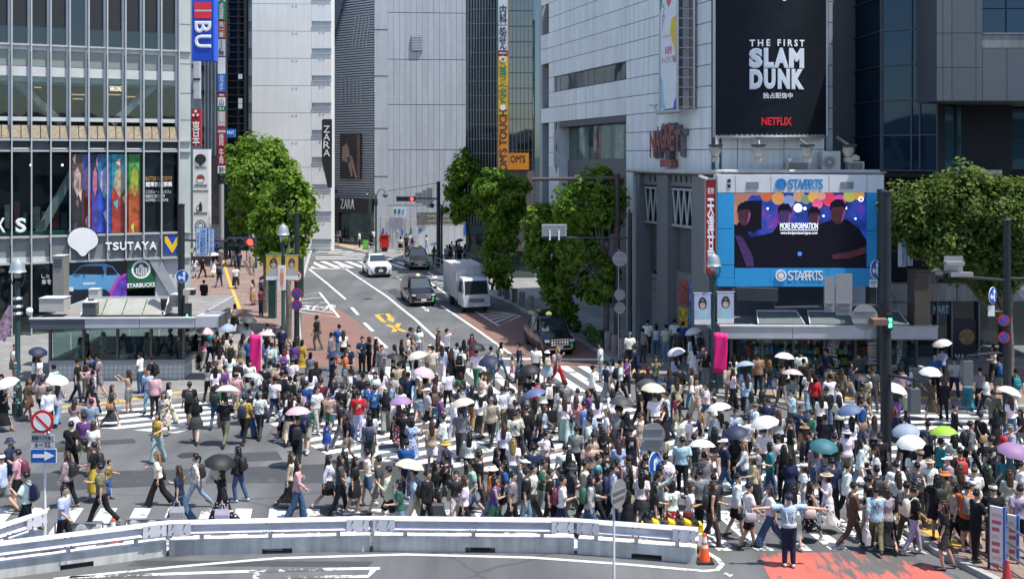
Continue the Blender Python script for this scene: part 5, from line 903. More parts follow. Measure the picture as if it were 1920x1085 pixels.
class Local:
    """build a vehicle in its own axes (front towards -Y), then stand it in the street"""
    def __init__(s, name, label, cat, px, py, ang, group=None):
        c = G(px, py); s.t = thing(name, c, label, cat, group, rz=ang); tilt = Matrix.Rotation(math.atan(SLP) if c.y > SL0 else 0, 4, 'X'); s.mw = Matrix.Translation(c) @ tilt @ Matrix.Rotation(ang, 4, 'Z'); s.t.matrix_basis = s.mw; WORLD_OF[s.t.name] = s.mw
    def put(s, mb, name, mat, smooth=False, parent=None):
        mb.v = [tuple(s.mw @ Vector(p)) for p in mb.v]; return mb.build(name, mat, parent or s.t, smooth=smooth)
    def quad(s, name, pts, mat, d=.012, parent=None):
        a, b, c = [Vector(p) for p in pts[:3]]; n = (b-a).cross(c-a).normalized(); mb = MB(); mb.prism(pts, n*d); return s.put(mb, name, mat, parent=parent)
    def wheels(s, xs, ys, r, w):
        for x in xs:
            for y in ys:
                mb = MB(); mb.lathe((x, y, r), [(r*.6, -w/2), (r*.95, -w/2), (r, -w*.35), (r, w*.35), (r*.95, w/2), (r*.6, w/2)], 20, 'x'); o = s.put(mb, 'wheel', TYRE, True); mb = MB(); mb.lathe((x, y, r), [(.02, -w*.5), (r*.62, -w*.44), (r*.62, w*.44), (.02, w*.5)], 14, 'x'); s.put(mb, 'rim', SILV, True, o)
def taxi(px, py, ang, label):
    v = Local('taxi', label, 'taxi', px, py, ang, 'black taxis')
    st = [(-2.2, .32, .55, .62, .6, .68, .55), (-2.16, .22, .72, .86, .76, .80, .62), (-2.0, .2, .84, .94, .80, .835, .66), (-1.35, .2, .93, 1.04, .82, .845, .70), (-1.2, .2, .96, 1.12, .82, .845, .66), (-.55, .2, .99, 1.66, .82, .845, .60), (-.2, .2, 1.0, 1.74, .82, .845, .61), (1.2, .2, 1.0, 1.76, .82, .845, .61), (1.95, .22, 1.0, 1.70, .81, .84, .60), (2.12, .25, .98, 1.30, .79, .82, .62), (2.2, .34, .92, .98, .7, .76, .6)]
    mb = MB(); mb.loft(carshell(st)); v.put(mb, 'body', CARBK, 35)
    v.quad('windscreen', [(-.66, -1.23, 1.10), (.66, -1.23, 1.10), (.56, -.58, 1.64), (-.56, -.58, 1.64)], CARGL)
    for s in (-1, 1):
        for y0, y1 in ((-.95, -.12), (-.04, .85), (.93, 1.75)): q = [(s*.852, y0, 1.04), (s*.852, y1, 1.04), (s*.655, y1, 1.60), (s*.67, max(y0, -.42), 1.60)]; v.quad('side_window', q if s > 0 else q[::-1], CARGL)
        v.quad('headlight', [(s*.50, -2.185, .70), (s*.76, -2.13, .70), (s*.76, -2.13, .84), (s*.50, -2.175, .82)][::s], HEADL, .03)
        mb = MB(); mb.box((s*1.0, -1.0, 1.08), (.2, .1, .16)); mb.tube([(s*.84, -1.0, 1.02), (s*1.0, -1.0, 1.06)], .02, 6); v.put(mb, 'mirror', CARBK)
        for y in (-.12, .85): v.quad('door_gap', [(s*.848, y, .35), (s*.848, y+.012, .35), (s*.848, y+.012, 1.0), (s*.848, y, 1.0)][::s], BLACKP, .004)
        for y in (.05, -.6): mb = MB(); mb.box((s*.86, y+.25, .9), (.03, .2, .035)); v.put(mb, 'door_handle', CHROME)
    g = MB(); g.box((0, -2.19, .70), (.92, .06, .30)); gr = v.put(g, 'grille', BLACKP)
    for k in range(7): mb = MB(); mb.box((-.40+k*.133, -2.225, .70), (.035, .03, .26)); v.put(mb, 'grille_bar', CHROME, parent=gr)
    for z in (.56, .70, .84): mb = MB(); mb.box((0, -2.22, z), (.94, .03, .03)); v.put(mb, 'grille_bar', CHROME, parent=gr)
    mb = MB(); mb.box((0, -2.2, .36), (1.3, .08, .06)); v.put(mb, 'bumper_trim', CHROME); mb = MB(); mb.box((0, -2.235, .45), (.33, .02, .15)); v.put(mb, 'number_plate', PLATE)
    mb = MB(); mb.box((.62, -2.19, .52), (.14, .03, .2)); v.put(mb, 'green_sticker', M('sticker_green', (.1, .6, .12), .5)); mb = MB(); mb.lathe((0, -.1, 1.76), [(.16, 0), (.16, .05), (.1, .12), (.02, .16)], 14); v.put(mb, 'roof_lamp', M('roof_lamp_yellow', (.6, .62, .2), .4, emit=.3, var=0), True)
    v.wheels((-.76, .76), (-1.42, 1.33), .31, .19)
taxi(783, 566, .27, 'black taxi van in the middle lane beside the silver truck'); taxi(781, 501, .22, 'farthest black taxi by the kerb railing ahead of the red postbox'); taxi(1028, 652, .23, 'black taxi van waiting at the kerb nearest the crossing')
def suv(px, py, ang):
    v = Local('car', 'white sport utility car with a big dark grille heading down the street', 'car', px, py, ang)
    st = [(-2.33, .36, .60, .68, .55, .62, .5), (-2.28, .22, .80, .90, .78, .84, .62), (-2.0, .22, .92, 1.02, .88, .92, .72), (-1.2, .22, 1.0, 1.10, .90, .93, .74), (-1.05, .22, 1.02, 1.16, .90, .93, .70), (-.25, .22, 1.06, 1.58, .90, .93, .58), (.2, .22, 1.08, 1.64, .90, .93, .58), (1.3, .24, 1.12, 1.58, .89, .93, .56), (2.0, .3, 1.12, 1.25, .86, .90, .62), (2.3, .4, .95, 1.02, .7, .8, .6)]
    mb = MB(); mb.loft(carshell(st)); v.put(mb, 'body', CARWH, 35)
    v.quad('windscreen', [(-.70, -1.06, 1.15), (.70, -1.06, 1.15), (.54, -.28, 1.575), (-.54, -.28, 1.575)], CARGL)
    for s in (-1, 1):
        for y0, y1 in ((-.75, .3), (.38, 1.2)): q = [(s*.938, y0, 1.12), (s*.938, y1, 1.14), (s*.63, y1, 1.52), (s*.63, max(y0, -.1), 1.52)]; v.quad('side_window', q if s > 0 else q[::-1], CARGL)
        v.quad('headlight', [(s*.48, -2.30, .80), (s*.82, -2.15, .84), (s*.84, -2.12, .92), (s*.50, -2.27, .86)][::s], HEADL, .03); v.quad('fog_intake', [(s*.62, -2.335, .38), (s*.82, -2.22, .40), (s*.84, -2.22, .66), (s*.72, -2.30, .60)][::s], BLACKP, .03)
        mb = MB(); mb.box((s*1.05, -.75, 1.12), (.22, .1, .15)); v.put(mb, 'mirror', CARBK)
    v.quad('grille', [(-.36, -2.37, .36), (.36, -2.37, .36), (.52, -2.345, .62), (.40, -2.31, .88), (-.40, -2.31, .88), (-.52, -2.345, .62)], BLACKP, .03); mb = MB(); mb.box((0, -2.40, .56), (.34, .02, .17)); v.put(mb, 'number_plate', PLATE); mb = MB(); mb.lathe((0, -2.385, .76), [(.02, 0), (.07, 0), (.07, .02), (.02, .02)], 14, 'y'); v.put(mb, 'badge', CHROME)
    mb = MB(); mb.box((0, -2.34, .26), (1.4, .1, .08)); v.put(mb, 'lower_lip', BLACKP); v.wheels((-.82, .82), (-1.40, 1.29), .36, .24)
suv(706, 514, .27)
v = Local('box_truck', 'silver box truck with square cargo body beside the middle taxi', 'truck', 874, 574, .27)
mb = MB(); mb.loft([[(-.83, -2.9, z0), (-.86, -2.9, (z0+z1)/2), (-.80, -2.9+.0, z1), (.80, -2.9, z1), (.86, -2.9, (z0+z1)/2), (.83, -2.9, z0)] for z0, z1 in ((.5, 1.12),)]+[[(-.86, y, .42), (-.88, y, 1.2), (-.80, y, zt_), (.80, y, zt_), (.88, y, 1.2), (.86, y, .42)] for y, zt_ in ((-2.86, 1.25), (-2.62, 2.0), (-2.45, 2.12), (-1.4, 2.15))]); v.put(mb, 'cab', SILV, 30)
v.quad('windscreen', [(-.74, -2.90, 1.18), (.74, -2.90, 1.18), (.70, -2.655, 1.98), (-.70, -2.655, 1.98)], CARGL)
for s in (-1, 1):
    q = [(s*.885, -2.62, 1.25), (s*.885, -1.7, 1.22), (s*.82, -1.7, 1.95), (s*.83, -2.4, 1.95)]; v.quad('side_window', q if s > 0 else q[::-1], CARGL); v.quad('headlight', [(s*.56, -2.925, .66), (s*.82, -2.91, .68), (s*.82, -2.90, .92), (s*.62, -2.92, .84)][::s], HEADL, .03)
    mb = MB(); mb.box((s*1.05, -2.75, 1.55), (.14, .16, .34)); mb.tube([(s*.85, -2.7, 1.75), (s*1.05, -2.75, 1.68)], .02, 6); v.put(mb, 'mirror', BLACKP)
mb = MB(); mb.box((0, -2.95, .5), (1.7, .14, .18)); v.put(mb, 'bumper', SILV)
for z in (.72, .80, .88): mb = MB(); mb.box((0, -2.935, z), (.95, .05, .035)); v.put(mb, 'grille_bar', CHROME)
mb = MB(); mb.box((0, -3.03, .5), (.34, .02, .16)); v.put(mb, 'number_plate', PLATE); mb = MB(); mb.box((0, .75, 1.72), (1.86, 4.1, 2.05)); bx_ = v.put(mb, 'cargo_box', BOXAL)
for k in range(8): 
    for s in (-1, 1): mb = MB(); mb.box((s*.945, -1.1+k*.52, 1.72), (.025, .05, 1.9)); v.put(mb, 'side_rib', SILV, parent=bx_)
for s in (-1, 1): mb = MB(); mb.box((s*.92, .75, 2.74), (.06, 4.14, .06)); v.put(mb, 'top_rail', SILV, parent=bx_); mb = MB(); mb.box((s*.92, -1.31, 1.72), (.05, .05, 2.05)); v.put(mb, 'corner_rail', SILV, parent=bx_)
for z in (2.73, .72): mb = MB(); mb.box((0, -1.315, z), (1.84, .05, .06)); v.put(mb, 'front_rail', SILV, parent=bx_)
mb = MB(); mb.box((0, .3, .55), (.8, 5.0, .22)); v.put(mb, 'chassis', BLACKP); v.wheels((-.70, .70), (-2.2, 1.1), .36, .22)
mb = MB(); mb.box((.86, -.5, .55), (.12, 1.6, .4)); v.put(mb, 'side_guard', DGREY)
v = Local('car', 'dark car half hidden behind the blue street-name sign up the side street', 'car', 425, 440, 1.3); mb = MB(); mb.loft(carshell([(-2.2, .3, .6, .7, .6, .7, .55), (-2.1, .2, .8, .9, .8, .84, .6), (-1.0, .2, .95, 1.05, .82, .85, .68), (-.4, .2, 1.0, 1.45, .82, .85, .58), (1.0, .2, 1.0, 1.45, .82, .85, .58), (1.7, .25, .98, 1.1, .8, .83, .62), (2.1, .35, .85, .9, .7, .75, .55)])); v.put(mb, 'body', CARBK, 35); v.wheels((-.76, .76), (-1.35, 1.3), .31, .19)
for s in (-1, 1): q = [(s*.855, -.8, 1.02), (s*.855, 1.2, 1.02), (s*.62, 1.0, 1.40), (s*.62, -.35, 1.40)]; v.quad('side_window', q if s > 0 else q[::-1], CARGL)

# ================================================================== STREET FURNITURE
POLE = M('pole_dark', (.030, .036, .042), .5, .3, .2, scale=4); POLEG = M('pole_green', (.022, .06, .058), .45, .2, .15); POLEB = M('pole_brown', (.085, .055, .055), .5, .2, .2); LAMPC = M('lamp_zinc', (.34, .38, .40), .45, .4, .1); SIGNB = M('sign_back_grey', (.36, .37, .37), .5, .5, .1); MAG = M('magenta_cloth', (.72, .01, .19), .7, var=.1, bump=.3, bscale=4); REDL = M('lamp_red_lit', (1, .03, .02), .4, emit=5, var=0); GRL = M('lamp_green_lit', (.05, 1, .55), .4, emit=4, var=0); LENS = M('lens_off', (.05, .055, .05), .3); SIGBLUE = M('traffic_blue', (.01, .10, .42), .4); SIGRED = M('traffic_red', (.55, .015, .02), .4)
def pole(name, px, ybase, ytop, r, mat, label, cat='pole', lift=.13, r2=None, Y=None):
    b = G(px, ybase, lift) if Y is None else Vector(((px-CX)/F*Y, Y, lift+gz(Y))); zt = H-(ytop-HZ)/F*b.y; t = thing(name, b, label, cat); mb = MB(); mb.tube([b, (b.x, b.y, b.z+.5), (b.x, b.y, b.z+.52), (b.x, b.y, zt)], [r*1.15, r*1.15, r, (r2 or r*.9)], 12); mb.build('post', mat, t, smooth=True); mb = MB(); mb.lathe((b.x, b.y, zt), [(r*1.05, 0), (r*1.05, .05), (.01, .09)], 12); mb.build('cap', mat, t); return t, b
def bar(t, p, q, r, mat, name='arm'): mb = MB(); mb.tube([p, q], r, 8); return mb.build(name, mat, t, smooth=True)
def signal(c, dirx, label, lit=None, n=3, w=1.25, face=(0, -1), back=False):
    """horizontal three-lamp traffic signal hung at c"""
    t = thing('traffic_signal', c, label, 'traffic signal', 'traffic signals'); fr = Frame((c.x, c.y), (-face[1], face[0])); mb = MB(); mb.fbox(fr, -w/2, w/2, c.z-.2, c.z+.2, -.14, .02); mb.build('housing', M('signal_housing', (.05, .055, .055), .5), t)
    for k in range(n):
        u = (k-(n-1)/2)*w/n*.97; cc = fr.pt(u, c.z, .03); on = lit == k
        l = MB(); l.prism([fr.pt(u+math.cos(a*.314)*.145, c.z+math.sin(a*.314)*.145, .02) for a in range(20)], fr.n*.03); l.build('lens', REDL if on else LENS, t)
        ring = [[fr.pt(u+math.cos(a)*r_, c.z+math.sin(a)*r_, n_) for a in [R(-20)+R(220)*j/10 for j in range(11)]] for r_, n_ in ((.165, .02), (.165, .26), (.155, .26), (.155, .02))]
        mb = MB(); vs = [p for r_ in ring for p in r_]; fs = [(i*11+j, i*11+j+1, ((i+1) % 4)*11+j+1, ((i+1) % 4)*11+j) for i in range(4) for j in range(10)]; mb.add(vs, fs); mb.build('visor', BLACKP, t)
    return t
def round_sign(name, fr, px, py, r, kind, label, parent=None, n=.08, ob=1.0):
    if ob > 1: a_ = (px-CX)/F; ph = math.acos(1/(ob*math.hypot(1, a_)))-math.atan(a_); fr = Frame((fr.hit(px, py)[0]*fr.u.x+fr.o.x, fr.o.y), (math.cos(ph), math.sin(ph)))
    u, z = fr.hit(px, py); t = parent or thing(name, fr.pt(u, z, n), label, 'sign')
    if kind == 'arrow2':
        disc(fr, px, py, r, n, LETW, t, 'rim', .02); disc(fr, px, py, r*.94, n+.02, SIGBLUE, t, 'face', .008); s = r/12
        for q in ([(1.5, 8), (1.5, -4), (-1, -4), (3, -10), (7, -4), (4.5, -4), (4.5, 8)], [(1.6, 4), (-4, 4), (-4, 7), (-9, 2), (-4, -2.5), (-4, .8), (1.6, .8)]): flat(fr, [(px+a*s, py+b*s*ob) for a, b in q], n+.03, LETW, t, 'arrow', .006)
    if kind == 'curve':
        disc(fr, px, py, r, n, LETW, t, 'rim', .02); disc(fr, px, py, r*.94, n+.02, SIGBLUE, t, 'face', .008); s = r/12
        flat(fr, [(px+a*s, py+b*s*ob) for a, b in ((-3.5, 8), (-3.5, -1), (-1, -4.5), (2, -4.5), (2, -8), (8, -3), (2, 2), (2, -1.2), (.5, -1.2), (-.2, 0), (-.2, 8))], n+.03, LETW, t, 'arrow', .006)
    if kind == 'nopark':
        disc(fr, px, py, r, n, SIGRED, t, 'rim', .02); disc(fr, px, py, r*.78, n+.02, SIGBLUE, t, 'face', .008); s = r/11; flat(fr, [(px-7*s, py-5.5*s), (px-5.5*s, py-7*s), (px+7*s, py+5.5*s), (px+5.5*s, py+7*s)], n+.03, SIGRED, t, 'slash', .006)
    if kind == 'closed':
        disc(fr, px, py, r, n, SIGRED, t, 'rim', .02); disc(fr, px, py, r*.76, n+.02, LETW, t, 'face', .008); s = r/22; flat(fr, [(px-13*s, py-10*s), (px-10*s, py-13*s), (px+13*s, py+10*s), (px+10*s, py+13*s)], n+.03, SIGRED, t, 'slash', .006)
    if kind == 'noturn':
        disc(fr, px, py, r, n, SIGRED, t, 'rim', .02); disc(fr, px, py, r*.78, n+.02, LETW, t, 'face', .008); s = r/11; flat(fr, [(px+a*s, py+b*s) for a, b in ((-4, 5), (-4, -3), (3, -3), (3, -6), (7, -1.5), (3, 3), (3, 0), (-1, 0), (-1, 5))], n+.03, SIGBLUE, t, 'arrow', .006)
    if kind == 'back':
        disc(fr, px, py, r, n-.02, SIGB if False else SIGNB, t, 'plate', .02)
        for dy in (-.45, .45): u0 = fr.hit(px-r*.8, py+dy*r)[0]; u1 = fr.hit(px+r*.8, py+dy*r)[0]; z = fr.hit(px, py+dy*r)[1]; piece('rib', fr, u0, u1, z-.02, z+.02, n, n+.03, STEEL, t)
    return t
# --- left signal pole
t, b = pole('signal_pole', 340, 714, 385, .16, POLE, 'thick black signal pole at the corner of the left subway entrance')
Yp = b.y; f0 = FRONT(340, Yp-.25); bar(t, P(340, 450, Yp), P(480, 453, Yp-.1), .05, POLE); bar(t, P(340, 436, Yp), P(430, 449, Yp), .012, POLE, 'stay_wire')
signal(P(453, 453.5, Yp-.2), 1, 'three-lamp traffic signal showing red in front of the bushy tree', 2)
t2 = thing('street_name_sign', P(376, 475, Yp-.2), 'blue-bordered white street sign with four tall characters beside the black pole', 'sign'); fn = FRONT(366, Yp-.25)
ppx('border', fn, 366.5, 426, 389, 478, -.03, 0, SIGBLUE, t2); ppx('face', fn, 368, 427.5, 387.5, 476.5, 0, .012, M('sign_pale_blue', (.45, .55, .62), .5), t2); text('渋\n谷\n駅\n前', fn, 375, 429, 386, 475, .013, SIGBLUE, t2, .0, .01); text('Shibuya Sta.', fn, 369, 436, 374, 468, .013, SIGBLUE, t2, 0, .01, rot=-90)
t2 = thing('scramble_sign', P(397, 470, Yp-.2), 'narrow white sign with blue vertical characters left of the red signal', 'sign'); ppx('border', fn, 390, 429, 402, 473, -.03, 0, SIGBLUE, t2); ppx('face', fn, 391, 430, 401, 472, 0, .012, M('sign_pale_blue', (.45, .55, .62), .5), t2); text('ス\nク\nラ\nン\nブ\nル\n式', fn, 393, 431, 399.5, 471, .013, SIGBLUE, t2, .0, .01)
round_sign('direction_sign', f0, 343.5, 517.5, 12.3, 'arrow2', 'round blue straight-or-left arrow sign on the black pole by the subway entrance')
t2 = thing('pedestrian_signal', P(353, 605, Yp-.2), 'small pedestrian signal showing a green walking figure on the black pole', 'traffic signal'); ppx('housing', f0, 344, 569, 358, 604, -.15, .02, M('signal_housing', (.05, .055, .055), .5), t2); ppx('red_window', f0, 346, 572, 356, 584, .02, .03, M('lens_brown', (.09, .07, .06), .4), t2); ppx('green_window', f0, 346, 588, 356, 600, .02, .03, BLACKP, t2); flat(f0, [(350, 589), (352.5, 589), (352.5, 592), (355, 594), (352.5, 595), (354.5, 599.5), (352.5, 599.5), (351, 596), (349, 599.5), (347.2, 599.5), (349.5, 594.5), (347, 594), (350, 592)], .035, GRL, t2, 'walking_figure', .01)
t2 = thing('camera_housing', P(355, 545, Yp-.3), 'pale camera housing on the black pole beside the subway entrance', 'camera'); ppx('case', f0, 347, 541, 366, 552, -.2, .3, BOXC, t2); ppx('glass', f0, 361, 542, 368, 551, .05, .32, BLACKP, t2)
# --- bell lamps
def bell_lamp(px, ybase, ytop, ylamp, label, lift=.13, mat=POLEG):
    t, b = pole('bell_lamp', px, ybase, ylamp+6, .10, mat, label, 'street lamp', lift); s = b.y/F; zt = H-(ytop-HZ)*s; zl = H-(ylamp-HZ)*s; hh = zt-zl
    mb = MB(); mb.lathe((b.x, b.y, zl+hh*.38), [(.33, 0), (.30, .03), (.27, .14), (.25, hh*.35), (.19, hh*.5), (.06, hh*.58), (.05, hh*.60), (.03, hh*.66)], 18); mb.build('bell', LAMPC, t, smooth=35); mb = MB(); mb.lathe((b.x, b.y, zl+hh*.1), [(.08, 0), (.13, .04), (.13, hh*.28)], 14); mb.build('globe', M('lamp_glass_cream', (.5, .48, .36), .3), t, smooth=True)
    for sgn in (-1, 1): mb = MB(); mb.tube([(b.x+sgn*.26, b.y, zl+hh*.42), (b.x+sgn*.27, b.y, zl+.05), (b.x+sgn*.18, b.y, zl-.18), (b.x, b.y, zl-.25)], .025, 6); mb.build('bracket', mat, t, smooth=True)
    mb = MB(); mb.lathe((b.x, b.y, b.z), [(.2, 0), (.2, .5), (.16, .55), (.15, 1.1), (.11, 1.15)], 12); mb.build('base_sleeve', mat, t, smooth=35); return t, b
def flagpole_banner(t_label, fr, x0, y0, x1, y1, mat, cat='banner', wave=.06, name='banner'):
    u0, z1 = fr.hit(x0, y0); u1, z0 = fr.hit(x1, y1); t = thing(name, fr.pt(u0, z0, .1), t_label, cat); mb = MB(); rows = []
    for i in range(9): k = i/8; z = z1+(z0-z1)*k; rows.append([fr.pt(u0+(u1-u0)*j/6+(.02*math.sin(k*5)), z+.03*math.sin(j), .1+wave*math.sin(j*1.1+k*4)) for j in range(7)])
    vs = [p for r_ in rows for p in r_]; fs = [(i*7+j, i*7+j+1, (i+1)*7+j+1, (i+1)*7+j) for i in range(8) for j in range(6)]; mb.add(vs, fs); o = mb.build('cloth', mat, t, smooth=80, fix=False); sm = o.modifiers.new('thickness', 'SOLIDIFY'); sm.thickness = .006
    return t
t, b = bell_lamp(531, 668, 420, 452, 'bell-shaped street lamp carrying the yellow banners', .13); fb = FRONT(531, b.y-.12)
POSB = M('banner_amber', (.62, .38, .07), .6); PFIG = M('banner_figure_grey', (.42, .40, .42), .6); HAIRP = M('banner_hair', (.04, .03, .03), .6); FLP = M('banner_skin', (.6, .42, .34), .6)
def portrait_banner(fr, x0, y0, x1, y1, bg, cloth, label, foot, name='lamp_banner'):
    u0, z1 = fr.hit(x0, y0); u1, z0 = fr.hit(x1, y1); t = thing(name, fr.pt((u0+u1)/2, z0, 0), label, 'banner'); ppx('sheet', fr, x0, y0, x1, y1, -.01, .01, bg, t); w = x1-x0; h = y1-y0; cx = (x0+x1)/2
    for nm, cy, rx, ry, m, n in (('printed_hair', .33, .26, .20, HAIRP, .012), ('printed_face', .36, .17, .15, FLP, .016)): flat(fr, [(cx+math.cos(k*.4)*rx*w, y0+cy*h+math.sin(k*.4)*ry*h) for k in range(16)], n, m, t, nm, .003)
    for sx in (-.07, .07): flat(fr, [(cx+sx*w-.03*w, y0+.36*h), (cx+sx*w, y0+.345*h), (cx+sx*w+.03*w, y0+.36*h), (cx+sx*w, y0+.372*h)], .02, HAIRP, t, 'printed_eye', .002)
    flat(fr, [(cx-.17*w, y0+.34*h), (cx-.12*w, y0+.24*h), (cx+.12*w, y0+.24*h), (cx+.17*w, y0+.34*h), (cx, y0+.29*h)], .02, HAIRP, t, 'printed_fringe', .002); flat(fr, [(cx-.04*w, y0+.44*h), (cx+.04*w, y0+.44*h), (cx, y0+.46*h)], .02, SIGRED, t, 'printed_mouth', .002)
    flat(fr, [(cx-.36*w, y0+.84*h), (cx-.3*w, y0+.58*h), (cx-.1*w, y0+.5*h), (cx+.1*w, y0+.5*h), (cx+.3*w, y0+.58*h), (cx+.36*w, y0+.84*h)], .012, cloth, t, 'printed_torso', .003); ppx('foot_band', fr, x0, y0+.84*h, x1, y1, .01, .013, foot, t); mb = MB(); mb.tube([fr.pt(u0-.05, z1, 0), fr.pt(u1+.05, z1, 0)], .02, 6); mb.build('rod', STEEL, t); return t
portrait_banner(fb, 499, 478, 527, 525, POSB, PFIG, 'amber banner with a portrait on the bell lamp, left of its white character sign', WHITEP); portrait_banner(fb, 535, 478, 559, 524, POSB, PFIG, 'amber banner with a portrait on the bell lamp, right of its white character sign', WHITEP)
t2 = thing('street_sign', P(530, 543, b.y-.3), 'white vertical sign with four orange characters on the bell lamp', 'sign'); ppx('board', fb, 523.5, 497, 537, 543, .12, .2, WHITEP, t2); text('公\n園\n通\nり', fb, 526.5, 501, 534, 540, .21, M('orange_letter', (.75, .25, .05), .5), t2, .01, .01)
t, b = bell_lamp(1338, 742, 475, 512, 'bell-shaped street lamp carrying two portrait banners near the kiosk'); fb = FRONT(1338, b.y-.12)
PAST = M('banner_lavender', (.42, .45, .62), .6, var=.1); MINT = M('banner_mint', (.35, .58, .60), .6); NAVYF = M('banner_navy_foot', (.06, .08, .32), .6)
portrait_banner(fb, 1302, 549, 1332.5, 608, PAST, MINT, 'lavender portrait banner left of the lamp post beside the kiosk', WHITEP); portrait_banner(fb, 1345, 547, 1376, 606, PAST, MINT, 'lavender portrait banner right of the lamp post beside the kiosk', WHITEP)
flagpole_banner('plain magenta cloth banner on the lamp post beside the kiosk', fb, 1337, 623, 1362, 699, MAG)
t, b = bell_lamp(33, 785, 485, 525, 'bell-shaped street lamp with stickers at the left edge beside the subway entrance'); fb = FRONT(33, b.y-.12)
for k in range(14): rk = random.Random(k); z = .35+k*.14; mb = MB(); mb.box(Vector((b.x+rk.uniform(-.07, .07), b.y-.17, b.z+z)), (.07+rk.random()*.05, .012, .08)); mb.build('sticker', M('sticker_%d' % (k % 4), ((.7, .7, .7), (.6, .08, .08), (.1, .4, .3), (.15, .2, .5))[k % 4], .5), t)
for y in (560, 575, 588): mb = MB(); mb.lathe(P(33, y, b.y)+Vector((0, 0, -.05)), [(.16, 0), (.2, .06), (.16, .12)], 10); mb.build('clamp_box', STEEL, t)
flat(fb, [(-8, 618), (18, 572), (24, 572), (24, 614), (10, 640), (-8, 632)], .05, M('banner_mix', (.35, .22, .3), .6, var=.9, scale=6), thing('corner_banner', P(10, 636, b.y-.2), 'colourful draped banner at the left edge beside the stickered lamp', 'banner'), 'cloth', .02)
fb2 = Frame(((470-CX)/F*45.5, 45.5), (1, 0)); t = flagpole_banner('plain magenta cloth banner standing among the crowd by the bushy tree', fb2, 469, 626, 490, 705, MAG); bb = fb2.pt(fb2.hit(490, 700)[0]+.02, 0, .1); mb = MB(); mb.tube([Vector((bb.x, bb.y, .0)), Vector((bb.x, bb.y, fb2.hit(490, 622)[1]))], .015, 6); mb.build('pole', WHITEP, t)
# --- black pole with no-parking signs
t, b = pole('sign_pole', 556.5, 655, 401, .14, POLE, 'tall black pole with three red-rimmed round signs beside the bell lamp'); f1 = FRONT(556, b.y-.22)
for y, k, lab in ((517, 'noturn', 'red-rimmed round turn sign, uppermost on the tall black pole'), (549.5, 'nopark', 'red and blue round no-parking sign, middle on the tall black pole'), (571.5, 'nopark', 'red and blue round no-parking sign, lowest on the tall black pole')): round_sign('round_sign', f1, 557, y, 10.4, k, lab)
# --- no-entry post in front
t, b = pole('sign_post', 84.5, 1012, 780, .032, M('post_white', (.66, .67, .68), .4), 'slim white sign post standing by the guardrail end', 'post', 0); f2 = FRONT(82, b.y-.06)
round_sign('closed_sign', f2, 82, 788.5, 21.5, 'closed', 'large red-rimmed round closed-road sign with a red slash')
t2 = thing('time_plate', P(82, 838, b.y-.06), 'grey plate with hours lettering below the closed-road sign', 'sign'); ppx('plate', f2, 60, 813, 104.5, 837, .05, .07, M('plate_grey', (.5, .51, .52), .5), t2); text('路線バスを除く', f2, 62, 815, 102.5, 823.5, .072, BLACKP, t2, .015, .01); text('6－22', f2, 68, 827, 97, 836, .072, BLACKP, t2, .02, .01); ppx('rule', f2, 60, 825, 104.5, 825.7, .07, .075, DGREY, t2)
t2 = thing('arrow_sign', P(83, 866, b.y-.06), 'blue rectangular one-way sign with white arrow below the hours plate', 'sign'); ppx('rim', f2, 59.5, 839.5, 108, 866, .05, .07, LETW, t2); ppx('face', f2, 60.5, 840.5, 107, 865, .07, .078, SIGBLUE, t2); flat(f2, [(64, 849.5), (86, 849.5), (86, 843.5), (104.5, 852.5), (86, 861.5), (86, 856), (64, 856)], .08, LETW, t2, 'arrow', .006)
# --- right-hand posts
t, b = pole('sign_post', 1222.5, 985, 790, .03, M('post_white', (.66, .67, .68), .4), 'slim white post with round sign backs in the middle of the crowd', 'post', 0); f3 = FRONT(1222, b.y-.05)
round_sign('reversed_sign', f3, 1225, 812.5, 21.5, 'back', 'large grey back of a round sign in the crowd, above the blue curved arrow'); t2 = thing('reversed_plate', P(1226, 872, b.y), 'grey back of a rectangular plate below the large round sign back', 'sign'); ppx('plate', f3, 1203, 827, 1247, 843, .04, .06, SIGNB, t2); round_sign('arrow_disc', f3, 1222.5, 866, 11.5, 'curve', 'round blue sign with white curved arrow above the crowd', ob=1.8)
f3b = FRONT(1150, 25.0); t, b = pole('sign_post', 1151, 1100, 895, .03, M('post_white', (.66, .67, .68), .4), 'slim white post with an oval sign back in front of the guardrail', 'post', 0, Y=24.6); round_sign('reversed_sign', FRONT(1155, 24.55), 1155, 924, 14, 'back', 'pale oval sign back on the post in front of the guardrail', ob=1.9)
# --- big signal poles right
t, b = pole('signal_pole', 1661, 893, 362, .17, POLE, 'thick black signal pole rising out of the crowd in front of the kiosk', lift=0); Yp = b.y; f4 = FRONT(1661, Yp-.22)
bar(t, P(1661, 572, Yp), P(1452, 577, Yp), .045, POLE); bar(t, P(1661, 533, Yp), P(1680, 560, Yp), .03, POLE, 'bracket'); bar(t, P(1661, 700, Yp), P(1722, 714, Yp-1), .05, POLE)
signal(P(1420, 551, Yp), 1, 'black traffic signal seen from behind, beside the lavender banner', None, face=(0.25, 1))
bar(t, P(1452, 577, Yp), P(1452, 551, Yp), .03, POLE, 'hanger')
for x0, x1, y0, y1, lab in ((1546, 1565, 518, 585, 'narrow pale back of a street-name plate on the signal arm'), (1567, 1598, 513, 591, 'tall grey back of a street-name plate on the signal arm')):
    t2 = thing('reversed_plate', P((x0+x1)/2, y1, Yp), lab, 'sign'); ppx('plate', FRONT(x0, Yp-.1), x0, y0, x1, y1, -.02, .0, SIGNB, t2)
    for y in (567, 577): ppx('clamp', FRONT(x0, Yp-.1), x0+4, y, x1-4, y+3, .0, .06, STEEL, t2)
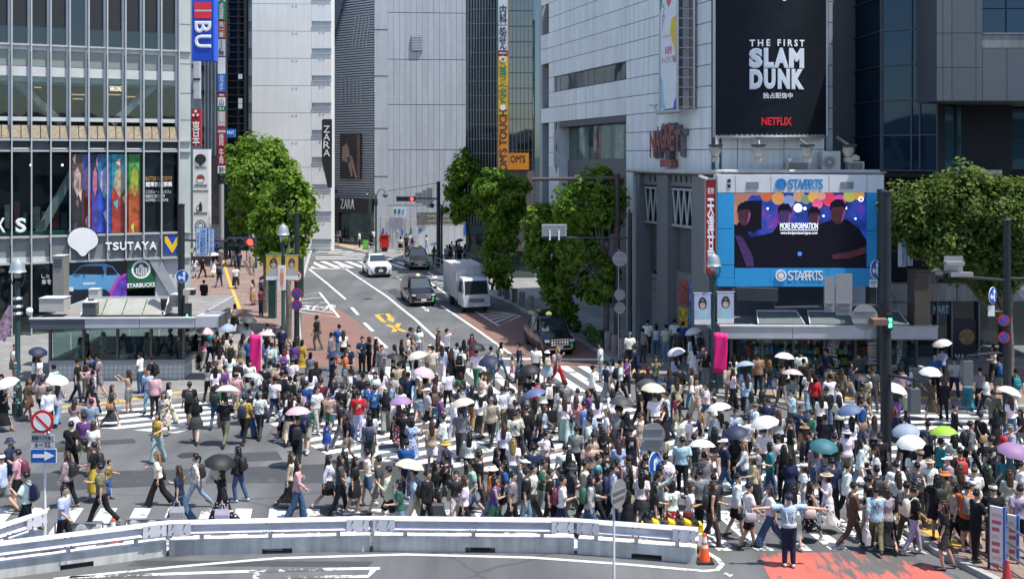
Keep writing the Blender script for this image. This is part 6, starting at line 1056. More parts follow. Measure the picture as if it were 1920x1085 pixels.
round_sign('reversed_sign', FRONT(1620, Yp-.12), 1620, 594, 24.5, 'back', 'large grey round sign back hanging in front of the kiosk roof'); bar(t, P(1661, 594, Yp), P(1625, 594, Yp), .03, POLE)
t2 = thing('loudspeaker_box', P(1646, 606, Yp-.3), 'rust-brown horn-shaped box on the thick black pole', 'box'); ppx('case', FRONT(1634, Yp-.4), 1634, 597, 1663, 608, -.2, .2, M('rust_brown', (.20, .11, .08), .6), t2)
t2 = thing('pedestrian_signal', P(1668, 616, Yp-.2), 'pedestrian signal showing green lights on the thick black pole', 'traffic signal'); fq = FRONT(1662, Yp-.25); ppx('housing', fq, 1662, 588, 1673, 618, -.15, .05, BLACKP, t2); ppx('green_window', fq, 1665, 596, 1671, 602, .05, .06, GRL, t2); ppx('green_window', fq, 1665, 605, 1671, 613, .05, .06, GRL, t2)
t2 = thing('pedestrian_signal', P(1715, 770, Yp-1), 'dark back of a pedestrian signal hanging low from the thick black pole', 'traffic signal'); ppx('housing', FRONT(1706, Yp-1.2), 1706, 728, 1724, 775, -.2, .1, M('signal_grey_back', (.12, .13, .14), .5), t2); ppx('bracket', FRONT(1706, Yp-1.2), 1713, 710, 1716, 728, -.1, .0, POLE, t2)
t, b = pole('utility_pole', 1650, 742, 358, .14, POLE, 'second black pole just behind the thick signal pole', lift=.13); Yq = b.y; bar(t, P(1650, 468, Yq), P(1745, 475, Yq), .05, POLE); f5 = FRONT(1636, Yq-.2)
round_sign('direction_sign', f5, 1637.5, 504, 9, 'arrow2', 'round blue straight-or-left arrow sign beside the video screen', ob=1.9); t2 = thing('time_plate', P(1636, 538, Yq-.2), 'small white hours plate below the arrow sign by the video screen', 'sign'); ppx('plate', f5, 1629.5, 524, 1644, 538, .05, .07, WHITEP, t2); text('自転車\n7-22', f5, 1631, 526, 1642.5, 536, .072, BLACKP, t2, 0, .01)
signal(P(1755, 478, Yq-.2), 1, 'dark traffic signal in front of the wide dark-green tree', None, face=(.5, -1))
t2 = thing('street_name_sign', P(1692, 500, Yq-.2), 'pale street sign with blue characters in front of the dark-green tree', 'sign'); ppx('board', FRONT(1684, Yq-.1), 1684, 446, 1699.5, 500, -.03, 0, M('sign_pale_blue', (.45, .55, .62), .5), t2); text('渋\n谷\n駅\n前', FRONT(1684, Yq-.1), 1691, 450, 1698, 498, .002, SIGBLUE, t2, .0, .01); t2 = thing('scramble_sign', P(1707, 497, Yq-.2), 'narrow pale sign with blue characters next to the tree-side street sign', 'sign'); ppx('board', FRONT(1702, Yq-.1), 1702, 451, 1711.5, 498, -.03, 0, M('sign_pale_blue', (.45, .55, .62), .5), t2); text('ス\nク\nラ\nン\nブ\nル\n式', FRONT(1702, Yq-.1), 1704, 453, 1710, 496, .002, SIGBLUE, t2, .0, .01)
t, b = pole('signal_pole', 1888, 800, 415, .15, POLE, 'black signal pole at the right edge with no-parking signs', lift=0); Yr = b.y; f6 = FRONT(1888, Yr-.2); bar(t, P(1888, 526, Yr), P(1780, 516, Yr-1), .06, POLE); bar(t, P(1888, 522, Yr), P(1960, 522, Yr), .05, POLE); bar(t, P(1888, 660, Yr), P(1812, 666, Yr), .05, POLE); bar(t, P(1888, 600, Yr), P(1826, 664, Yr), .015, POLE, 'stay_wire')
signal(P(1757, 516, Yr-1), 1, 'dark traffic signal hanging from the right-edge pole above the vent shaft', None, face=(.9, -.5)); t2 = thing('camera_housing', P(1800, 505, Yr-1), 'pale camera and antenna unit on the right-edge signal arm', 'camera'); fc = FRONT(1773, Yr-1.1); ppx('case', fc, 1772, 490, 1806, 497, -.15, .15, SIGNB, t2); ppx('panel', fc, 1775, 481, 1810, 513, -.25, -.2, SIGNB, t2); ppx('cylinder', fc, 1780, 510, 1822, 518, -.1, .15, SIGNB, t2)
for y in (628, 648): round_sign('round_sign', f6, 1880 if y < 640 else 1880, y-28 if y < 640 else y-16, 11, 'nopark', ('upper' if y < 640 else 'lower')+' red and blue no-parking sign on the right-edge pole')
round_sign('direction_sign', FRONT(1857, Yr-.2), 1857, 553, 7.5, 'arrow2', 'round blue arrow sign left of the right-edge pole', ob=2.1); t2 = thing('time_plate', P(1857, 590, Yr), 'small white plate below the arrow sign at the right edge', 'sign'); ppx('plate', FRONT(1857, Yr-.2), 1851, 572, 1863.5, 592, .05, .07, WHITEP, t2); bar(t, P(1888, 583, Yr), P(1857, 583, Yr), .02, STEEL)
t2 = thing('pedestrian_signal', P(1814, 730, Yr), 'dark back of a pedestrian signal left of the right-edge pole', 'traffic signal'); ppx('housing', FRONT(1805, Yr-.1), 1805, 676, 1823, 722, -.2, .1, M('signal_grey_back', (.12, .13, .14), .5), t2); ppx('stem', FRONT(1805, Yr-.1), 1812, 664, 1816, 676, -.1, .0, POLE, t2); round_sign('reversed_sign', FRONT(1925, Yr-.1), 1922, 549, 13, 'back', 'round sign back cut off by the right edge')
# --- gantry and grey pole mid
t, b = pole('gantry_pole', 1157, 655, 328, .16, POLEB, 'brown gantry pole with a long horizontal arm in front of the trees'); Ym = b.y; bar(t, P(1157, 334, Ym), P(998, 336, Ym), .09, POLEB); bar(t, P(1157, 352, Ym), P(1075, 340, Ym), .05, POLEB, 'strut'); bar(t, P(1157, 334, Ym), P(1172, 334, Ym), .09, POLEB)
t, b = pole('signal_pole', 1181, 672, 402, .12, POLE, 'slim black pole carrying the white back of a signal at the trees'); Ym = b.y; bar(t, P(1181, 446, Ym), P(1062, 446, Ym), .05, POLE); t2 = thing('reversed_signal', P(1039, 448, Ym), 'white slatted back of a traffic signal in front of the leafy tree', 'traffic signal'); fg = FRONT(1016, Ym-.1); ppx('plate', fg, 1016, 420.5, 1062, 443, -.05, 0, PGREY, t2); ppx('housing', fg, 1017, 442, 1062, 449, -.35, -.05, BLACKP, t2)
for k in range(6): ppx('slat', fg, 1017, 422+k*3.4, 1061, 423.2+k*3.4, 0, .03, SIGNB, t2)
for x in (1031, 1048): ppx('bracket', fg, x-1.5, 432, x+1.5, 450, .03, .1, WHITEP, t2)
t, b = pole('sign_post', 1160, 682, 470, .03, SIGNB, 'slim grey post with three round sign backs beside the brown gantry pole', 'post'); f7 = FRONT(1160, b.y-.05)
for y, lab in ((485, 'uppermost'), (552, 'middle'), (577, 'lowest')): round_sign('reversed_sign', f7, 1162, y, 14 if y < 500 else 10.5, 'back', 'grey round sign back, '+lab+' on the post by the gantry pole')
# --- far signal and double lamps
t, b = pole('signal_pole', 822, 505, 342, .17, POLE, 'dark far signal pole behind the silver truck'); Yf = b.y; bar(t, P(822, 372, Yf), P(776, 372, Yf), .06, POLE); signal(P(761, 373, Yf-.1), 1, 'far traffic signal showing red above the building-site hoarding', 2, w=1.6); bar(t, P(822, 343, Yf), P(727, 358, Yf), .02, POLE, 'wire')
def twin_lamp(px, yb, yt, label):
    t, b = pole('twin_lamp', px, yb, yt+14, .10, POLEG, label, 'street lamp'); s = b.y/F; z = H-(yt+14-HZ)*s
    for sg in (-1, 1):
        mb = MB(); mb.tube([(b.x, b.y, z-.2), (b.x+sg*.25, b.y, z+.5), (b.x+sg*.55, b.y, z+.62), (b.x+sg*.82, b.y, z+.42), (b.x+sg*.86, b.y, z+.25)], .04, 6); mb.build('arm', POLEG, t, smooth=True); mb = MB(); mb.lathe((b.x+sg*.86, b.y, z-.12), [(.01, 0), (.2, .03), (.24, .14), (.2, .25), (.08, .36), (.02, .4)], 12); mb.build('lamp_head', POLEG, t, smooth=True); mb = MB(); mb.lathe((b.x+sg*.86, b.y, z-.2), [(.01, 0), (.14, .03), (.16, .1)], 10); mb.build('globe', LAMPC, t, smooth=True)
    mb = MB(); mb.lathe((b.x, b.y, z-.9), [(.12, 0), (.17, .1), (.17, .55), (.12, .7)], 10); mb.build('collar', POLEG, t, smooth=True)
for a in ((612.5, 456, 345, 'green twin-headed street lamp in front of the black store entrance, left one'), (705, 482, 353, 'green twin-headed street lamp beside the red postbox'), (828, 498, 372, 'green twin-headed street lamp behind the far signal pole'), (480, 505, 400, 'green twin-headed street lamp up the brick pavement behind the bushy tree')): twin_lamp(*a)
for px, yb, yt, lab in ((563, 560, 470, 'dark green square post beside the brick pavement under the bushy tree, upper one'), (511, 600, 525, 'dark green square post beside the brick pavement under the bushy tree, lower one')):
    c = G(px, yb, .13); t = thing('green_post', c, lab, 'post'); zt = H-(yt-HZ)/F*c.y; mb = MB(); mb.box((c.x, c.y, (c.z+zt)/2), (.42, .42, zt-c.z)); mb.build('shaft', POLEG, t); mb = MB(); mb.box((c.x, c.y, zt+.04), (.5, .5, .08)); mb.build('cap', POLEG, t)
# --- red postbox, railings, bollards
c = G(721, 474, .13); t = thing('postbox', c, 'red postbox on the far pavement behind the white car', 'postbox'); mb = MB(); mb.box(c+Vector((0, 0, .25)), (.5, .4, .5)); mb.build('plinth', BLACKP, t); mb = MB(); mb.box(c+Vector((0, 0, 1.0)), (.85, .6, 1.15)); mb.build('box', M('postbox_red', (.55, .02, .015), .4), t); mb = MB(); mb.box(c+Vector((0, -.02, 1.6)), (.92, .68, .12)); mb.build('lid', M('postbox_red', (.55, .02, .015), .4), t); mb = MB(); mb.box(c+Vector((0, -.31, 1.35)), (.5, .03, .06)); mb.build('slot', BLACKP, t)
RAILM = M('railing_steel', (.40, .41, .40), .4, .6)
def railing(pts, n, h, label, lift=.13, mat=None, name='railing'):
    q = [G(*p, lift) for p in pts]; t = thing(name, q[0], label, 'railing')
    for i in range(len(q)-1):
        for k in range(n): p = q[i].lerp(q[i+1], k/(n-1) if n > 1 else 0); mb = MB(); mb.tube([p, p+Vector((0, 0, h))], .035, 6); mb.build('post', mat or RAILM, t, smooth=True)
        for z in (h, h*.62, h*.3): mb = MB(); mb.tube([q[i]+Vector((0, 0, z)), q[i+1]+Vector((0, 0, z))], .03, 6); mb.build('rail', mat or RAILM, t, smooth=True)
    return t
railing([(610, 457), (634, 463)], 3, 1.0, 'short steel kerb railing in front of the black store entrance'); railing([(690, 476), (712, 482)], 3, 1.0, 'short steel kerb railing beside the red postbox'); railing([(815, 507), (838, 517)], 3, 1.0, 'short steel kerb railing beside the farthest taxi')
railing([(515, 655), (545, 690)], 3, 1.0, 'dark kerb railing below the bell lamp with yellow banners', mat=POLE); railing([(462, 492), (476, 520)], 3, 1.0, 'dark railing up the brick pavement behind the red signal', mat=POLE)
for px, yb in ((617, 470),): c = G(px, yb, .13); t = thing('green_sign_box', c+Vector((3.6, 0, 0)), 'small bright green board by the kerb railing near the postbox', 'sign'); mb = MB(); mb.box(c+Vector((3.6, 0, .5)), (.5, .12, .8)); mb.build('board', M('lime_board', (.12, .5, .06), .5), t); mb = MB(); mb.box(c+Vector((3.6, 0, .06)), (.6, .3, .1)); mb.build('foot', DGREY, t)
STONE = M('bollard_granite', (.25, .21, .195), .8, var=.3, scale=6, bump=.3, bscale=60)
bol = [(938, 558, 'farthest stone bollard'), (951, 564, 'second stone bollard'), (965, 570, 'third stone bollard'), (979, 577, 'fourth stone bollard'), (995, 585, 'fifth stone bollard'), (1104, 643, 'stone bollard just right of the taxi'), (1140, 660, 'stone bollard beside the small shrub'), (1153, 667, 'stone bollard left of the grey post'), (1166, 674, 'stone bollard nearest the crossing corner')]
mb = MB(); mb.lathe((0, 0, 0), [(.19, -.1), (.19, .82), (.17, .9), (.02, .93)], 12); bm0 = mb.build('stone_bollard', STONE, smooth=35, loc=(0, 0, 0)); bme = bm0.data; bpy.data.objects.remove(bm0)
for px, py, lab in bol: o = bpy.data.objects.new('stone_bollard', bme); place(o, Matrix.Translation(G(px, py, .13))); tag(o, lab+' along the kerb below the street trees', 'bollard', 'stone bollards along the kerb')
# --- guardrail sections on concrete blocks along the bus lane
GRAIL = M('guardrail_lilac', (.68, .69, .75), .4, .05, .1, scale=3, streak=.1); CBLK = M('concrete_block', (.66, .67, .64), .8, var=.16, scale=2.2, streak=.3); BOLT = M('bolt_dark', (.08, .08, .09), .5)
def guard(a, b, label, blk=True, hgt=.88):
    A, B_ = G(*a), G(*b); d = (B_-A); L_ = d.length; d.normalize(); fr = Frame((A.x, A.y), (d.x, d.y)); t = thing('guardrail_section', A.lerp(B_, .5), label, 'guardrail', 'guardrail sections along the bus lane'); z0 = 0
    if blk:
        g = L_*.46; mb = MB(); prof = [(0, .0), (L_-.02, .0), (L_-.02, .34), (0, .34)]
        for u0, u1, zb_ in ((.01, g, 0), (g, g+.75, .13), (g+.75, L_-.01, 0)): mb = MB(); mb.fbox(fr, u0, u1, zb_, .36, -.36, 0); mb.build('concrete_block', CBLK, t)
        z0 = .36
    zc = hgt-.18; sec = [(-.04, .175), (.05, .165), (.085, .11), (.0, .05), (.0, -.05), (.085, -.11), (.05, -.165), (-.04, -.175)]
    us = [-.04, .10, L_-.10, L_+.04]; mb = MB(); rings = [[fr.pt(u, zc+z, n+(-.03 if u in (-.04, L_+.04) else .02)) for n, z in sec]+[fr.pt(u, zc-z, -.06) for n, z in sec] for u in us]; mb.loft(rings); mb.build('rail', GRAIL, t, smooth=25)
    for u in (.02, L_-.02-.55): mb = MB(); mb.fbox(fr, u, u+.55, zc-.15, zc+.15, .05, .115); mb.build('end_plate', GRAIL, t)
    for u in (.14, .42, L_-.42, L_-.14, L_/2-.07, L_/2+.07):
        for dz in (-.1, .1):
            mb = MB(); mb.lathe(fr.pt(u, zc+dz, .115), [(.02, 0), (.018, .02), (.004, .025)], 8, 'y'); mb.build('bolt', BOLT, t)
    for u in (L_*.16, L_*.5, L_*.84): mb = MB(); mb.fbox(fr, u-.05, u+.05, z0, zc-.12, -.12, -.04); mb.build('post', GRAIL, t)
guard((-70, 1094), (313, 1042), 'guardrail section slanting in from the left edge on its concrete base'); guard((316, 1042), (693.5, 1033), 'guardrail section on concrete base, left of the two middle ones'); guard((699, 1033), (1077, 1037), 'guardrail section on concrete base, right of the two middle ones'); guard((1082, 1038), (1306, 1056), 'guardrail section on concrete base ending at the orange cone'); guard((-60, 1070), (84, 1020), 'short second guardrail behind the slanting one at the left edge')
f8 = FRONT(548, 24.2); 
# --- cones, barrier boxes, tarpaulin frames
CONO = M('cone_orange', (.80, .11, .02), .5); CONW = M('cone_white', (.7, .7, .7), .5)
def cone(px, py, label, h=.72, lift=0):
    c = G(px, py, lift); t = thing('traffic_cone', c, label, 'traffic cone', 'traffic cones'); mb = MB(); mb.box(c+Vector((0, 0, .025)), (.40, .40, .05)); mb.build('base', BLACKP, t); n = 5; zz = [.05, .36, .44, .50, .63, .70]
    for k, m in enumerate((CONO, CONW, CONO, CONW, CONO)): r0 = .15-.115*(zz[k]/.72); r1 = .15-.115*(zz[k+1]/.72); mb = MB(); mb.lathe(c+Vector((0, 0, 0)), [(r0, zz[k]*h/.72), (r1, zz[k+1]*h/.72)], 16); mb.build('band', m, t, smooth=35)
cone(1321, 1053, 'orange and white traffic cone at the right end of the guardrail'); cone(212, 1022, 'red traffic cone behind the slanting guardrail', .7); cone(1188, 1022, 'orange traffic cone behind the last guardrail section', .5); cone(343, 1020, 'orange traffic cone behind the left middle guardrail section', .5)
c = G(1260, 1034); t = thing('barrier_stack', c, 'yellow and black striped barrier frame behind the last guardrail section', 'barrier')
for k in range(7): mb = MB(); mb.box(c+Vector((-.62+k*.2, .0, .75)), (.17, .3, .07), m3=Matrix.Rotation(.4, 3, 'Y')); mb.build('stripe_block', YELV if k % 2 else BLACKP, t)
mb = MB(); mb.box(c+Vector((.0, .05, .69)), (1.5, .3, .05)); mb.build('bar', YELV, t)
for x in (-.7, .72): mb = MB(); mb.box(c+Vector((x, .05, .34)), (.1, .3, .68)); mb.build('leg', YELV, t)
for k in range(5): mb = MB(); mb.box(c+Vector((.15+k*.13, -.12, .35)), (.12, .05, .3)); mb.build('red_white_block', SIGRED if k % 2 else WHITEP, t)
TARP = M('tarpaulin_grey', (.33, .33, .32), .7, var=.25, scale=5, bump=.6, bscale=7)
for k, (px, py, w) in enumerate(((148, 1016, 1.15), (281, 1008, 1.2))):
    c = G(px, py); t = thing('tarpaulin_barrier', c, ('grey tarpaulin stretched on a low steel frame beside the white sign post', 'grey tarpaulin on a low steel frame behind the guardrail joint')[k], 'barrier'); mb = MB(); n = 8; rows = [[c+Vector((-w/2+w*j/n, .03*math.sin(j*2+i), .08+.20*i)) for j in range(n+1)] for i in range(3)]; mb.add([p for r_ in rows for p in r_], [(i*9+j, i*9+j+1, i*9+j+10, i*9+j+9) for i in range(2) for j in range(n)]); o = mb.build('sheet', TARP, t, smooth=60, fix=False); sm = o.modifiers.new('thickness', 'SOLIDIFY'); sm.thickness = .006
    for x in (-w/2-.04, w/2+.04): mb = MB(); mb.tube([c+Vector((x, 0, 0)), c+Vector((x, 0, .52))], .025, 6); mb.build('upright', STEEL, t)
    for z in (.50, .06): mb = MB(); mb.tube([c+Vector((-w/2-.04, 0, z)), c+Vector((w/2+.04, 0, z))], .022, 6); mb.build('rail', STEEL, t)
# --- bottom right: railing and notice boards
railing([(1790, 1010), (1850, 1045), (1925, 1095)], 3, .95, 'steel pavement railing with people leaning on it at the lower right', mat=STEEL)
for k, (px, py, wd, h, lab) in enumerate(((1868, 1075, .30, 1.5, 'tall notice board with red and white printing by the railing at lower right'), (1897, 1062, .22, 1.15, 'smaller pale notice board at the right edge by the railing'))):
    c = G(px, py, .13); t = thing('notice_board', c, lab, 'notice board'); fr = Frame((c.x-wd/2, c.y), (.75, -.65)); m_ = MB(); m_.fbox(fr, 0, wd, c.z+.15, c.z+h, -.03, .02); m_.build('panel', WHITEP, t); piece('blue_edge', fr, wd, wd+.05, c.z+.02, c.z+h+.03, -.05, .03, BLS, t); piece('frame', fr, -.05, 0, c.z, c.z+h+.03, -.05, .03, BLACKP, t); rr = random.Random(k)
    for i in range(8): z = c.z+h-.15-i*.17; piece('printed_line', fr, .05, .05+wd*.8*(.5+rr.random()*.5), z-.09, z, .021, .024, M('notice_red', (.55, .12, .14), .5) if i % 3 else M('notice_pink', (.7, .5, .5), .5), t)
t = thing('traffic_cone', G(1888, 1100, .13), 'dark red cone beside the notice boards at lower right', 'traffic cone'); c = G(1888, 1100, .13); mb = MB(); mb.lathe(c, [(.15, 0), (.15, .03), (.11, .04), (.03, .5), (.005, .52)], 14); mb.build('body', M('cone_dull_red', (.4, .03, .04), .5), t, smooth=35)
# ================================================================== PEOPLE
PALC = dict(BK=(.014, .015, .018), WH=(.76, .76, .76), NV=(.018, .028, .07), GY=(.20, .20, .205), DG=(.055, .058, .062), LG=(.42, .42, .42), LB=(.38, .50, .66), BL=(.025, .09, .30), BE=(.42, .35, .27), CR=(.60, .56, .46), BR=(.10, .065, .045), KH=(.15, .14, .085), GN=(.03, .12, .07), RD=(.42, .025, .03), PK=(.60, .33, .38), PU=(.13, .06, .22), OR=(.52, .14, .03), YE=(.50, .32, .05), TE=(.03, .22, .28), MA=(.14, .02, .04), DN=(.055, .11, .21), LD=(.20, .30, .40), MV=(.34, .26, .30), MT=(.34, .50, .45), SA=(.50, .20, .17), TN=(.32, .20, .11), LV=(.42, .38, .50), LM=(.22, .50, .03), AU=(.22, .06, .03))
CNAME = dict(BK='black', WH='white', NV='navy', GY='grey', DG='dark grey', LG='light grey', LB='pale blue', BL='bright blue', BE='beige', CR='cream', BR='brown', KH='khaki', GN='green', RD='red', PK='pink', PU='purple', OR='orange', YE='yellow', TE='teal', MA='maroon', DN='denim', LD='light denim', MV='mauve', MT='mint', SA='salmon', TN='tan', LV='lavender', LM='lime green', AU='auburn')
def clothmat(name, pattern=None, attr=False):
    m, nt, b = nodes_of(name); N = nt.nodes.new; L = nt.links.new; tc = N('ShaderNodeTexCoord'); oc = tc.outputs['Object']
    if attr: at = N('ShaderNodeAttribute'); at.attribute_name = 'tint'; c = at.outputs['Color']
    else: oi = N('ShaderNodeObjectInfo'); c = oi.outputs['Color']
    if pattern == 'stripe':
        wv = N('ShaderNodeTexWave'); wv.bands_direction = 'Z'; wv.inputs['Scale'].default_value = 9; L(oc, wv.inputs['Vector']); st = N('ShaderNodeMath'); st.operation = 'GREATER_THAN'; st.inputs[1].default_value = .55; L(wv.outputs[1], st.inputs[0]); f = st.outputs[0]
    if pattern == 'floral':
        vo = N('ShaderNodeTexVoronoi'); vo.inputs['Scale'].default_value = 11; L(oc, vo.inputs['Vector']); st = N('ShaderNodeMath'); st.operation = 'LESS_THAN'; st.inputs[1].default_value = .33; L(vo.outputs[0], st.inputs[0]); f = st.outputs[0]
    if pattern == 'check':
        br = N('ShaderNodeTexChecker'); br.inputs['Scale'].default_value = 11; L(oc, br.inputs['Vector']); f = br.outputs[1]
    if not pattern and not attr:      # some shirts carry a printed chest or back motif
        sx = N('ShaderNodeSeparateXYZ'); L(oc, sx.inputs[0]); pn = N('ShaderNodeTexNoise'); pn.inputs['Scale'].default_value = 24; L(oc, pn.inputs['Vector'])
        def ma(op, a, v): q = N('ShaderNodeMath'); q.operation = op; L(a, q.inputs[0]); q.inputs[1].default_value = v; return q.outputs[0]
        f = None
        for t in (ma('LESS_THAN', ma('ABSOLUTE', sx.outputs[0], 0), .085), ma('GREATER_THAN', sx.outputs[2], 1.12), ma('LESS_THAN', sx.outputs[2], 1.29), ma('LESS_THAN', oi.outputs['Random'], .3), ma('GREATER_THAN', pn.outputs[0], .5)):
            if f is None: f = t
            else: q = N('ShaderNodeMath'); q.operation = 'MULTIPLY'; L(f, q.inputs[0]); L(t, q.inputs[1]); f = q.outputs[0]
        pattern = True
    if pattern:
        # print colour: light on dark cloth, dark on light cloth
        bw = N('ShaderNodeRGBToBW'); L(c, bw.inputs[0]); gt = N('ShaderNodeMath'); gt.operation = 'GREATER_THAN'; gt.inputs[1].default_value = .12; L(bw.outputs[0], gt.inputs[0]); pc = N('ShaderNodeMixRGB'); pc.inputs[1].default_value = (.55, .53, .5, 1); pc.inputs[2].default_value = (.05, .06, .10, 1); L(gt.outputs[0], pc.inputs[0]); mx = N('ShaderNodeMixRGB'); L(f, mx.inputs[0]); L(c, mx.inputs[1]); L(pc.outputs[0], mx.inputs[2]); c = mx.outputs[0]
    nz = N('ShaderNodeTexNoise'); nz.inputs['Scale'].default_value = 7; nz.inputs['Detail'].default_value = 3; nz.inputs['Distortion'].default_value = 1.2; mp = N('ShaderNodeMapping'); mp.inputs['Scale'].default_value = (1.4, 1.4, .7); L(oc, mp.inputs['Vector']); L(mp.outputs[0], nz.inputs['Vector'])
    mr = N('ShaderNodeMapRange'); mr.inputs['To Min'].default_value = .82; mr.inputs['To Max'].default_value = 1.12; L(nz.outputs[0], mr.inputs['Value']); hs = N('ShaderNodeHueSaturation'); L(mr.outputs[0], hs.inputs['Value']); L(c, hs.inputs['Color']); L(hs.outputs[0], b.inputs['Base Color'])
    bp = N('ShaderNodeBump'); bp.inputs['Strength'].default_value = .75; bp.inputs['Distance'].default_value = .05; L(nz.outputs[0], bp.inputs['Height']); L(bp.outputs[0], b.inputs['Normal']); b.inputs['Roughness'].default_value = .85; b.inputs['Specular IOR Level'].default_value = .25; MATS[name] = m; return m
CLOTH = clothmat('cloth'); CPAT = {'/': clothmat('cloth_striped', 'stripe'), '*': clothmat('cloth_printed', 'floral'), '#': clothmat('cloth_checked', 'check')}
SKIN = M('skin', (.5, .3, .2), .5, objcol=True, var=.06, scale=20); EYE = M('eye_dark', (.02, .015, .012), .3, var=0); LIP = M('lip', (.32, .10, .09), .5, var=0); HAIRM = M('hair', (.02, .02, .02), .4, objcol=True, var=.25, scale=60); SHOE = M('shoe', (.1, .1, .1), .6, objcol=True, var=.05); BAGM = M('bag_cloth', (.1, .1, .1), .7, objcol=True, var=.12, scale=12)
D = math.radians
POSES = {   # thigh L,R  knee L,R  then (upper arm forward, out, elbow, inward) for L and R, lean
    'walkA': (27, -20, 6, 26, (-20, 6, 14, 0), (24, 6, 22, .1), 3), 'walkB': (-20, 27, 26, 6, (24, 6, 22, .1), (-20, 6, 14, 0), 3),
    'walkC': (14, -14, 22, 8, (8, 6, 12, 0), (-10, 6, 16, 0), 2), 'walkD': (18, -12, 10, 16, (-8, 7, 20, .1), (12, 7, 40, .25), 2), 'walkE': (-10, 16, 18, 8, (14, 7, 70, .5), (-8, 7, 14, 0), 4), 'stand': (2, -2, 2, 4, (3, 7, 10, 0), (-3, 7, 12, 0), 1), 'standB': (5, -4, 8, 1, (6, 8, 18, .15), (10, 8, 75, .5), 1),
    'phone': (3, -2, 3, 2, (12, 6, 95, .45), (2, 6, 12, 0), 3), 'walkphone': (24, -18, 6, 24, (-14, 6, 14, 0), (14, 6, 92, .4), 4), 'umbrella': (25, -18, 6, 24, (-15, 6, 14, 0), (28, 10, 112, .25), 2),
    'photo': (3, -3, 2, 2, (68, 4, 62, .25), (68, 4, 62, .25), 0), 'strap': (-18, 25, 24, 6, (22, 10, 118, .35), (-14, 6, 12, 0), 3), 'wave': (3, -3, 2, 2, (4, 7, 10, 0), (120, 14, 30, 0), 0), 'guard': (2, -2, 1, 1, (6, 86, 6, 0), (6, 86, 6, 0), 0), 'point': (3, -3, 2, 2, (14, 80, 4, 0), (10, 8, 70, .5), 0), 'cross': (3, -3, 2, 2, (24, 12, 88, 1.0), (24, 12, 92, 1.0), 4)}
def skeleton(pose, fem):
    lt, rt, lk, rk, la, ra, lean = POSES[pose]; J = {}; hipw = .085 if not fem else .09; sw = .182 if not fem else .158; hz = .90
    for s, th, kn, tagc in ((1, lt, lk, 'L'), (-1, rt, rk, 'R')):
        h = Vector((s*hipw, 0, hz)); k = h+Vector((s*.004, -math.sin(D(th)), -math.cos(D(th))))*.42; a2 = th-kn; a = k+Vector((0, -math.sin(D(a2)), -math.cos(D(a2))))*.41
        J['h'+tagc], J['k'+tagc], J['a'+tagc] = h, k, a; J['f'+tagc] = a2
    low = min(J['aL'].z-.045*(1 if J['fL'] > -12 else 1.5), J['aR'].z-.045*(1 if J['fR'] > -12 else 1.5)); J['drop'] = low-.035
    ln = Vector((0, -math.sin(D(lean)), math.cos(D(lean)))); J['chest'] = Vector((0, 0, .93))+ln*.38; J['neck'] = Vector((0, 0, .93))+ln*.52; J['head'] = J['neck']+Vector((0, -.005, .045)); J['ln'] = ln
    for s, (a, o, e, inw), tagc in ((1, la, 'L'), (-1, ra, 'R')):
        S = Vector((0, 0, .93))+ln*.475+Vector((s*sw, .005, 0)); ca = math.cos(D(o)); u = Vector((s*math.sin(D(o)), -math.sin(D(a))*ca, -math.cos(D(a))*ca)).normalized(); E = S+u*.285
        f = Vector((s*math.sin(D(o))*(1-inw)-s*inw*.75, -math.sin(D(a+e))*ca, -math.cos(D(a+e))*ca)).normalized(); Wr = E+f*.245; J['S'+tagc], J['E'+tagc], J['W'+tagc], J['d'+tagc] = S, E, Wr, f
    return J
def ell(c, rx, ry, n=16): return [(c[0]+rx*math.cos(2*math.pi*k/n), c[1]+ry*math.sin(2*math.pi*k/n), c[2]) for k in range(n)]
TORSO = {False: [(-.09, .150, .105), (0, .160, .112), (.08, .152, .105), (.16, .148, .102), (.28, .168, .115), (.38, .182, .118), (.46, .172, .098), (.505, .11, .075), (.53, .058, .055)], True: [(-.09, .158, .112), (0, .165, .118), (.08, .142, .102), (.15, .122, .092), (.25, .142, .112), (.33, .152, .125), (.40, .152, .105), (.465, .145, .088), (.50, .09, .066), (.525, .05, .05)]}
def torso_rings(J, fem, grow=0, z0=-1, z1=9, flare=0):
    out = []
    for z, rx, ry in TORSO[fem]:
        if z < z0 or z > z1: continue
        c = Vector((0, 0, .93))+J['ln']*z+Vector((0, .0, 0)); g = grow+flare*max(0, (.25-z)); out.append(ell(c, rx+g, ry+g*.9))
    return out
def remesh(mb, vox, smooth=3, dec=None):
    me = bpy.data.meshes.new('body'); me.from_pydata(mb.v, [], mb.f); bm = bmesh.new(); bm.from_mesh(me); bmesh.ops.recalc_face_normals(bm, faces=bm.faces); bm.to_mesh(me); bm.free(); o = bpy.data.objects.new('body', me)
    r = o.modifiers.new('r', 'REMESH'); r.mode = 'VOXEL'; r.voxel_size = vox
    if smooth: s = o.modifiers.new('s', 'SMOOTH'); s.factor = .5; s.iterations = smooth
    if dec: d = o.modifiers.new('d', 'DECIMATE'); d.ratio = dec
    me2 = bake(o); me2.materials.clear(); me2.polygons.foreach_set('use_smooth', [True]*len(me2.polygons)); return me2
HEAD = [(0, .028, .034, -.058), (.025, .048, .058, -.036), (.06, .061, .078, -.016), (.105, .070, .091, -.002), (.15, .073, .095, .004), (.19, .064, .082, .008), (.215, .044, .056, .012), (.232, .012, .016, .012)]
LIB = {}
def shift(mb, J): d = Vector((0, 0, -J['drop'])); mb.v = [tuple(Vector(p)+d) for p in mb.v]; return mb
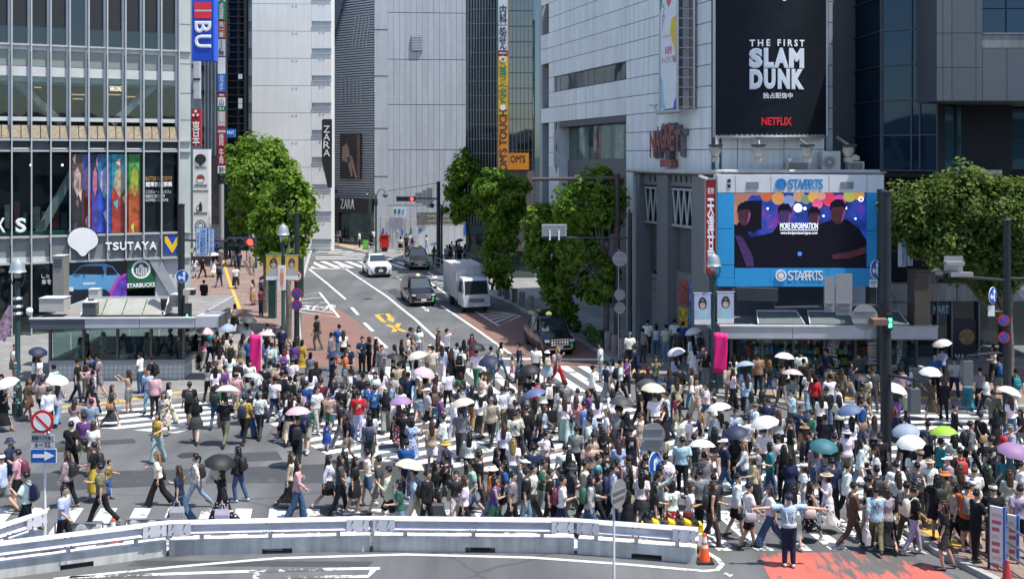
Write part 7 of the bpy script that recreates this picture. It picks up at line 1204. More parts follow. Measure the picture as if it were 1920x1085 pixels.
def hand(mb, Wr, f, s):
    side = Vector((0, 1, 0)) if abs(f.y) < .75 else Vector((0, 0, 1)); side = (side-f*side.dot(f)).normalized(); nrm = f.cross(side)*s
    mb.tube([Wr-f*.03, Wr+f*.02, Wr+f*.075, Wr+f*.09], [.026, .036, .040, .03], 8, .5)
    for k in range(4):
        b = Wr+f*.082+side*(-.030+k*.020); l = (.060, .072, .068, .052)[k]; mb.tube([b, b+f*l*.55-nrm*.006, b+f*l*.9-nrm*.028], [.0095, .009, .006], 5)
    b = Wr+f*.02-side*.033; mb.tube([b, b+f*.035-side*.022-nrm*.008, b+f*.065-side*.02-nrm*.02], [.011, .010, .007], 5)
def get_body(pose, fem):
    k = ('body', pose, fem)
    if k in LIB: return LIB[k]
    J = skeleton(pose, fem); mb = MB(); mb.loft(torso_rings(J, fem, -.012)); hs = .88 if fem else 1
    mb.tube([J['chest']+J['ln']*.06, J['neck'], J['head']+Vector((0, 0, .05))], [.07, .052, .05], 10)
    h = J['head']; mb.loft([ell((h.x, h.y+yc, h.z+z), rx, ry) for z, rx, ry, yc in HEAD]); mb.tube([h+Vector((0, -.088, .135)), h+Vector((0, -.112, .09)), h+Vector((0, -.092, .083))], [.010, .015, .012], 6)
    for s in (-1, 1): mb.tube([h+Vector((s*.068, .01, .085)), h+Vector((s*.078, .016, .115)), h+Vector((s*.072, .02, .14))], [.012, .018, .01], 6, .6)
    m = .92 if fem else 1
    for c in 'LR':
        mb.tube([J['S'+c], J['S'+c].lerp(J['E'+c], .35), J['E'+c], J['E'+c].lerp(J['W'+c], .3), J['W'+c]], [.054*m, .048*m, .038*m, .040*m, .026*m], 10); mb.tube([J['h'+c]+Vector((0, 0, .03)), J['h'+c].lerp(J['k'+c], .3), J['k'+c], J['k'+c].lerp(J['a'+c], .3), J['a'+c]], [.088, .080, .054, .056, .036], 10)
    shift(mb, J); me = remesh(mb, .019, 2, .4); bm = bmesh.new(); bm.from_mesh(me); ex = MB(); 
    for s, c in ((1, 'L'), (-1, 'R')): hand(ex, J['W'+c], J['d'+c], s)
    n0 = len(ex.f)
    for s in (-1, 1): ex.tube([h+Vector((s*.030-.012, -.0865, .118)), h+Vector((s*.030, -.0915, .119)), h+Vector((s*.030+.012, -.0865, .118))], [.004, .0085, .004], 6)
    n1 = len(ex.f); ex.tube([h+Vector((-.02, -.088, .052)), h+Vector((0, -.096, .051)), h+Vector((.02, -.088, .052))], [.004, .009, .004], 6); shift(ex, J); vs = [bm.verts.new(p) for p in ex.v]
    for i, f in enumerate(ex.f): fa = bm.faces.new([vs[j] for j in f]); fa.smooth = True; fa.material_index = 0 if i < n0 else (1 if i < n1 else 2)
    bmesh.ops.recalc_face_normals(bm, faces=bm.faces); bm.to_mesh(me); bm.free()
    for mm in (SKIN, EYE, LIP): me.materials.append(mm)
    LIB[k] = me; return me
def get_top(pose, fem, kind):
    k = ('top', pose, fem, kind)
    if k in LIB: return LIB[k]
    J = skeleton(pose, fem); mb = MB(); lo = {'ts': -.06, 'ls': -.09, 'tk': -.0, 'jk': -.09, 'cape': -.05}[kind]; mb.loft(torso_rings(J, fem, .014 if kind != 'jk' else .026, lo if lo > -.09 else -.2, .515, .05 if kind in ('ts', 'ls') else .02))
    for c in 'LR':
        S, E, W_ = J['S'+c], J['E'+c], J['W'+c]; inn = S.lerp(Vector((0, 0, S.z)), .35); g = .012 if fem else .02
        if kind == 'ts': e = S.lerp(E, .78); mb.tube([inn, S, S.lerp(E, .4), e], [.06, .062+g*.4, .060+g, .058+g*1.2], 10)
        elif kind == 'cape': e = S.lerp(E, .95); mb.tube([inn, S, S.lerp(E, .4), e], [.06, .066, .09, .115], 10)
        elif kind in ('ls', 'jk'): mb.tube([inn, S, E, W_.lerp(E, .08)], [.06, .064, .052+g, .042], 10)
    shift(mb, J); me = remesh(mb, .025, 1); me.materials.append(CLOTH); LIB[k] = me; return me
def leg_y(J, z):
    ys = []
    for c in 'LR':
        for a, b in ((J['h'+c], J['k'+c]), (J['k'+c], J['a'+c])):
            if min(a.z, b.z)-.02 <= z <= max(a.z, b.z)+.02: t = (z-a.z)/(b.z-a.z) if abs(b.z-a.z) > 1e-6 else 0; p = a.lerp(b, t); ys.append(p.y)
    return (min(ys), max(ys)) if ys else (0, 0)
def get_bottom(pose, fem, kind):
    k = ('bottom', pose, fem, kind)
    if k in LIB: return LIB[k]
    J = skeleton(pose, fem); mb = MB(); w = 1.0
    if kind in ('tr', 'wd', 'sh'):
        mb.loft([ell((0, 0, z), rx, ry) for z, rx, ry in ((.80, .12, .09), (.86, .168, .12), (.93, .172, .124), (1.0, .160, .114), (1.04, .150, .108))])
        for c in 'LR':
            h, kn, a = J['h'+c], J['k'+c], J['a'+c]
            if kind == 'tr': mb.tube([h+Vector((0, 0, .02)), h.lerp(kn, .4), kn, kn.lerp(a, .4), a+Vector((0, 0, .0))], [.098, .092, .070, .066, .058], 10)
            elif kind == 'wd': mb.tube([h+Vector((0, 0, .02)), h.lerp(kn, .4), kn, kn.lerp(a, .5), a-Vector((0, 0, .02))], [.102, .104, .100, .108, .118], 10)
            else: mb.tube([h+Vector((0, 0, .02)), h.lerp(kn, .4), h.lerp(kn, .86)], [.10, .104, .106], 10)
    else:
        zb = {'sk': .58, 'ms': .30, 'dr': .40}[kind]; rings = []; n = 7
        for i in range(n+1):
            t = i/n; z = 1.06-(1.06-zb)*t; y0, y1 = leg_y(J, z) if z < .88 else (0, 0); rx = (.135 if fem else .15)+.085*min(1, t*2.2)**.8*(1.0 if kind != 'sk' else 1.0)+.05*t; ry = max(.10+.05*min(1, t*2.5)+.05*t, (y1-y0)/2+.075); r0 = ell((0, (y0+y1)/2, z), rx, ry, 24)
            r0 = [(x*(1+.05*t*math.sin(j*2.2)), (y0+y1)/2+(y-(y0+y1)/2)*(1+.05*t*math.sin(j*2.2)), z_) for j, (x, y, z_) in enumerate(r0)]; rings.append(r0)
        mb.loft(rings)
    shift(mb, J); me = remesh(mb, .026, 1); me.materials.append(CLOTH); LIB[k] = me; return me
def get_shoe(pose, fem, c):
    k = ('shoe', pose, fem, c)
    if k in LIB: return LIB[k]
    J = skeleton(pose, fem); mb = MB(); a = J['a'+c]; pit = D(max(-35, min(15, J['f'+c]*.9))) if abs(J['f'+c]) > 6 else 0; rings = []
    for y, w, hb, ht in ((.075, .030, -.055, .005), (.05, .040, -.075, .02), (.0, .042, -.075, .03), (-.06, .044, -.075, .0), (-.12, .047, -.075, -.025), (-.165, .036, -.07, -.04), (-.185, .014, -.065, -.05)):
        ring = []
        for q in range(8):
            t = 2*math.pi*q/8; p = Vector((w*math.cos(t), y, (hb+ht)/2+(ht-hb)/2*math.sin(t))); p = Matrix.Rotation(pit, 3, 'X') @ p; ring.append(a+p)
        rings.append(ring)
    mb.loft(rings); shift(mb, J); me = bpy.data.meshes.new('shoe'); me.from_pydata(mb.v, [], mb.f); me.polygons.foreach_set('use_smooth', [True]*len(me.polygons)); me.materials.append(SHOE); LIB[k] = me; return me
def get_hair(pose, fem, kind):
    k = ('hair', pose, fem, kind)
    if k in LIB: return LIB[k]
    J = skeleton(pose, fem); h = J['head']; mb = MB(); rr = random.Random(3); n = 20; rings = []
    zs = [.0, .035, .07, .10, .13, .155, .18, .205, .225, .243, .250]
    def at(z):
        for (z0, a, b, c), (z1, a1, b1, c1) in zip(HEAD[:-1], HEAD[1:]):
            if z0 <= z <= z1: t = (z-z0)/(z1-z0); return a+(a1-a)*t, b+(b1-b)*t, c+(c1-c)*t
        return .014, .018, .012
    low = {'s': .085, 'b': .0, 'l': .0, 'p': .06, 'x': .15}[kind]
    for z in zs:
        rx, ry, yc = at(min(z, .231)); ring = []
        for j in range(n):
            a = 2*math.pi*j/n; x, y = math.cos(a), math.sin(a); front = y < (-.30 if z < .15 else -.45); g = .020 if kind != 's' else .016
            if z < low and True: m_ = -.02
            elif front and z < .168: m_ = -.022
            else: m_ = g+.006*math.sin(j*3.1+z*60)
            if z > .23: rx2, ry2 = (.05, .062) if z < .246 else (.018, .024)
            else: rx2, ry2 = rx, ry
            ring.append((h.x+x*(rx2+m_), h.y+yc+y*(ry2+m_), h.z+z))
        rings.append(ring)
    mb.loft(rings)
    if kind == 'l':
        e = h+Vector((0, .085, -.02)); rg = []
        for t, w, d, y in ((.15, .070, .03, .075), (.05, .082, .042, .075), (-.06, .090, .045, .085), (-.16, .092, .042, .105), (-.25, .078, .034, .115), (-.31, .045, .02, .112)): rg.append([(h.x+w*math.cos(2*math.pi*j/14)*(1+.06*math.sin(j*5+t*40)), h.y+y+d*math.sin(2*math.pi*j/14), h.z+t) for j in range(14)])
        mb.loft(rg)
        for s in (-1, 1): mb.tube([h+Vector((s*.072, -.02, .15)), h+Vector((s*.084, -.01, .05)), h+Vector((s*.085, .0, -.06)), h+Vector((s*.075, -.02, -.16))], [.02, .026, .026, .012], 8)
    if kind == 'b':
        rg = []
        for t, w, d, y in ((.14, .074, .05, .05), (.05, .088, .062, .04), (-.02, .090, .062, .04), (-.05, .07, .05, .045)): rg.append([(h.x+w*math.cos(2*math.pi*j/14), h.y+y+d*math.sin(2*math.pi*j/14), h.z+t) for j in range(14)])
        mb.loft(rg)
    if kind == 'p': mb.tube([h+Vector((0, .09, .17)), h+Vector((0, .14, .16)), h+Vector((0, .155, .08)), h+Vector((0, .14, -.02)), h+Vector((0, .12, -.09))], [.02, .03, .032, .025, .008], 8)
    shift(mb, J); me = bpy.data.meshes.new('hair'); me.from_pydata(mb.v, [], mb.f); bm = bmesh.new(); bm.from_mesh(me); bmesh.ops.recalc_face_normals(bm, faces=bm.faces); bm.to_mesh(me); bm.free(); me.polygons.foreach_set('use_smooth', [True]*len(me.polygons)); me.materials.append(HAIRM); LIB[k] = me; return me
def simple(key, mb, J, mat, sm=True):
    if key in LIB: return LIB[key]
    shift(mb, J); me = bpy.data.meshes.new(key[0]); me.from_pydata(mb.v, [], mb.f); bm = bmesh.new(); bm.from_mesh(me); bmesh.ops.recalc_face_normals(bm, faces=bm.faces); bm.to_mesh(me); bm.free()
    if sm: me.polygons.foreach_set('use_smooth', [True]*len(me.polygons)); me.set_sharp_from_angle(angle=R(50))
    me.materials.append(mat); LIB[key] = me; return me
def get_hat(pose, fem, kind):
    k = ('hat', pose, fem, kind)
    if k in LIB: return LIB[k]
    J = skeleton(pose, fem); h = J['head']; mb = MB()
    dome = [(z, rx+g, ry+g, yc) for z, rx, ry, yc, g in ((.150, .073, .095, .004, .022), (.185, .068, .087, .008, .024), (.215, .052, .066, .012, .026), (.238, .03, .036, .012, .024), (.25, .008, .008, .012, .01))]
    mb.loft([ell((h.x, h.y+yc, h.z+z), rx, ry) for z, rx, ry, yc in dome])
    if kind == 'cp':
        v = [(h.x+.075*math.cos(math.pi+math.pi*j/8), h.y-.06+.135*math.sin(math.pi+math.pi*j/8)*1.0, h.z+.150-.012*math.sin(math.pi*j/8)) for j in range(9)]; mb.prism(v, (0, 0, .012))
    else:
        r = .075 if kind == 'bk' else .10; dz = -.045 if kind == 'bk' else -.008
        mb.loft([ell((h.x, h.y+.006, h.z+.155), .092, .112), ell((h.x, h.y+.006, h.z+.155+dz), .095+r*.75, .115+r*.75), ell((h.x, h.y+.006, h.z+.148+dz), .095+r*.75, .115+r*.75), ell((h.x, h.y+.006, h.z+.145), .090, .11)], caps=False)
    return simple(k, mb, J, BAGM)
def get_pack(pose, fem):
    k = ('backpack', pose, fem)
    if k in LIB: return LIB[k]
    J = skeleton(pose, fem); mb = MB(); c = Vector((0, .115 if fem else .125, 0))+Vector((0, 0, .93))+J['ln']*.28; rings = []
    for z, w, d, y in ((-.23, .10, .04, .055), (-.21, .138, .075, .06), (-.05, .145, .088, .065), (.10, .138, .078, .06), (.17, .115, .055, .05), (.20, .06, .02, .04)): rings.append([(c.x+w*math.copysign(abs(math.cos(a))**.55, math.cos(a)), c.y+y+d*math.copysign(abs(math.sin(a))**.55, math.sin(a)), c.z+z) for a in [2*math.pi*j/16 for j in range(16)]])
    mb.loft(rings); mb.box(c+Vector((0, .155, -.10)), (.19, .05, .16))
    for s in (-1, 1): sh = Vector((s*.10, 0, .93))+J['ln']*.50; mb.tube([c+Vector((s*.08, .02, .14)), sh+Vector((0, .05, .028)), sh+Vector((0, -.05, .018)), Vector((s*.115, -.135, .93))+J['ln']*.33, Vector((s*.13, -.09, .93))+J['ln']*.16, c+Vector((s*.12, .0, -.16))], .018, 6, .6)
    return simple(k, mb, J, BAGM)
def get_sling(pose, fem):
    k = ('shoulder_bag', pose, fem)
    if k in LIB: return LIB[k]
    J = skeleton(pose, fem); mb = MB(); c = Vector((-.235, .02, .92)); r = []
    for z, w, d in ((-.13, .05, .13), (-.10, .06, .16), (.06, .055, .15), (.10, .03, .13)): r.append([(c.x+w*math.copysign(abs(math.cos(a))**.6, math.cos(a)), c.y+d*math.copysign(abs(math.sin(a))**.6, math.sin(a)), c.z+z) for a in [2*math.pi*j/12 for j in range(12)]])
    mb.loft(r); sh = Vector((.08, 0, .93))+J['ln']*.50; mb.tube([c+Vector((0, -.1, .08)), Vector((-.06, -.15, .93))+J['ln']*.28, sh+Vector((0, -.05, .02)), sh+Vector((0, .05, .03)), Vector((-.06, .15, .93))+J['ln']*.28, c+Vector((0, .1, .08))], .012, 6)
    return simple(k, mb, J, BAGM)
def bag_mesh():
    if 'tote' in LIB: return LIB['tote']
    mb = MB(); mb.loft([[(-.17, -.05, -.52), (.17, -.05, -.52), (.17, .05, -.52), (-.17, .05, -.52)], [(-.19, -.06, -.3), (.19, -.06, -.3), (.19, .06, -.3), (-.19, .06, -.3)], [(-.18, -.02, -.16), (.18, -.02, -.16), (.18, .02, -.16), (-.18, .02, -.16)]])
    for y in (-.02, .02): mb.tube([(-.09, y, -.17), (-.06, y, -.03), (0, y, .0), (.06, y, -.03), (.09, y, -.17)], .008, 5)
    me = bpy.data.meshes.new('tote'); me.from_pydata(mb.v, [], mb.f); me.materials.append(BAGM); LIB['tote'] = me; return me
def umb_meshes():
    if 'umb' in LIB: return LIB['umb']
    n = 8; sub = 3; R_ = .50; vs = []; fs = []; rows = 6; seg = n*sub
    for i in range(rows+1):
        t = i/rows; ph = t*1.08
        for j in range(seg):
            a = 2*math.pi*j/seg; q = (j % sub)/sub; sc = math.cos(math.pi/n)/math.cos((q-.5)*2*math.pi/n) if True else 1; sc = 1-.07*t*math.sin(math.pi*q); r = R_*math.sin(ph)/math.sin(1.08)*sc; z = .26*(math.cos(ph)-math.cos(1.08))/(1-math.cos(1.08))+.015*t*math.sin(math.pi*q); vs.append((r*math.cos(a), r*math.sin(a), z))
    for i in range(rows):
        for j in range(seg): fs.append((i*seg+j, i*seg+(j+1) % seg, (i+1)*seg+(j+1) % seg, (i+1)*seg+j))
    m = bpy.data.meshes.new('canopy'); m.from_pydata(vs, [], fs); m.polygons.foreach_set('use_smooth', [True]*len(fs)); m.materials.append(UMBM)
    ribs = MB()
    for j in range(n): a = 2*math.pi*j/n; ribs.tube([(0, 0, .245)]+[(R_*math.sin(p)/math.sin(1.08)*math.cos(a), R_*math.sin(p)/math.sin(1.08)*math.sin(a), .26*(math.cos(p)-math.cos(1.08))/(1-math.cos(1.08))-.008) for p in (.35, .7, 1.08)], .005, 4)
    mr = bpy.data.meshes.new('ribs'); mr.from_pydata(ribs.v, [], ribs.f); mr.materials.append(STEEL)
    s = MB(); s.tube([(0, 0, -.55), (0, 0, .30)], .008, 6); ms = bpy.data.meshes.new('shaft'); ms.from_pydata(s.v, [], s.f); ms.materials.append(STEEL)
    s = MB(); s.tube([(0, 0, -.66), (0, 0, -.52)], .016, 8); mh = bpy.data.meshes.new('handle'); mh.from_pydata(s.v, [], s.f); mh.materials.append(BLACKP); LIB['umb'] = (m, mr, ms, mh); return LIB['umb']
def umbmat():
    m, nt, b = nodes_of('umbrella_cloth'); N = nt.nodes.new; L = nt.links.new; oi = N('ShaderNodeObjectInfo'); L(oi.outputs['Color'], b.inputs['Base Color']); b.inputs['Roughness'].default_value = .6; t = N('ShaderNodeBsdfTranslucent'); L(oi.outputs['Color'], t.inputs[0]); ms = N('ShaderNodeMixShader'); ms.inputs[0].default_value = .22; L(b.outputs[0], ms.inputs[1]); L(t.outputs[0], ms.inputs[2]); L(ms.outputs[0], nt.nodes['Material Output'].inputs[0]); return m
UMBM = umbmat()
SKINS = [(.52, .33, .235), (.55, .36, .26), (.50, .31, .22), (.46, .28, .19), (.57, .38, .28), (.40, .24, .16)]
HAIRC = dict(B=(.010, .009, .009), N=(.055, .028, .016), Y=(.26, .16, .07), G=(.20, .20, .20), R=(.12, .03, .015), D=(.022, .014, .011))
def jit(c, r, k=.10): return tuple(max(.004, v*(1+r.uniform(-k, k))) for v in c)
TOPW = dict(ts='T-shirt', ls='long-sleeved top', tk='sleeveless top', jk='jacket', cape='loose blouse'); BOTW = dict(tr='trousers', wd='wide trousers', sh='shorts', sk='short skirt', ms='long skirt', dr='dress'); PATW = {'/': 'striped ', '*': 'patterned ', '#': 'checked '}
HAIRW = dict(lB='long black hair', lN='long brown hair', lD='long dark hair', lY='long fair hair', bB='black bob', bN='brown bob', bR='red bob', lR='long auburn hair', pB='black ponytail', pN='brown ponytail', sG='grey hair', sN='short brown hair', bY='fair bob')
ANG = dict(T=0, TR=45, R=90, AR=135, A=180, AL=225, L=270, TL=315)
PAV = [[tuple(G(*p)[:2]) for p in q] for q in (LEFTK+[(560, 440), (340, 420), (-260, 560)], RIGHTK+[(2200, 470), (900, 455), (590, 440), (590, 452), (630, 462), (700, 478), (760, 489)], [(1700, 1000), (1738, 1024), (1760, 1040), (1860, 1090), (1990, 1160), (2300, 1160), (2100, 925), (1800, 945), (1720, 975)])]
def inside(x, y, poly):
    r = False; j = len(poly)-1
    for i in range(len(poly)):
        if (poly[i][1] > y) != (poly[j][1] > y) and x < (poly[j][0]-poly[i][0])*(y-poly[i][1])/(poly[j][1]-poly[i][1])+poly[i][0]: r = not r
        j = i
    return r
def stand_at(px, yh, h):
    k = (yh-HZ)/F; lift = 0
    for _ in range(3):
        Y = (H-h-lift)/k
        if Y > SL0: Y = (H-h-lift+SL0*SLP)/(k+SLP)
        X = (px-CX)/F*Y; lift = .13 if any(inside(X, Y, q) for q in PAV) else 0
    return Vector((X, Y, gz(Y)+lift))
LMARK = [('by the subway entrance', 210, 690), ('beside the stickered lamp', 45, 690), ('under the closed-road sign', 95, 860), ('at the left edge', 5, 800), ('on the brick pavement', 420, 520), ('in the pavement crowd by the magenta banner', 440, 665), ('beside the black sign pole', 556, 650), ('on the red lane', 640, 630), ('by the far store entrance', 640, 430), ('by the site hoarding', 750, 445), ('behind the silver truck', 850, 460), ('on the far crossing', 800, 640), ('in front of the waiting taxi', 1010, 660), ('by the gantry pole', 1165, 650), ('under the grey columns', 1240, 610), ('by the kiosk lamp', 1335, 680), ('in front of the kiosk', 1470, 680), ('right of the kiosk', 1780, 680), ('on the open asphalt at left', 330, 830), ('on the diagonal stripes at left', 500, 745), ('in the middle of the crossing', 760, 745), ('near the wheelchair', 1020, 745), ('near the big round sign back', 1210, 770), ('among the white umbrellas', 1370, 790), ('right of centre', 1540, 770), ('on the right zebra', 1800, 770), ('behind the slanting guardrail', 160, 900), ('behind the left guardrail', 450, 880), ('behind the middle guardrail', 720, 880), ('in the row behind the guardrail', 930, 880), ('left of the curved-arrow sign', 1140, 880), ('right of the curved-arrow sign', 1270, 890), ('left of the traffic guard', 1390, 900), ('right of the traffic guard', 1570, 900), ('by the thick black pole', 1670, 870), ('in the lower right crowd', 1780, 870), ('at the right edge', 1900, 870)]
USED = {}
ORDINAL = ['first', 'second', 'third', 'fourth', 'fifth', 'sixth', 'seventh', 'eighth', 'ninth']
def mesh_obj(name, me, mw, parent, col, mat=None):
    o = bpy.data.objects.new(name, me); o.color = (*col, 1); place(o, mw, parent)
    if mat: o.material_slots[0].link = 'OBJECT'; o.material_slots[0].material = mat
    return o
ROSTER = []      # every person read from the photograph
def parse(line, idx):
    q = line.split(); r = random.Random(idx*7+11); d = dict(x=float(q[0]), y=float(q[1]), acc=[], hat=None, child=0, pose=None, r=r)
    dr_ = q[2]; d['ang'] = ANG[dr_.rstrip('spctwog')]; fl = dr_[len(dr_.rstrip('spctwog')):]; d['fl'] = fl
    d['top'] = q[3]; d['bot'] = q[4]; d['hair'] = q[5]
    for a in q[6:]:
        if a[:2] in ('cp', 'bk', 'st') and len(a) == 4: d['hat'] = a
        elif a.startswith('h='): d['child'] = float(a[2:])
        else: d['acc'].append(a)
    d['fem'] = d['hair'][0] in 'lbp'; return d
def describe(d):
    def pc(code):
        base = code.rstrip('/*#'); pat = code[len(base):]; k = base[:-2]; c = base[-2:]; return k, c, pat
    tk, tc, tp = pc(d['top']); bk, bc, bp = pc(d['bot']); s = 'person in '
    if bk == 'dr': s += PATW.get(tp, '')+CNAME[tc]+' dress'
    else: s += PATW.get(tp, '')+CNAME[tc]+' '+TOPW[tk]+' and '+PATW.get(bp, '')+CNAME[bc]+' '+(BOTW[bk] if bc not in ('DN', 'LD') or bk not in ('tr', 'wd') else 'jeans')
    if d['hat']: s += ' with '+CNAME[d['hat'][2:]]+' '+dict(cp='cap', bk='bucket hat', st='sunhat')[d['hat'][:2]]
    elif any(a.startswith('bp') for a in d['acc']): s += ' with '+CNAME[[a for a in d['acc'] if a.startswith('bp')][0][2:]]+' backpack'
    elif any(a.startswith('ub') for a in d['acc']): s += ' under '+CNAME[[a for a in d['acc'] if a.startswith('ub')][0][2:4]]+' umbrella'
    elif d['hair'] in HAIRW: s += ', '+HAIRW[d['hair']]
    return s
def build_person(d, collect=None):
    r = d['r']; fem = d['fem']; ht = (d['child'] or (1.60 if fem else 1.70)*(1+r.uniform(-.025, .03))); sc = ht/1.70
    fl = d['fl']; umb = [a for a in d['acc'] if a.startswith('ub')]
    pose = d['pose'] or ('umbrella' if umb and 's' not in fl else 'umbrella' if umb else 'photo' if 'c' in fl else 'wave' if 'w' in fl else 'cross' if 'o' in fl else 'point' if 't' in fl else 'guard' if 'g' in fl else 'phone' if 'sp' in fl or 'ps' in fl else 'walkphone' if 'p' in fl else r.choice(['stand', 'standB', 'stand']) if 's' in fl else r.choice(['walkA', 'walkB', 'walkD', 'walkE', 'walkC', 'strap', 'walkphone', 'walkD', 'walkE']))
    p = stand_at(d['x'], d['y'], ht); a = R(d['ang']+r.uniform(-14, 14)) if 'g' not in fl else R(180); Jp = skeleton(pose, fem)
    wid = r.uniform(.95, 1.06)*d.get('wide', 1.0); mw = Matrix.Translation(p) @ Matrix.Rotation(a, 4, 'Z') @ Matrix.Diagonal((sc*wid, sc*wid, sc, 1)); d['p'] = p; d['mw'] = mw; parts = []
    skin = d.get('skin') or r.choice(SKINS)
    def code(c): b = c.rstrip('/*#'); return b[:-2], b[-2:], CPAT.get(c[len(b):]) if len(c) > len(b) else None
    tk, tc, tm = code(d['top']); bk, bc, bm_ = code(d['bot']); tcol = jit(PALC[tc], r); bcol = jit(PALC[bc], r) if bk != 'dr' else tcol
    L_ = [('body', get_body(pose, fem), skin, None), ('top', get_top(pose, fem, tk), tcol, tm), ({'tr': 'trousers', 'wd': 'trousers', 'sh': 'shorts', 'sk': 'skirt', 'ms': 'skirt', 'dr': 'skirt'}[bk], get_bottom(pose, fem, bk), bcol, bm_ if bk != 'dr' else tm)]
    hk = d['hair'][0]; L_.append(('hair', get_hair(pose, fem, hk), jit(HAIRC[d['hair'][1]], r, .2), None)); sh = r.choice([(.6, .6, .6), (.02, .02, .02), (.02, .02, .02), (.5, .5, .48), (.05, .045, .04), (.25, .22, .2)])
    for c in 'LR': L_.append(('shoe', get_shoe(pose, fem, c), sh, None))
    if d['hat']: L_.append(('hat', get_hat(pose, fem, d['hat'][:2]), PALC[d['hat'][2:]], None))
    for ac_ in d['acc']:
        if ac_.startswith('bp'): L_.append(('backpack', get_pack(pose, fem), jit(PALC[ac_[2:]], r), None))
        if ac_.startswith('sb'): L_.append(('shoulder_bag', get_sling(pose, fem), jit(PALC[ac_[2:]], r), None))
    if collect is not None: collect.append((mw, L_)); root = None
    else:
        root = mesh_obj('person', L_[0][1], mw, None, L_[0][2])
        for nm, me, c, m in L_[1:]: mesh_obj(nm, me, mw, root, c, m)
    d['root'] = root; d['J'] = Jp; d['sc'] = sc; d['pose'] = pose; return root
def nearest_mark(x, y): return min(LMARK, key=lambda m: (m[1]-x)**2+1.6*(m[2]-y)**2)[0]
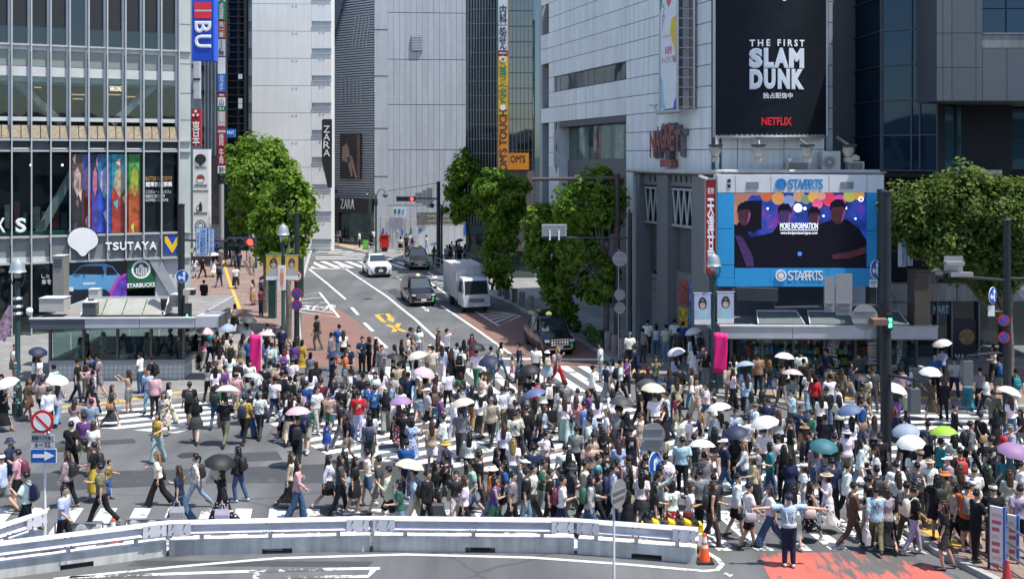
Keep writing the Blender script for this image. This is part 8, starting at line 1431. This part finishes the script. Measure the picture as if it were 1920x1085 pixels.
PEOPLE = """
65 665 R tsWH trBR lN ubNV
74 668 R tsWH wdGY lD
28 647 Ts tkWH* skBR bN
102 685 L tsWH trGY sB bpTE
108 718 A lsLG wdLD lN ubWH
5 724 R tsBK msBK lB ubWH
52 709 R jkBR skBR lN
79 708 A tsMV trBK sB
91 725 A lsWH trBK sB
144 673 R tsBK trNV sB cpBK
161 673 Rs tsBK trKH bN
178 665 L jkBL trDN sB bpBK
187 666 L tsGY shGY sB
171 681 L tsPK trBK sB
174 695 L tsLB trBK sB
171 709 R tsBK skPK lB
209 720 R tsDG msDG lN sbTN
241 696 Lc tkBE shGY* lN
263 662 Ls tsWH trDN sB sbTN
284 668 L tsBK trBK sB cpBK bpBK
279 691 T tsLB trLD sB sbBL toWH
290 698 A lsPK trBK sB
315 716 Rp tsWH wdCR lB
308 734 T tsCR* drCR lN
296 773 T tkYE wdMT bB
355 715 A tsBK shBK sB bpBK
367 744 Ap tsBK skDG lB
139 747 A tsMV skWH lN cpNV
171 749 A tsLB/ trGY sB
157 774 A tsPU trKH sB cpBK
133 788 A tsBK trBK sB sbBK
174 791 A tsWH trKH bN
183 828 L tsBK msYE sB bpBK
17 822 R tsNV trNV sB bkNV
24 847 L tsPK shBK sB bpMA
4 850 L lsLB shGY sB cpWH
3 707 T tsBK msBK lB
50 882 L tsWH trBK sB bpNV
119 910 R tsLB trBK sB
127 848 L lsMV trBK lN bpBK
190 867 Lp tsKH trBK sB sbBL
203 863 R tsYE/ shBL sB h=1.1
297 845 L tsWH wdBK lY cpKH sbBK
337 872 L tsNV wdDN lN toLG
368 848 L lsWH* trLD pB sbCR bpBK
447 838 L lsBK trDN lB bpBK
417 876 L lsBK wdBK* bB ubBK toLV
545 847 R tkCR msBK lN
557 865 R lsPK wdDN lB
620 852 R lsWH skBK lB toWH
637 855 R tsDG trBK lB
647 845 L tsBK skLD lB sbBK
690 843 L tkWH shDN pB
712 853 Lp tsDG shGY sB
730 872 L lsCR shBK sB
762 825 A tsBL trNV sB
783 878 L tsLB wdCR sB bpBL ubCR
800 882 R jkBK trBK sB bpBK
838 848 L tsBK shGY sB
855 883 T tsDG wdCR sB bpBK h=1.45
887 862 Lp tsMT shLD pB
897 848 R tsBK trDG sB
921 872 R lsOR wdLD lR bkWH
925 890 Rp tkPU wdGN bB toPU
948 865 L tsBL shBK lB
962 820 A tsWH wdLD lY
980 857 R lsLG trLG sB cpWH
981 880 R tsBK trLD sB cpBK
997 868 R tsWH trDG sB sbBK
1013 863 R tsGN trLG sB
1047 876 L tsNV trBK sB
1052 889 R tsWH trNV sB bpMA
1067 847 A lsBK trBK lB
1065 868 R tsDG trGY sB bkBK
1085 866 R lsCR trBK sB
1105 892 R lsLG wdDN lB bpGN
1107 825 T tsBE trGY sB
1120 853 R tsTE trBK sB
1137 840 A tsBK trBK sB
1142 872 R tsLB trNV sB bpNV
1160 860 R tsNV trBK sB
1170 857 A tkWH trGY sB cpBK
1177 898 L lsBK msBK bB
1192 875 L lsBK msBE lN
1203 880 A tsWH ms DG lB
1205 852 A tsBK trBK sB
1237 870 R tsBK trBK sB
1245 890 Rw lsLG trBK sB
1248 848 A tsWH trDG sB sbBK
1260 900 A tsWH msRD* bB
1293 903 Rp tsWH wdDN bN sbMA
1322 880 A tsGY trBK sB
1335 903 R tkBK trDG lN bpBK
1338 885 A tsDG shBK sB
1380 888 R lsWH shBK sB
1403 905 R tsWH shBK sB sbLG
1445 907 L cape WH wdDN lN cpNV
1487 910 A tsWH msGY lB
1518 900 R tkBK* drBK lB sbCR
1552 882 L lsWH msWH* lN stBE
1598 902 Rp jkBR trBR sB
1628 892 R tsBK trBE sB sbTN
1648 908 A lsLB trKH sB toWH
1663 912 A lsMV msBK bN
1685 882 A capeWH skBK lN
1713 912 R tsBK trLV sB bpCR
1680 862 A tsWH trGY sB
1742 857 A tsWH trBK sB stBE
1757 892 Ac tsBK skBK lB bpBK
1773 878 L lsKH trBK bB bkOR
1813 907 Ac lsOR shBK sB bpGY
1829 930 Ro tsBK trBK sB
1827 875 A tsWH trBK sB cpKH
1863 910 A tsBK trDG sB cpCR
1823 898 A tsWH shGY sB cpWH
1883 848 L tsTE trDN lN
1912 865 R tsWH trGY sB
1893 883 A lsLG msCR lN sbBK
1913 910 A tsLV shBK sB
1853 852 L lsGN* msBK lB
1360 820 Lp tsNV trDN sB cpWH
1397 825 L lsWH wdDN lY
1413 853 L lsBE msBK lN cpBE
1443 830 R lsTE trDN bB toWH
1418 835 R tsGY trGY sG
1482 855 A lsNV msBK bB
1508 868 L tsWH trLB lD cpWH
1517 806 R tsNV trBK sB bpBK
1547 845 A tsWH/ trBK sB bpDG ubTE
1587 865 R lsWH trBK sB
1612 822 R lsWH trLD lB
1645 840 L tsWH trGY lN
1643 875 Ac tsBK trBE sB bpBK
1727 845 A tsLG trKH sB cpTN bpGY
1780 852 L tsMV trBK sB cpWH
1800 840 A tsBK trDG sB bpRD
594 592 L tsBK trKH sB sbTN
636 607 A tsBL trDN sB
644 619 A tsWH trBK lN
621 625 Ls lsGY/ trDN sB
654 648 Ts tsNV* trBK sB
684 631 Tt tsNV trBK sB sbCR
692 633 Ls lsBK trBK lN
705 636 R tsBK drBK lB
716 648 Tps lsGY* trGY sB
648 660 Rs tsOR skGY pN
629 657 R tsRD shGY bB h=1.2
623 668 R tsNV trNV sB ubNV
582 662 As tsGY drGY bB
593 677 A tsBK trDG bN
566 636 A lsYE* drBK bB
552 640 As lsPU trBK bB
548 672 A tsWH trBE sB cpGN
533 655 A tsWH wdPU lR bpPU
528 612 T tsNV trBK sB cpNV
509 641 A lsLB trDN sB bpLG
500 634 A tsLB trGY lN ubPK
501 605 A tsWH trBK sB bpNV
463 606 A tsWH trBK sB ubDG
425 618 A tsWH trDN lN ubLB
394 617 A tsTE trNV sB
407 622 A tsBR trDG sB
419 628 A tsCR msBK lN
433 635 A tsBE trBE sB bpBK
455 626 A tkGY drGY lD
468 634 A tsBL trBK sB
410 640 As tsBK trBK lB
412 660 A tsCR msCR lD
431 662 A tsWH msLG lB
391 679 A tsLG trBK lB
406 677 T tsBR trBK sB cpBR
404 688 A tsWH msBK lB
420 686 R tsPU trBK sB sbBR
440 686 A tsWH trBE lB sbBK
450 672 A tsWH trLG sB bkTN bpBK
443 698 A lsPK trBE sB cpTN
469 674 T tsWH trLB bB
495 684 A tsBK* trBK sB
506 677 A tsGY trNV sB
521 681 A tsBE trBK sB
527 697 A tsBK trDG sB bpBK
515 705 A tsWH trNV sB
535 693 A tsWH trGY sB
548 705 A lsBK trBK sB
567 708 A tsCR skBK bN
583 693 A tsWH msBK lB
601 708 A tsMA trBK sB
573 715 A tsBL trNV sB
593 725 TR tsWH trLG sB
552 729 A lsMV trBK sB
618 737 A tsBE shGN sN h=1.45
624 717 A tsLB trDN lB
641 721 A tsBK trBK sB
663 722 A tsBE trBK sB
672 734 A tsRD trLB sB
689 715 Ap tsBL* trBL sB
702 722 Ap tsBL wdBK sB
723 729 A tsBK wdGY lB cpKH sbBK
732 715 R lsLD trDN sG bpNV
751 725 A lsWH trBK bN
758 693 A tsBK trBK lN
747 677 A tsBE trGY sB
737 672 R tsBK trBK sB ubBK
740 647 L tsGY drGY lD
753 637 R tsBK trBK lN
764 626 R tsCR trBK sB
716 693 A tsWH msCR lB
703 698 T tsWH msCR bB sbOR
422 742 A tsBK trKH sB ubWH
478 715 A lsLD trLD sB ubLG
487 735 A tsWH trDG sG sbBK
458 741 A tsYE trBK sB bpNV
404 722 A tsGN trDN lB bpBK
528 756 L tsLB* shBK sB h=1.35
557 776 A lsNV trBK sB ubPK bpBK
575 756 A tsGN shBE sB bpNV
613 788 A tkBL drBL bB h=1.02
641 749 Lp tsBK trGY sB bpNV
748 757 A tsMA* drMA lN ubPU
490 722 A tsBK trBK lB
560 741 L tsDG trBK bB
774 611 R tsDG trGY sB cpBK
785 613 T tsWH* trLD lB
826 617 R lsBR trDG sB stTN
838 618 Rw tsWH trBK sB
885 626 T tsMA drMA lB
857 642 A tsLB trBK sB
863 652 A tsWH trBK sB cpBK bpBK
805 643 A tsBE trBR sB cpCR
811 650 A tsCR* trBE sB
829 649 A lsLB/ wdWH lN sbLB
846 654 A tkBK drDG lN
893 654 A tsWH trGN sB ubBK
939 641 R tsWH trDN lB bpBR
961 668 L tsPK skPK bN h=1.05
974 643 L tsNV trDN sB
1005 644 A tsWH trBK sB sbCR
1026 655 A tsBK skLB bB bkWH bpBE
1045 650 R tsGY wdRD lY bpPK
1126 643 Ls tsWH trLD sB sbGN
1110 686 R lsWH trBK sB
1138 677 Lp tsNV trGY sB
1149 672 L tsWH trLG lB
914 682 A tsKH trBE sG ubNV
979 682 A tsBK trKH sB
993 702 A tsBK trBK sB ubBK
864 700 A tsGN msRD bN
871 720 A tsNV trNV sN bpGY
885 723 A tsBK trTN bN
851 739 L lsWH trWH sB
837 739 L tsPU trNV sB
803 725 L tsLG shBK sB cpWH
788 713 A tkBK skLD lY
796 704 A tsGY trLB bB ubPK
780 676 A tsWH trBK lB ubCR
817 701 A tsWH trLD lN
815 722 A tsBK trTE lN bpBR
902 737 A capeWH msBK lB cpWH
920 725 A tsDG trBK lD
932 720 A tsWH trKH sB
926 741 A lsBE trBK sG
962 727 L tsWH trNV sB
971 751 A jkBK trBK sB
981 763 A jkBK trBK sB
988 753 A jkBK trBK sG
985 726 A tsDG trBK sB
1008 707 A tkRD trBK sB
1002 748 A tsCR msNV lN ubBL
1019 718 A tsWH trBK lN
1031 708 A lsBK trDG sB bkBK bpCR
1019 757 R tsLB trNV bN bpBK
1059 745 A tsWH wdMT lN sbBK
1080 741 A tsPK* trLD lN
1088 725 A tsWH trBK sB
1101 729 R tsPU skBK bN
1095 753 A lsSA trBK sB bpBL
1140 765 Lp tsWH shKH lY
1112 811 R tsBE trBK sB cpBK
1022 808 R tsWH trBK sB sbBK
945 794 A capeWH trBK lN toLG
838 822 L jkNV trBK sB bkYE
864 765 A tsGY wdDG sB ubCR
772 783 A tsLB* drLB bB
899 840 L tsDG trBK sB cpDG
1181 624 As tsWH trBK sG
1190 645 L tsNV trNV sB cpNV
1205 617 As tsDG trDG sB bpGY
1214 601 As tsWH trBK sB
1231 609 A tkLB trDN bB
1249 610 As tsCR trLD sB
1265 600 As tsWH trDG sB bpWH
1272 617 As tsDG trBK sB
1281 605 As tsBL trBK sB
1299 628 A lsWH drCR lB ubWH
1310 619 As tsWH trGY sB bpDG
1302 645 A lsWH drWH lD
1317 647 Tp tsNV trGY sB
1323 657 Ts tsBK* wdGY bN
1267 664 A lsLB msBK lN ubWH
1399 636 Rs tsDG trBK sB
1397 688 A tsLB trBK lN ubLB
1375 667 A tsWH trBK lB
1368 679 A lsBE trBE sB
1374 692 R tkWH wdBK lN
1443 680 A tsBK shDN bY
1422 662 A lsTN trBK sB
1466 681 A tsBK trGY sB
1474 680 A tsWH trBK lN ubWH
1486 704 A tsGY* trBR sB ubPK
1502 659 As tsWH trBK sB
1507 679 A tsBK trBK sB
1516 695 A tsWH wdLD lN sbTN
1528 701 A jkRD trBK bB bkBK
1423 732 A tsDG drDG lB
1401 705 A lsLB msBK lN
1486 729 L tsLB trBR sB
1415 756 R tsWH trBK sB cpKH
1500 759 T tsNV trBK sB
1522 767 L tsGN trBK sB
1482 785 R tsBK trKH sB cpBK
1509 797 A lsTN trBK lN stTN
1353 774 A tsWH wdBE lB ubWH
1433 800 A tsWH trDG sB ubWH
1379 768 T tsLB msBK pB
1398 780 A tsWH trBK sB sbBE
1394 822 A tsBK trBK lB ubNV
1320 846 A tsGY trBK sB ubWH
1279 820 A tsLB trBK sB
1296 816 R tsDG trGY sB
1315 775 L tkNV shWH lY
1291 777 R tsWH trGY sB
1277 775 T tsWH msGY bN
1246 756 Lt tkBK drBK lN
1250 734 L lsLB trNV sB
1263 734 R tsMA msKH lB
1236 732 A tsWH msBK lB
1228 736 A tsWH trBK sB ubCR
1200 720 L tsBK trBK sB
1215 722 A tsBK trBK bB ubDG
1174 764 A tsBK trDN sB ubDG
1199 776 R tsBE trLD sN
1183 800 A tkBK shBK sB cpBK
1157 761 A tsPK trGY sB bpGY
1176 770 A tsBK trBK lB
1269 708 A lsBE trBK lN
1297 691 L lsBE trTE bN bpBK
1256 691 A tsNV trBK lN
1229 670 Tc lsKH trDN bN
1215 686 A tsBK trDG bR
1199 683 A tsBK trBK sB
1162 674 R tsWH trBK sB bpBK
1174 669 T tkPU trBK lB
1278 686 A lsBK trBK sB
1325 715 L tsWH trDN sB sbDN
1339 727 L lsWH msBE lN
1592 677 R tsNV* trBE lB
1625 702 A tsWH shDG bY stTN bpKH
1637 689 A tsDG trDG sN
1616 718 A tsGY trBK sB ubBK
1578 689 A lsKH trBR lN
1562 684 A tsBR trBK sB
1556 703 A tsWH trBK sB
1572 720 L lsWH trDN sB
1613 725 R tsBK trBK sB cpBK
1615 749 R jkBL trDN sB sbTN
1597 780 A tsWH trBK lB ubBL
1588 804 A lsWH trGY bB bkLV
1614 816 R lsWH trBK lB
1564 813 A tsBK trDN sB
1547 779 A tsBK trBK sB bpBK
1676 761 R tsNV trBE lR
1689 785 R tsBK trGY sB bpGN
1704 812 A tsBK trNV sB ubLB
1713 840 A tsWH trNV lB ubWH
1763 820 R tsTE trBK sB ubLM
1701 727 L tsCR trNV sB
1680 734 A tsGY trGY lB ubWH bpPU
1753 663 T tsBL trBK sB
1766 650 A tsLB trBK sB ubWH
1748 706 L tsBR drBR lB ubWH
1769 710 A lsBK trBK bN toTN
1789 669 Tp tsLG trNV sB cpNV
1815 690 A tsWH wdTE lN
1873 670 A tsBK shGY sB bpBL
1863 648 L tsWH trBK lB
1863 732 A tsKH trGY sB sbBK
1895 742 A tsWH trDN lN ubWH
1868 768 A tsBK drBK lB
1789 758 R lsBK trBK sB
1838 773 R lsBK trBK sB sbTN
1818 787 R lsGY trBK sB bpBK
1893 797 R tsLB trDN sG bpRD
1858 818 A tsBK trBK sB
1758 820 L tsBK trBK sB
1915 765 L tsBK trGY bB
1908 850 A tsGY trBK lB ubPU
627 424 As tsLG trBK bB
635 429 As tsGY trNV lB
646 427 A tsBK skBK bB
651 424 A tsMV trBK sB
659 424 T tsBL shNV sB
674 434 Ls tsWH trBK sB
701 430 As tsWH trGY sB
696 436 As tsBK trBK bN
716 437 As tsWH trGY sB
725 437 As tsDG trDG sB bpBK
751 443 A tsWH skBK bB bpBE
762 439 As tsDG trBK sB
773 446 A tsPK msBK lB ubWH
800 441 L tsLB* trLB sB
814 461 A tsGY trGY lN ubWH
843 458 As tsBK trBK lB
852 452 As tsWH trBE sB
856 454 As lsTN trBR lN
862 462 As tsBK trBK sB
861 455 As tsBL trBK sB ubNV
872 458 As lsLD trBK lB
838 460 As tsLV trGY sB
899 461 Ts tsBK wdBK lB
365 481 A tsWH trLD lN
400 480 A lsWH drGY lB ubCR
411 493 A lsDN trDN sB bpBK
442 497 A tsWH msBK sB
382 524 A lsBK trBK sB
385 563 A tsPK trBK lN
412 560 A tsWH msPU bB sbDG
440 569 A tsWH skBK bB bpTN
474 525 Ls tsPK msTN lN
484 522 Ls tsNV trBK sB
493 518 Ls tsGY trBK sB
489 540 Ls tsMA trNV sB
414 464 As tsGY trGY sB
423 460 A lsBK drBK lB
429 460 A lsBK drBK bB
437 462 A tsWH wdLG lN
446 462 A tsNV trBK sB
448 471 A tsNV trNV sB
380 480 A tsBK trBK sB
406 458 A tsBL trBK sB bpBL
459 602 A tsWH trBK sB
352 623 A tsWH trDN bB bpPU ubDG
372 627 A tsBK drBK bB
381 628 A tsPK trGY lN ubPK
1838 690 A tsGY trBK sB
1850 700 L tsWH trNV lB
1905 690 A tsBK trLG sB bpTE
1700 690 A tsLB trNV lB
1540 655 Ls tsLB trDN lB
1550 655 L tsNV trDN sB bpBK
1660 640 L tsLB msBE bB
1610 660 As tsDG trBK sB
1690 690 A tsMV trBK sB
320 616 Ls tsBK trBK sB
150 634 Rs tsWH msBE lB sbCR
163 627 Ls tsBK trBK bN
194 624 Rs tsWH trGY sB
232 627 Ls tsWH msWH lN
276 624 Ls lsCR trBE sB cpWH
870 636 A tsDG trBK lB
920 650 A tsGY trDN sB
735 700 A tsLG trDG sB
770 700 A tsNV trBK sB
660 690 A tsLB trBK lN
680 700 A tsBK trGY sB
840 690 A tsWH trBK sB
900 700 R tsBE trBK sB
950 712 A tsBK trDN lN
1060 712 A tsGY trBK sB
1120 740 A tsWH trNV lB
1130 800 A tsBK trBK lB
1080 800 A tsGY trBK sB
1060 830 A tsWH trDN sB
1000 832 A tsNV trBK sB
930 838 R tsBK trGY lB
880 812 A tsWH trBK lB
1220 838 A tsDG trBK sB
1160 826 A tsLB trBK lN
1240 812 A tsBE trDN sB
1340 800 A tsBK trBE lB
1460 815 A tsWH trBK sB
1460 770 A tsLG trBK lN
1440 745 A tsNV trGY sB
1540 740 A tsWH trBK lB
1550 725 A tsBK trDN sB
1640 780 A tsGY trBK lN
1650 810 A tsBK trBK sB
1740 790 A tsNV trBE sB
1790 815 A tsWH trBK lB
1800 872 A tsGY trBK lN
1720 865 A tsDG trBK sB
1850 872 A tsBK trGY lB
1560 860 A tsNV trBK sB
1700 900 A tsDG trKH sB
1790 905 L tsBE trBK lB
1770 940 L tsBK shDG lN
1470 835 A tsBK trBK lB
1530 828 A tsMV trDN lN
1310 870 L tsBK trDN lB
1225 905 R tsBK skDG* lB
1120 880 R tsDG trBK bB
1030 880 R tsBK trBK sB
960 885 R tsGY trBK sB
870 890 R tsWH trBK lN
815 862 R tsBK trBK lB
750 900 L tsGN trLD bB
665 858 R tsBK skBK lB
"""
lines = [l.replace('cape WH', 'capeWH').replace('ms DG', 'msDG') for l in PEOPLE.strip().split('\n')]
ROSTER = [parse(l, i) for i, l in enumerate(lines)]
rf = random.Random(77)
for (x0, x1, y0, y1, n) in ((620, 1150, 690, 790, 22), (390, 620, 690, 752, 8), (1150, 1600, 690, 800, 6)):
    for k in range(n): ROSTER.append(parse('%.0f %.0f %s %s%s %s%s %s%s' % (rf.uniform(x0, x1), rf.uniform(y0, y1), rf.choice('AALRTALR'), rf.choice(('ts', 'ts', 'ls', 'cape')), rf.choice(('WH', 'WH', 'BK', 'BK', 'CR', 'LG', 'NV', 'LB', 'BE', 'GY')), rf.choice(('tr', 'tr', 'wd', 'ms', 'sh')), rf.choice(('BK', 'BK', 'DN', 'BE', 'DG', 'WH', 'LD')), rf.choice(('sB', 'sB', 'lB', 'lN', 'bB', 'lD')), rf.choice(('', '', ' bpBK', ' sbBK', ' cpBK', ' bpNV'))), 2000+len(ROSTER)))
guard_d = parse('1479 927 Ag tsLB trNV sB cpNV', 999); guard_d['r'] = random.Random(2)
ROSTER.sort(key=lambda d: -d['y']); LARGE, SMALL = ROSTER[:310], ROSTER[310:]
# no two people in the same spot: nudge apart along the ground
placed = []
for d in [guard_d]+ROSTER:
    ht = d['child'] or (1.60 if d['fem'] else 1.70)
    for _ in range(8):
        p = stand_at(d['x'], d['y'], ht); near_ = [q for q in placed if (q-p).length < .40]
        if not near_: break
        q = near_[0]; d['x'] += 5 if p.x >= q.x else -5; d['y'] += 1.5 if p.y < q.y else -1.5
    placed.append(p)
items = []
for d in LARGE:
    o = build_person(d); tag(o, None, 'person', group='people on the crossing'); d['desc'] = describe(d); d['mark'] = nearest_mark(d['x'], d['y'])
# the traffic guard with reflective braces, white gloves and a red baton
o = build_person(guard_d); guard_d['desc'] = None; tag(o, 'traffic guard in pale blue shirt with arms stretched out at the red lane', 'person'); gm = guard_d['mw']
BRACE = M('reflective_brace', (.62, .62, .60), .4); mb = MB()
for s in (-1, 1): mb.tube([Vector((s*.05, .128, 1.0)), Vector((s*.075, .135, 1.2)), Vector((s*.09, .09, 1.40)), Vector((s*.09, 0, 1.44)), Vector((s*.09, -.10, 1.38)), Vector((s*.07, -.14, 1.15)), Vector((s*.05, -.13, 1.0))], .02, 6, .5)
mb.lathe((0, 0, .985), [(.168, 0), (.176, 0), (.176, .06), (.168, .06)], 20); mb.v = [tuple(gm @ Vector(p)) for p in mb.v]; mb.build('reflective_harness', BRACE, o)
gJ = guard_d['J']; hl = gm @ (gJ['WR']+gJ['dR']*.08-Vector((0, 0, gJ['drop']))); mb = MB(); mb.tube([hl, hl+Vector((.0, -.03, .0)), hl+Vector((-.42, -.05, .03))], [.017, .02, .018], 8); mb.build('baton', M('baton_red', (.9, .08, .03), .4, emit=.4, var=0), None, smooth=True, loc=hl, label='red baton in the outstretched hand of the traffic guard', cat='baton')
# labels that tell everybody apart: outfit, then hair, then place, then order along the row
from collections import defaultdict
def words_n(s): return len(s.replace(',', ' ').split())
def lab(d, lvl):
    s = d['desc']
    if lvl >= 1: s2 = s+', '+d['mark']
    else: s2 = s
    return s2 if words_n(s2) <= 16 else s2.replace('long-sleeved top', 'long-sleeved top').replace(' in the ', ' in ').replace(' by the ', ' by ')
final = {}
g1 = defaultdict(list)
for d in LARGE: g1[d['desc']].append(d)
for k, ds in g1.items():
    g2 = defaultdict(list)
    for d in ds: g2[d['mark']].append(d)
    for m, es in g2.items():
        es.sort(key=lambda d: d['x'])
        for i, d in enumerate(es):
            s = d['desc']+', '+d['mark']
            if len(es) > 1: s = d['desc']+', '+(('left one ' if i == 0 else 'right one ') if len(es) == 2 else ORDINAL[i]+' from left ')+d['mark']
            w = s.replace(',', ' ,').split()
            if words_n(s) > 16: s = s.replace(' the ', ' ')
            if words_n(s) > 16: s = s.replace(' and ', ', ').replace('long-sleeved top', 'long sleeves').replace(' in ', ' in ', 1)
            while words_n(s) > 16 and ', ' in s: a, b_ = s.rsplit(', ', 1); bw = b_.split(); s = a+', '+' '.join(bw[:-1]) if len(bw) > 2 else a
            final.setdefault(s, []).append(d); d['label'] = s
for s, ds in final.items():
    for i, d in enumerate(ds): d['root']['label'] = s if len(ds) == 1 else s[:120]
# umbrellas and hand-carried bags are things of their own
ulab = defaultdict(int); UPAT = {}
for d in ROSTER:
    for ac_ in d['acc']:
        if d not in LARGE and not ac_.startswith('ub'): continue
        if d in SMALL and 'root' not in d: pass
def umbrella(d, ac_, tiny=False):
    r = d['r']; m, mr, ms, mh = umb_meshes(); ht = d['sc']*1.70; c = d['mw'].translation; f = Matrix.Rotation(R(d['ang']), 3, 'Z') @ Vector((0, -1, 0)); top = c+Vector((0, 0, ht+.05))+f*.10+Vector((r.uniform(-.06, .06), 0, r.uniform(-.06, .08)))
    sc = r.uniform(.78, .92); mw = Matrix.Translation(top) @ Matrix.Rotation(r.uniform(-.28, .28), 4, 'X') @ Matrix.Rotation(r.uniform(-.30, .30), 4, 'Y') @ Matrix.Rotation(r.random()*6, 4, 'Z') @ Matrix.Scale(sc, 4)
    col = jit(dict(WH=(.72, .72, .70), BL=(.10, .15, .30), TE=(.03, .15, .18), PU=(.30, .19, .36), LB=(.30, .38, .50), LM=(.30, .52, .05), PK=(.62, .45, .48)).get(ac_[2:4], PALC[ac_[2:4]]), r, .06); who = TOPW[d['top'].rstrip('/*#')[:-2]]; tc = CNAME[d['top'].rstrip('/*#')[-2:]]
    t = bpy.data.objects.new('umbrella', None); place(t, mw); tag(t, None, 'umbrella', 'open umbrellas'); o = bpy.data.objects.new('canopy', m); o.color = (*col, 1); place(o, mw, t); place(bpy.data.objects.new('ribs', mr), mw, t)['kind'] = 'stuff'; place(bpy.data.objects.new('shaft', ms), mw, t); place(bpy.data.objects.new('handle', mh), mw, t)
    return t, '%s umbrella over person in %s %s %s' % (CNAME[ac_[2:4]], tc, who if d['bot'][:2] != 'dr' else 'dress', nearest_mark(d['x'], d['y']))
SMALLPARTS = []
for d in SMALL: build_person(d, SMALLPARTS)
tops = defaultdict(list); bags = defaultdict(list)
for d in ROSTER:
    for ac_ in d['acc']:
        if ac_.startswith('ub'): t, l = umbrella(d, ac_); tops[l].append((d['x'], t))
        if ac_.startswith('to') and d in LARGE:
            J = d['J']; W_ = d['mw'] @ (J['WL']+J['dL']*.07-Vector((0, 0, J['drop']))); o = bpy.data.objects.new('hand_bag', bag_mesh()); o.color = (*PALC[ac_[2:]], 1); place(o, Matrix.Translation(W_) @ Matrix.Rotation(R(d['ang']+90), 4, 'Z')); tag(o, None, 'bag', 'bags carried in the hand'); bags['%s bag held by person in %s %s %s' % (CNAME[ac_[2:]], CNAME[d['top'].rstrip('/*#')[-2:]], TOPW[d['top'].rstrip('/*#')[:-2]], d['mark'])].append((d['x'], o))
for grp in (tops, bags):
    for l, ts in grp.items():
        ts.sort(key=lambda q: q[0])
        for i, (x, t) in enumerate(ts): s = l if len(ts) == 1 else ('left ' if i == 0 else 'right ' if i == len(ts)-1 else 'middle ')+l; t['label'] = ' '.join(s.split()[:16])
# people farther off: one crowd
CLA = clothmat('crowd_cloth', attr=True); crowd = MB(); cols = []; smooth = []
import numpy as np
V, Fq, Cq = [], [], []; off = 0; LITE = {}
def light(m):
    if m.name not in LITE:
        if len(m.polygons) < 400: LITE[m.name] = m
        else: o_ = bpy.data.objects.new('lite', m.copy()); md = o_.modifiers.new('d', 'DECIMATE'); md.ratio = .3; LITE[m.name] = bake(o_)
    return LITE[m.name]
for mw, parts in SMALLPARTS:
    for nm, me, col, m_ in parts:
        me = light(me); n = len(me.vertices); co = np.empty(n*3, 'f'); me.vertices.foreach_get('co', co); co = co.reshape(-1, 3); A = np.array(mw)[:3]; V.append(co @ A[:, :3].T+A[:, 3])
        for p in me.polygons: Fq.append([i+off for i in p.vertices])
        Cq.append(np.tile(np.array((*col, 1), 'f'), (n, 1))); off += n
me = bpy.data.meshes.new('crowd'); me.from_pydata(np.concatenate(V).tolist(), [], Fq); ca = me.color_attributes.new('tint', 'FLOAT_COLOR', 'POINT'); ca.data.foreach_set('color', np.concatenate(Cq).ravel()); me.polygons.foreach_set('use_smooth', [True]*len(me.polygons)); me.materials.append(CLA); o = bpy.data.objects.new('crowd', me); place(o, Matrix()); tag(o, 'distant pedestrians on the far pavements and beyond the crossing', 'crowd', kind='stuff')
# wheelchair in mid crossing, suitcase rolling along, phones
c = stand_at(1033, 757, 1.2); t = thing('wheelchair', c, 'wheelchair with thin spoked wheels in the middle of the crossing', 'wheelchair')
for s in (-1, 1):
    x = c.x+s*.28; mb = MB(); n = 24; mb.loft([[Vector((x+.015*math.cos(q*1.571), c.y+(.30+.015*math.sin(q*1.571))*math.cos(2*math.pi*k/n), c.z+.31+(.30+.015*math.sin(q*1.571))*math.sin(2*math.pi*k/n))) for q in range(4)] for k in range(n)], close=True); w_ = mb.build('wheel', TYRE, t, smooth=True)
    for k in range(8): a = math.pi*k/8; mb = MB(); mb.tube([(x, c.y+.3*math.cos(a), c.z+.31+.3*math.sin(a)), (x, c.y-.3*math.cos(a), c.z+.31-.3*math.sin(a))], .004, 4); mb.build('spoke', STEEL, w_)
mb = MB(); mb.box(c+Vector((0, 0, .48)), (.44, .42, .05)); mb.build('seat', BLACKP, t); mb = MB(); mb.box(c+Vector((0, .2, .72)), (.44, .05, .42)); mb.build('backrest', BLACKP, t)
for px, py, l in ((758, 985, 'silver suitcase rolling behind the middle guardrail'), (820, 985, 'dark suitcase with a tall handle behind the middle guardrail')):
    c = G(px, py); t = thing('suitcase', c, l, 'suitcase'); mb = MB(); mb.box(c+Vector((0, 0, .32)), (.36, .24, .52)); mb.build('shell', SILV if 'silver' in l else DGREY, t)
    for s in (-1, 1): mb = MB(); mb.tube([c+Vector((s*.1, .08, .56)), c+Vector((s*.1, .08, .98))], .01, 5); mb.build('handle_rod', STEEL, t); mb = MB(); mb.lathe(c+Vector((s*.13, 0, .035)), [(.035, -.02), (.035, .02)], 10, 'x'); mb.build('wheel', TYRE, t)
    mb = MB(); mb.tube([c+Vector((-.11, .08, .98)), c+Vector((.11, .08, .98))], .014, 6); mb.build('grip', BLACKP, t)
bpy.data.scenes.remove(TMP)
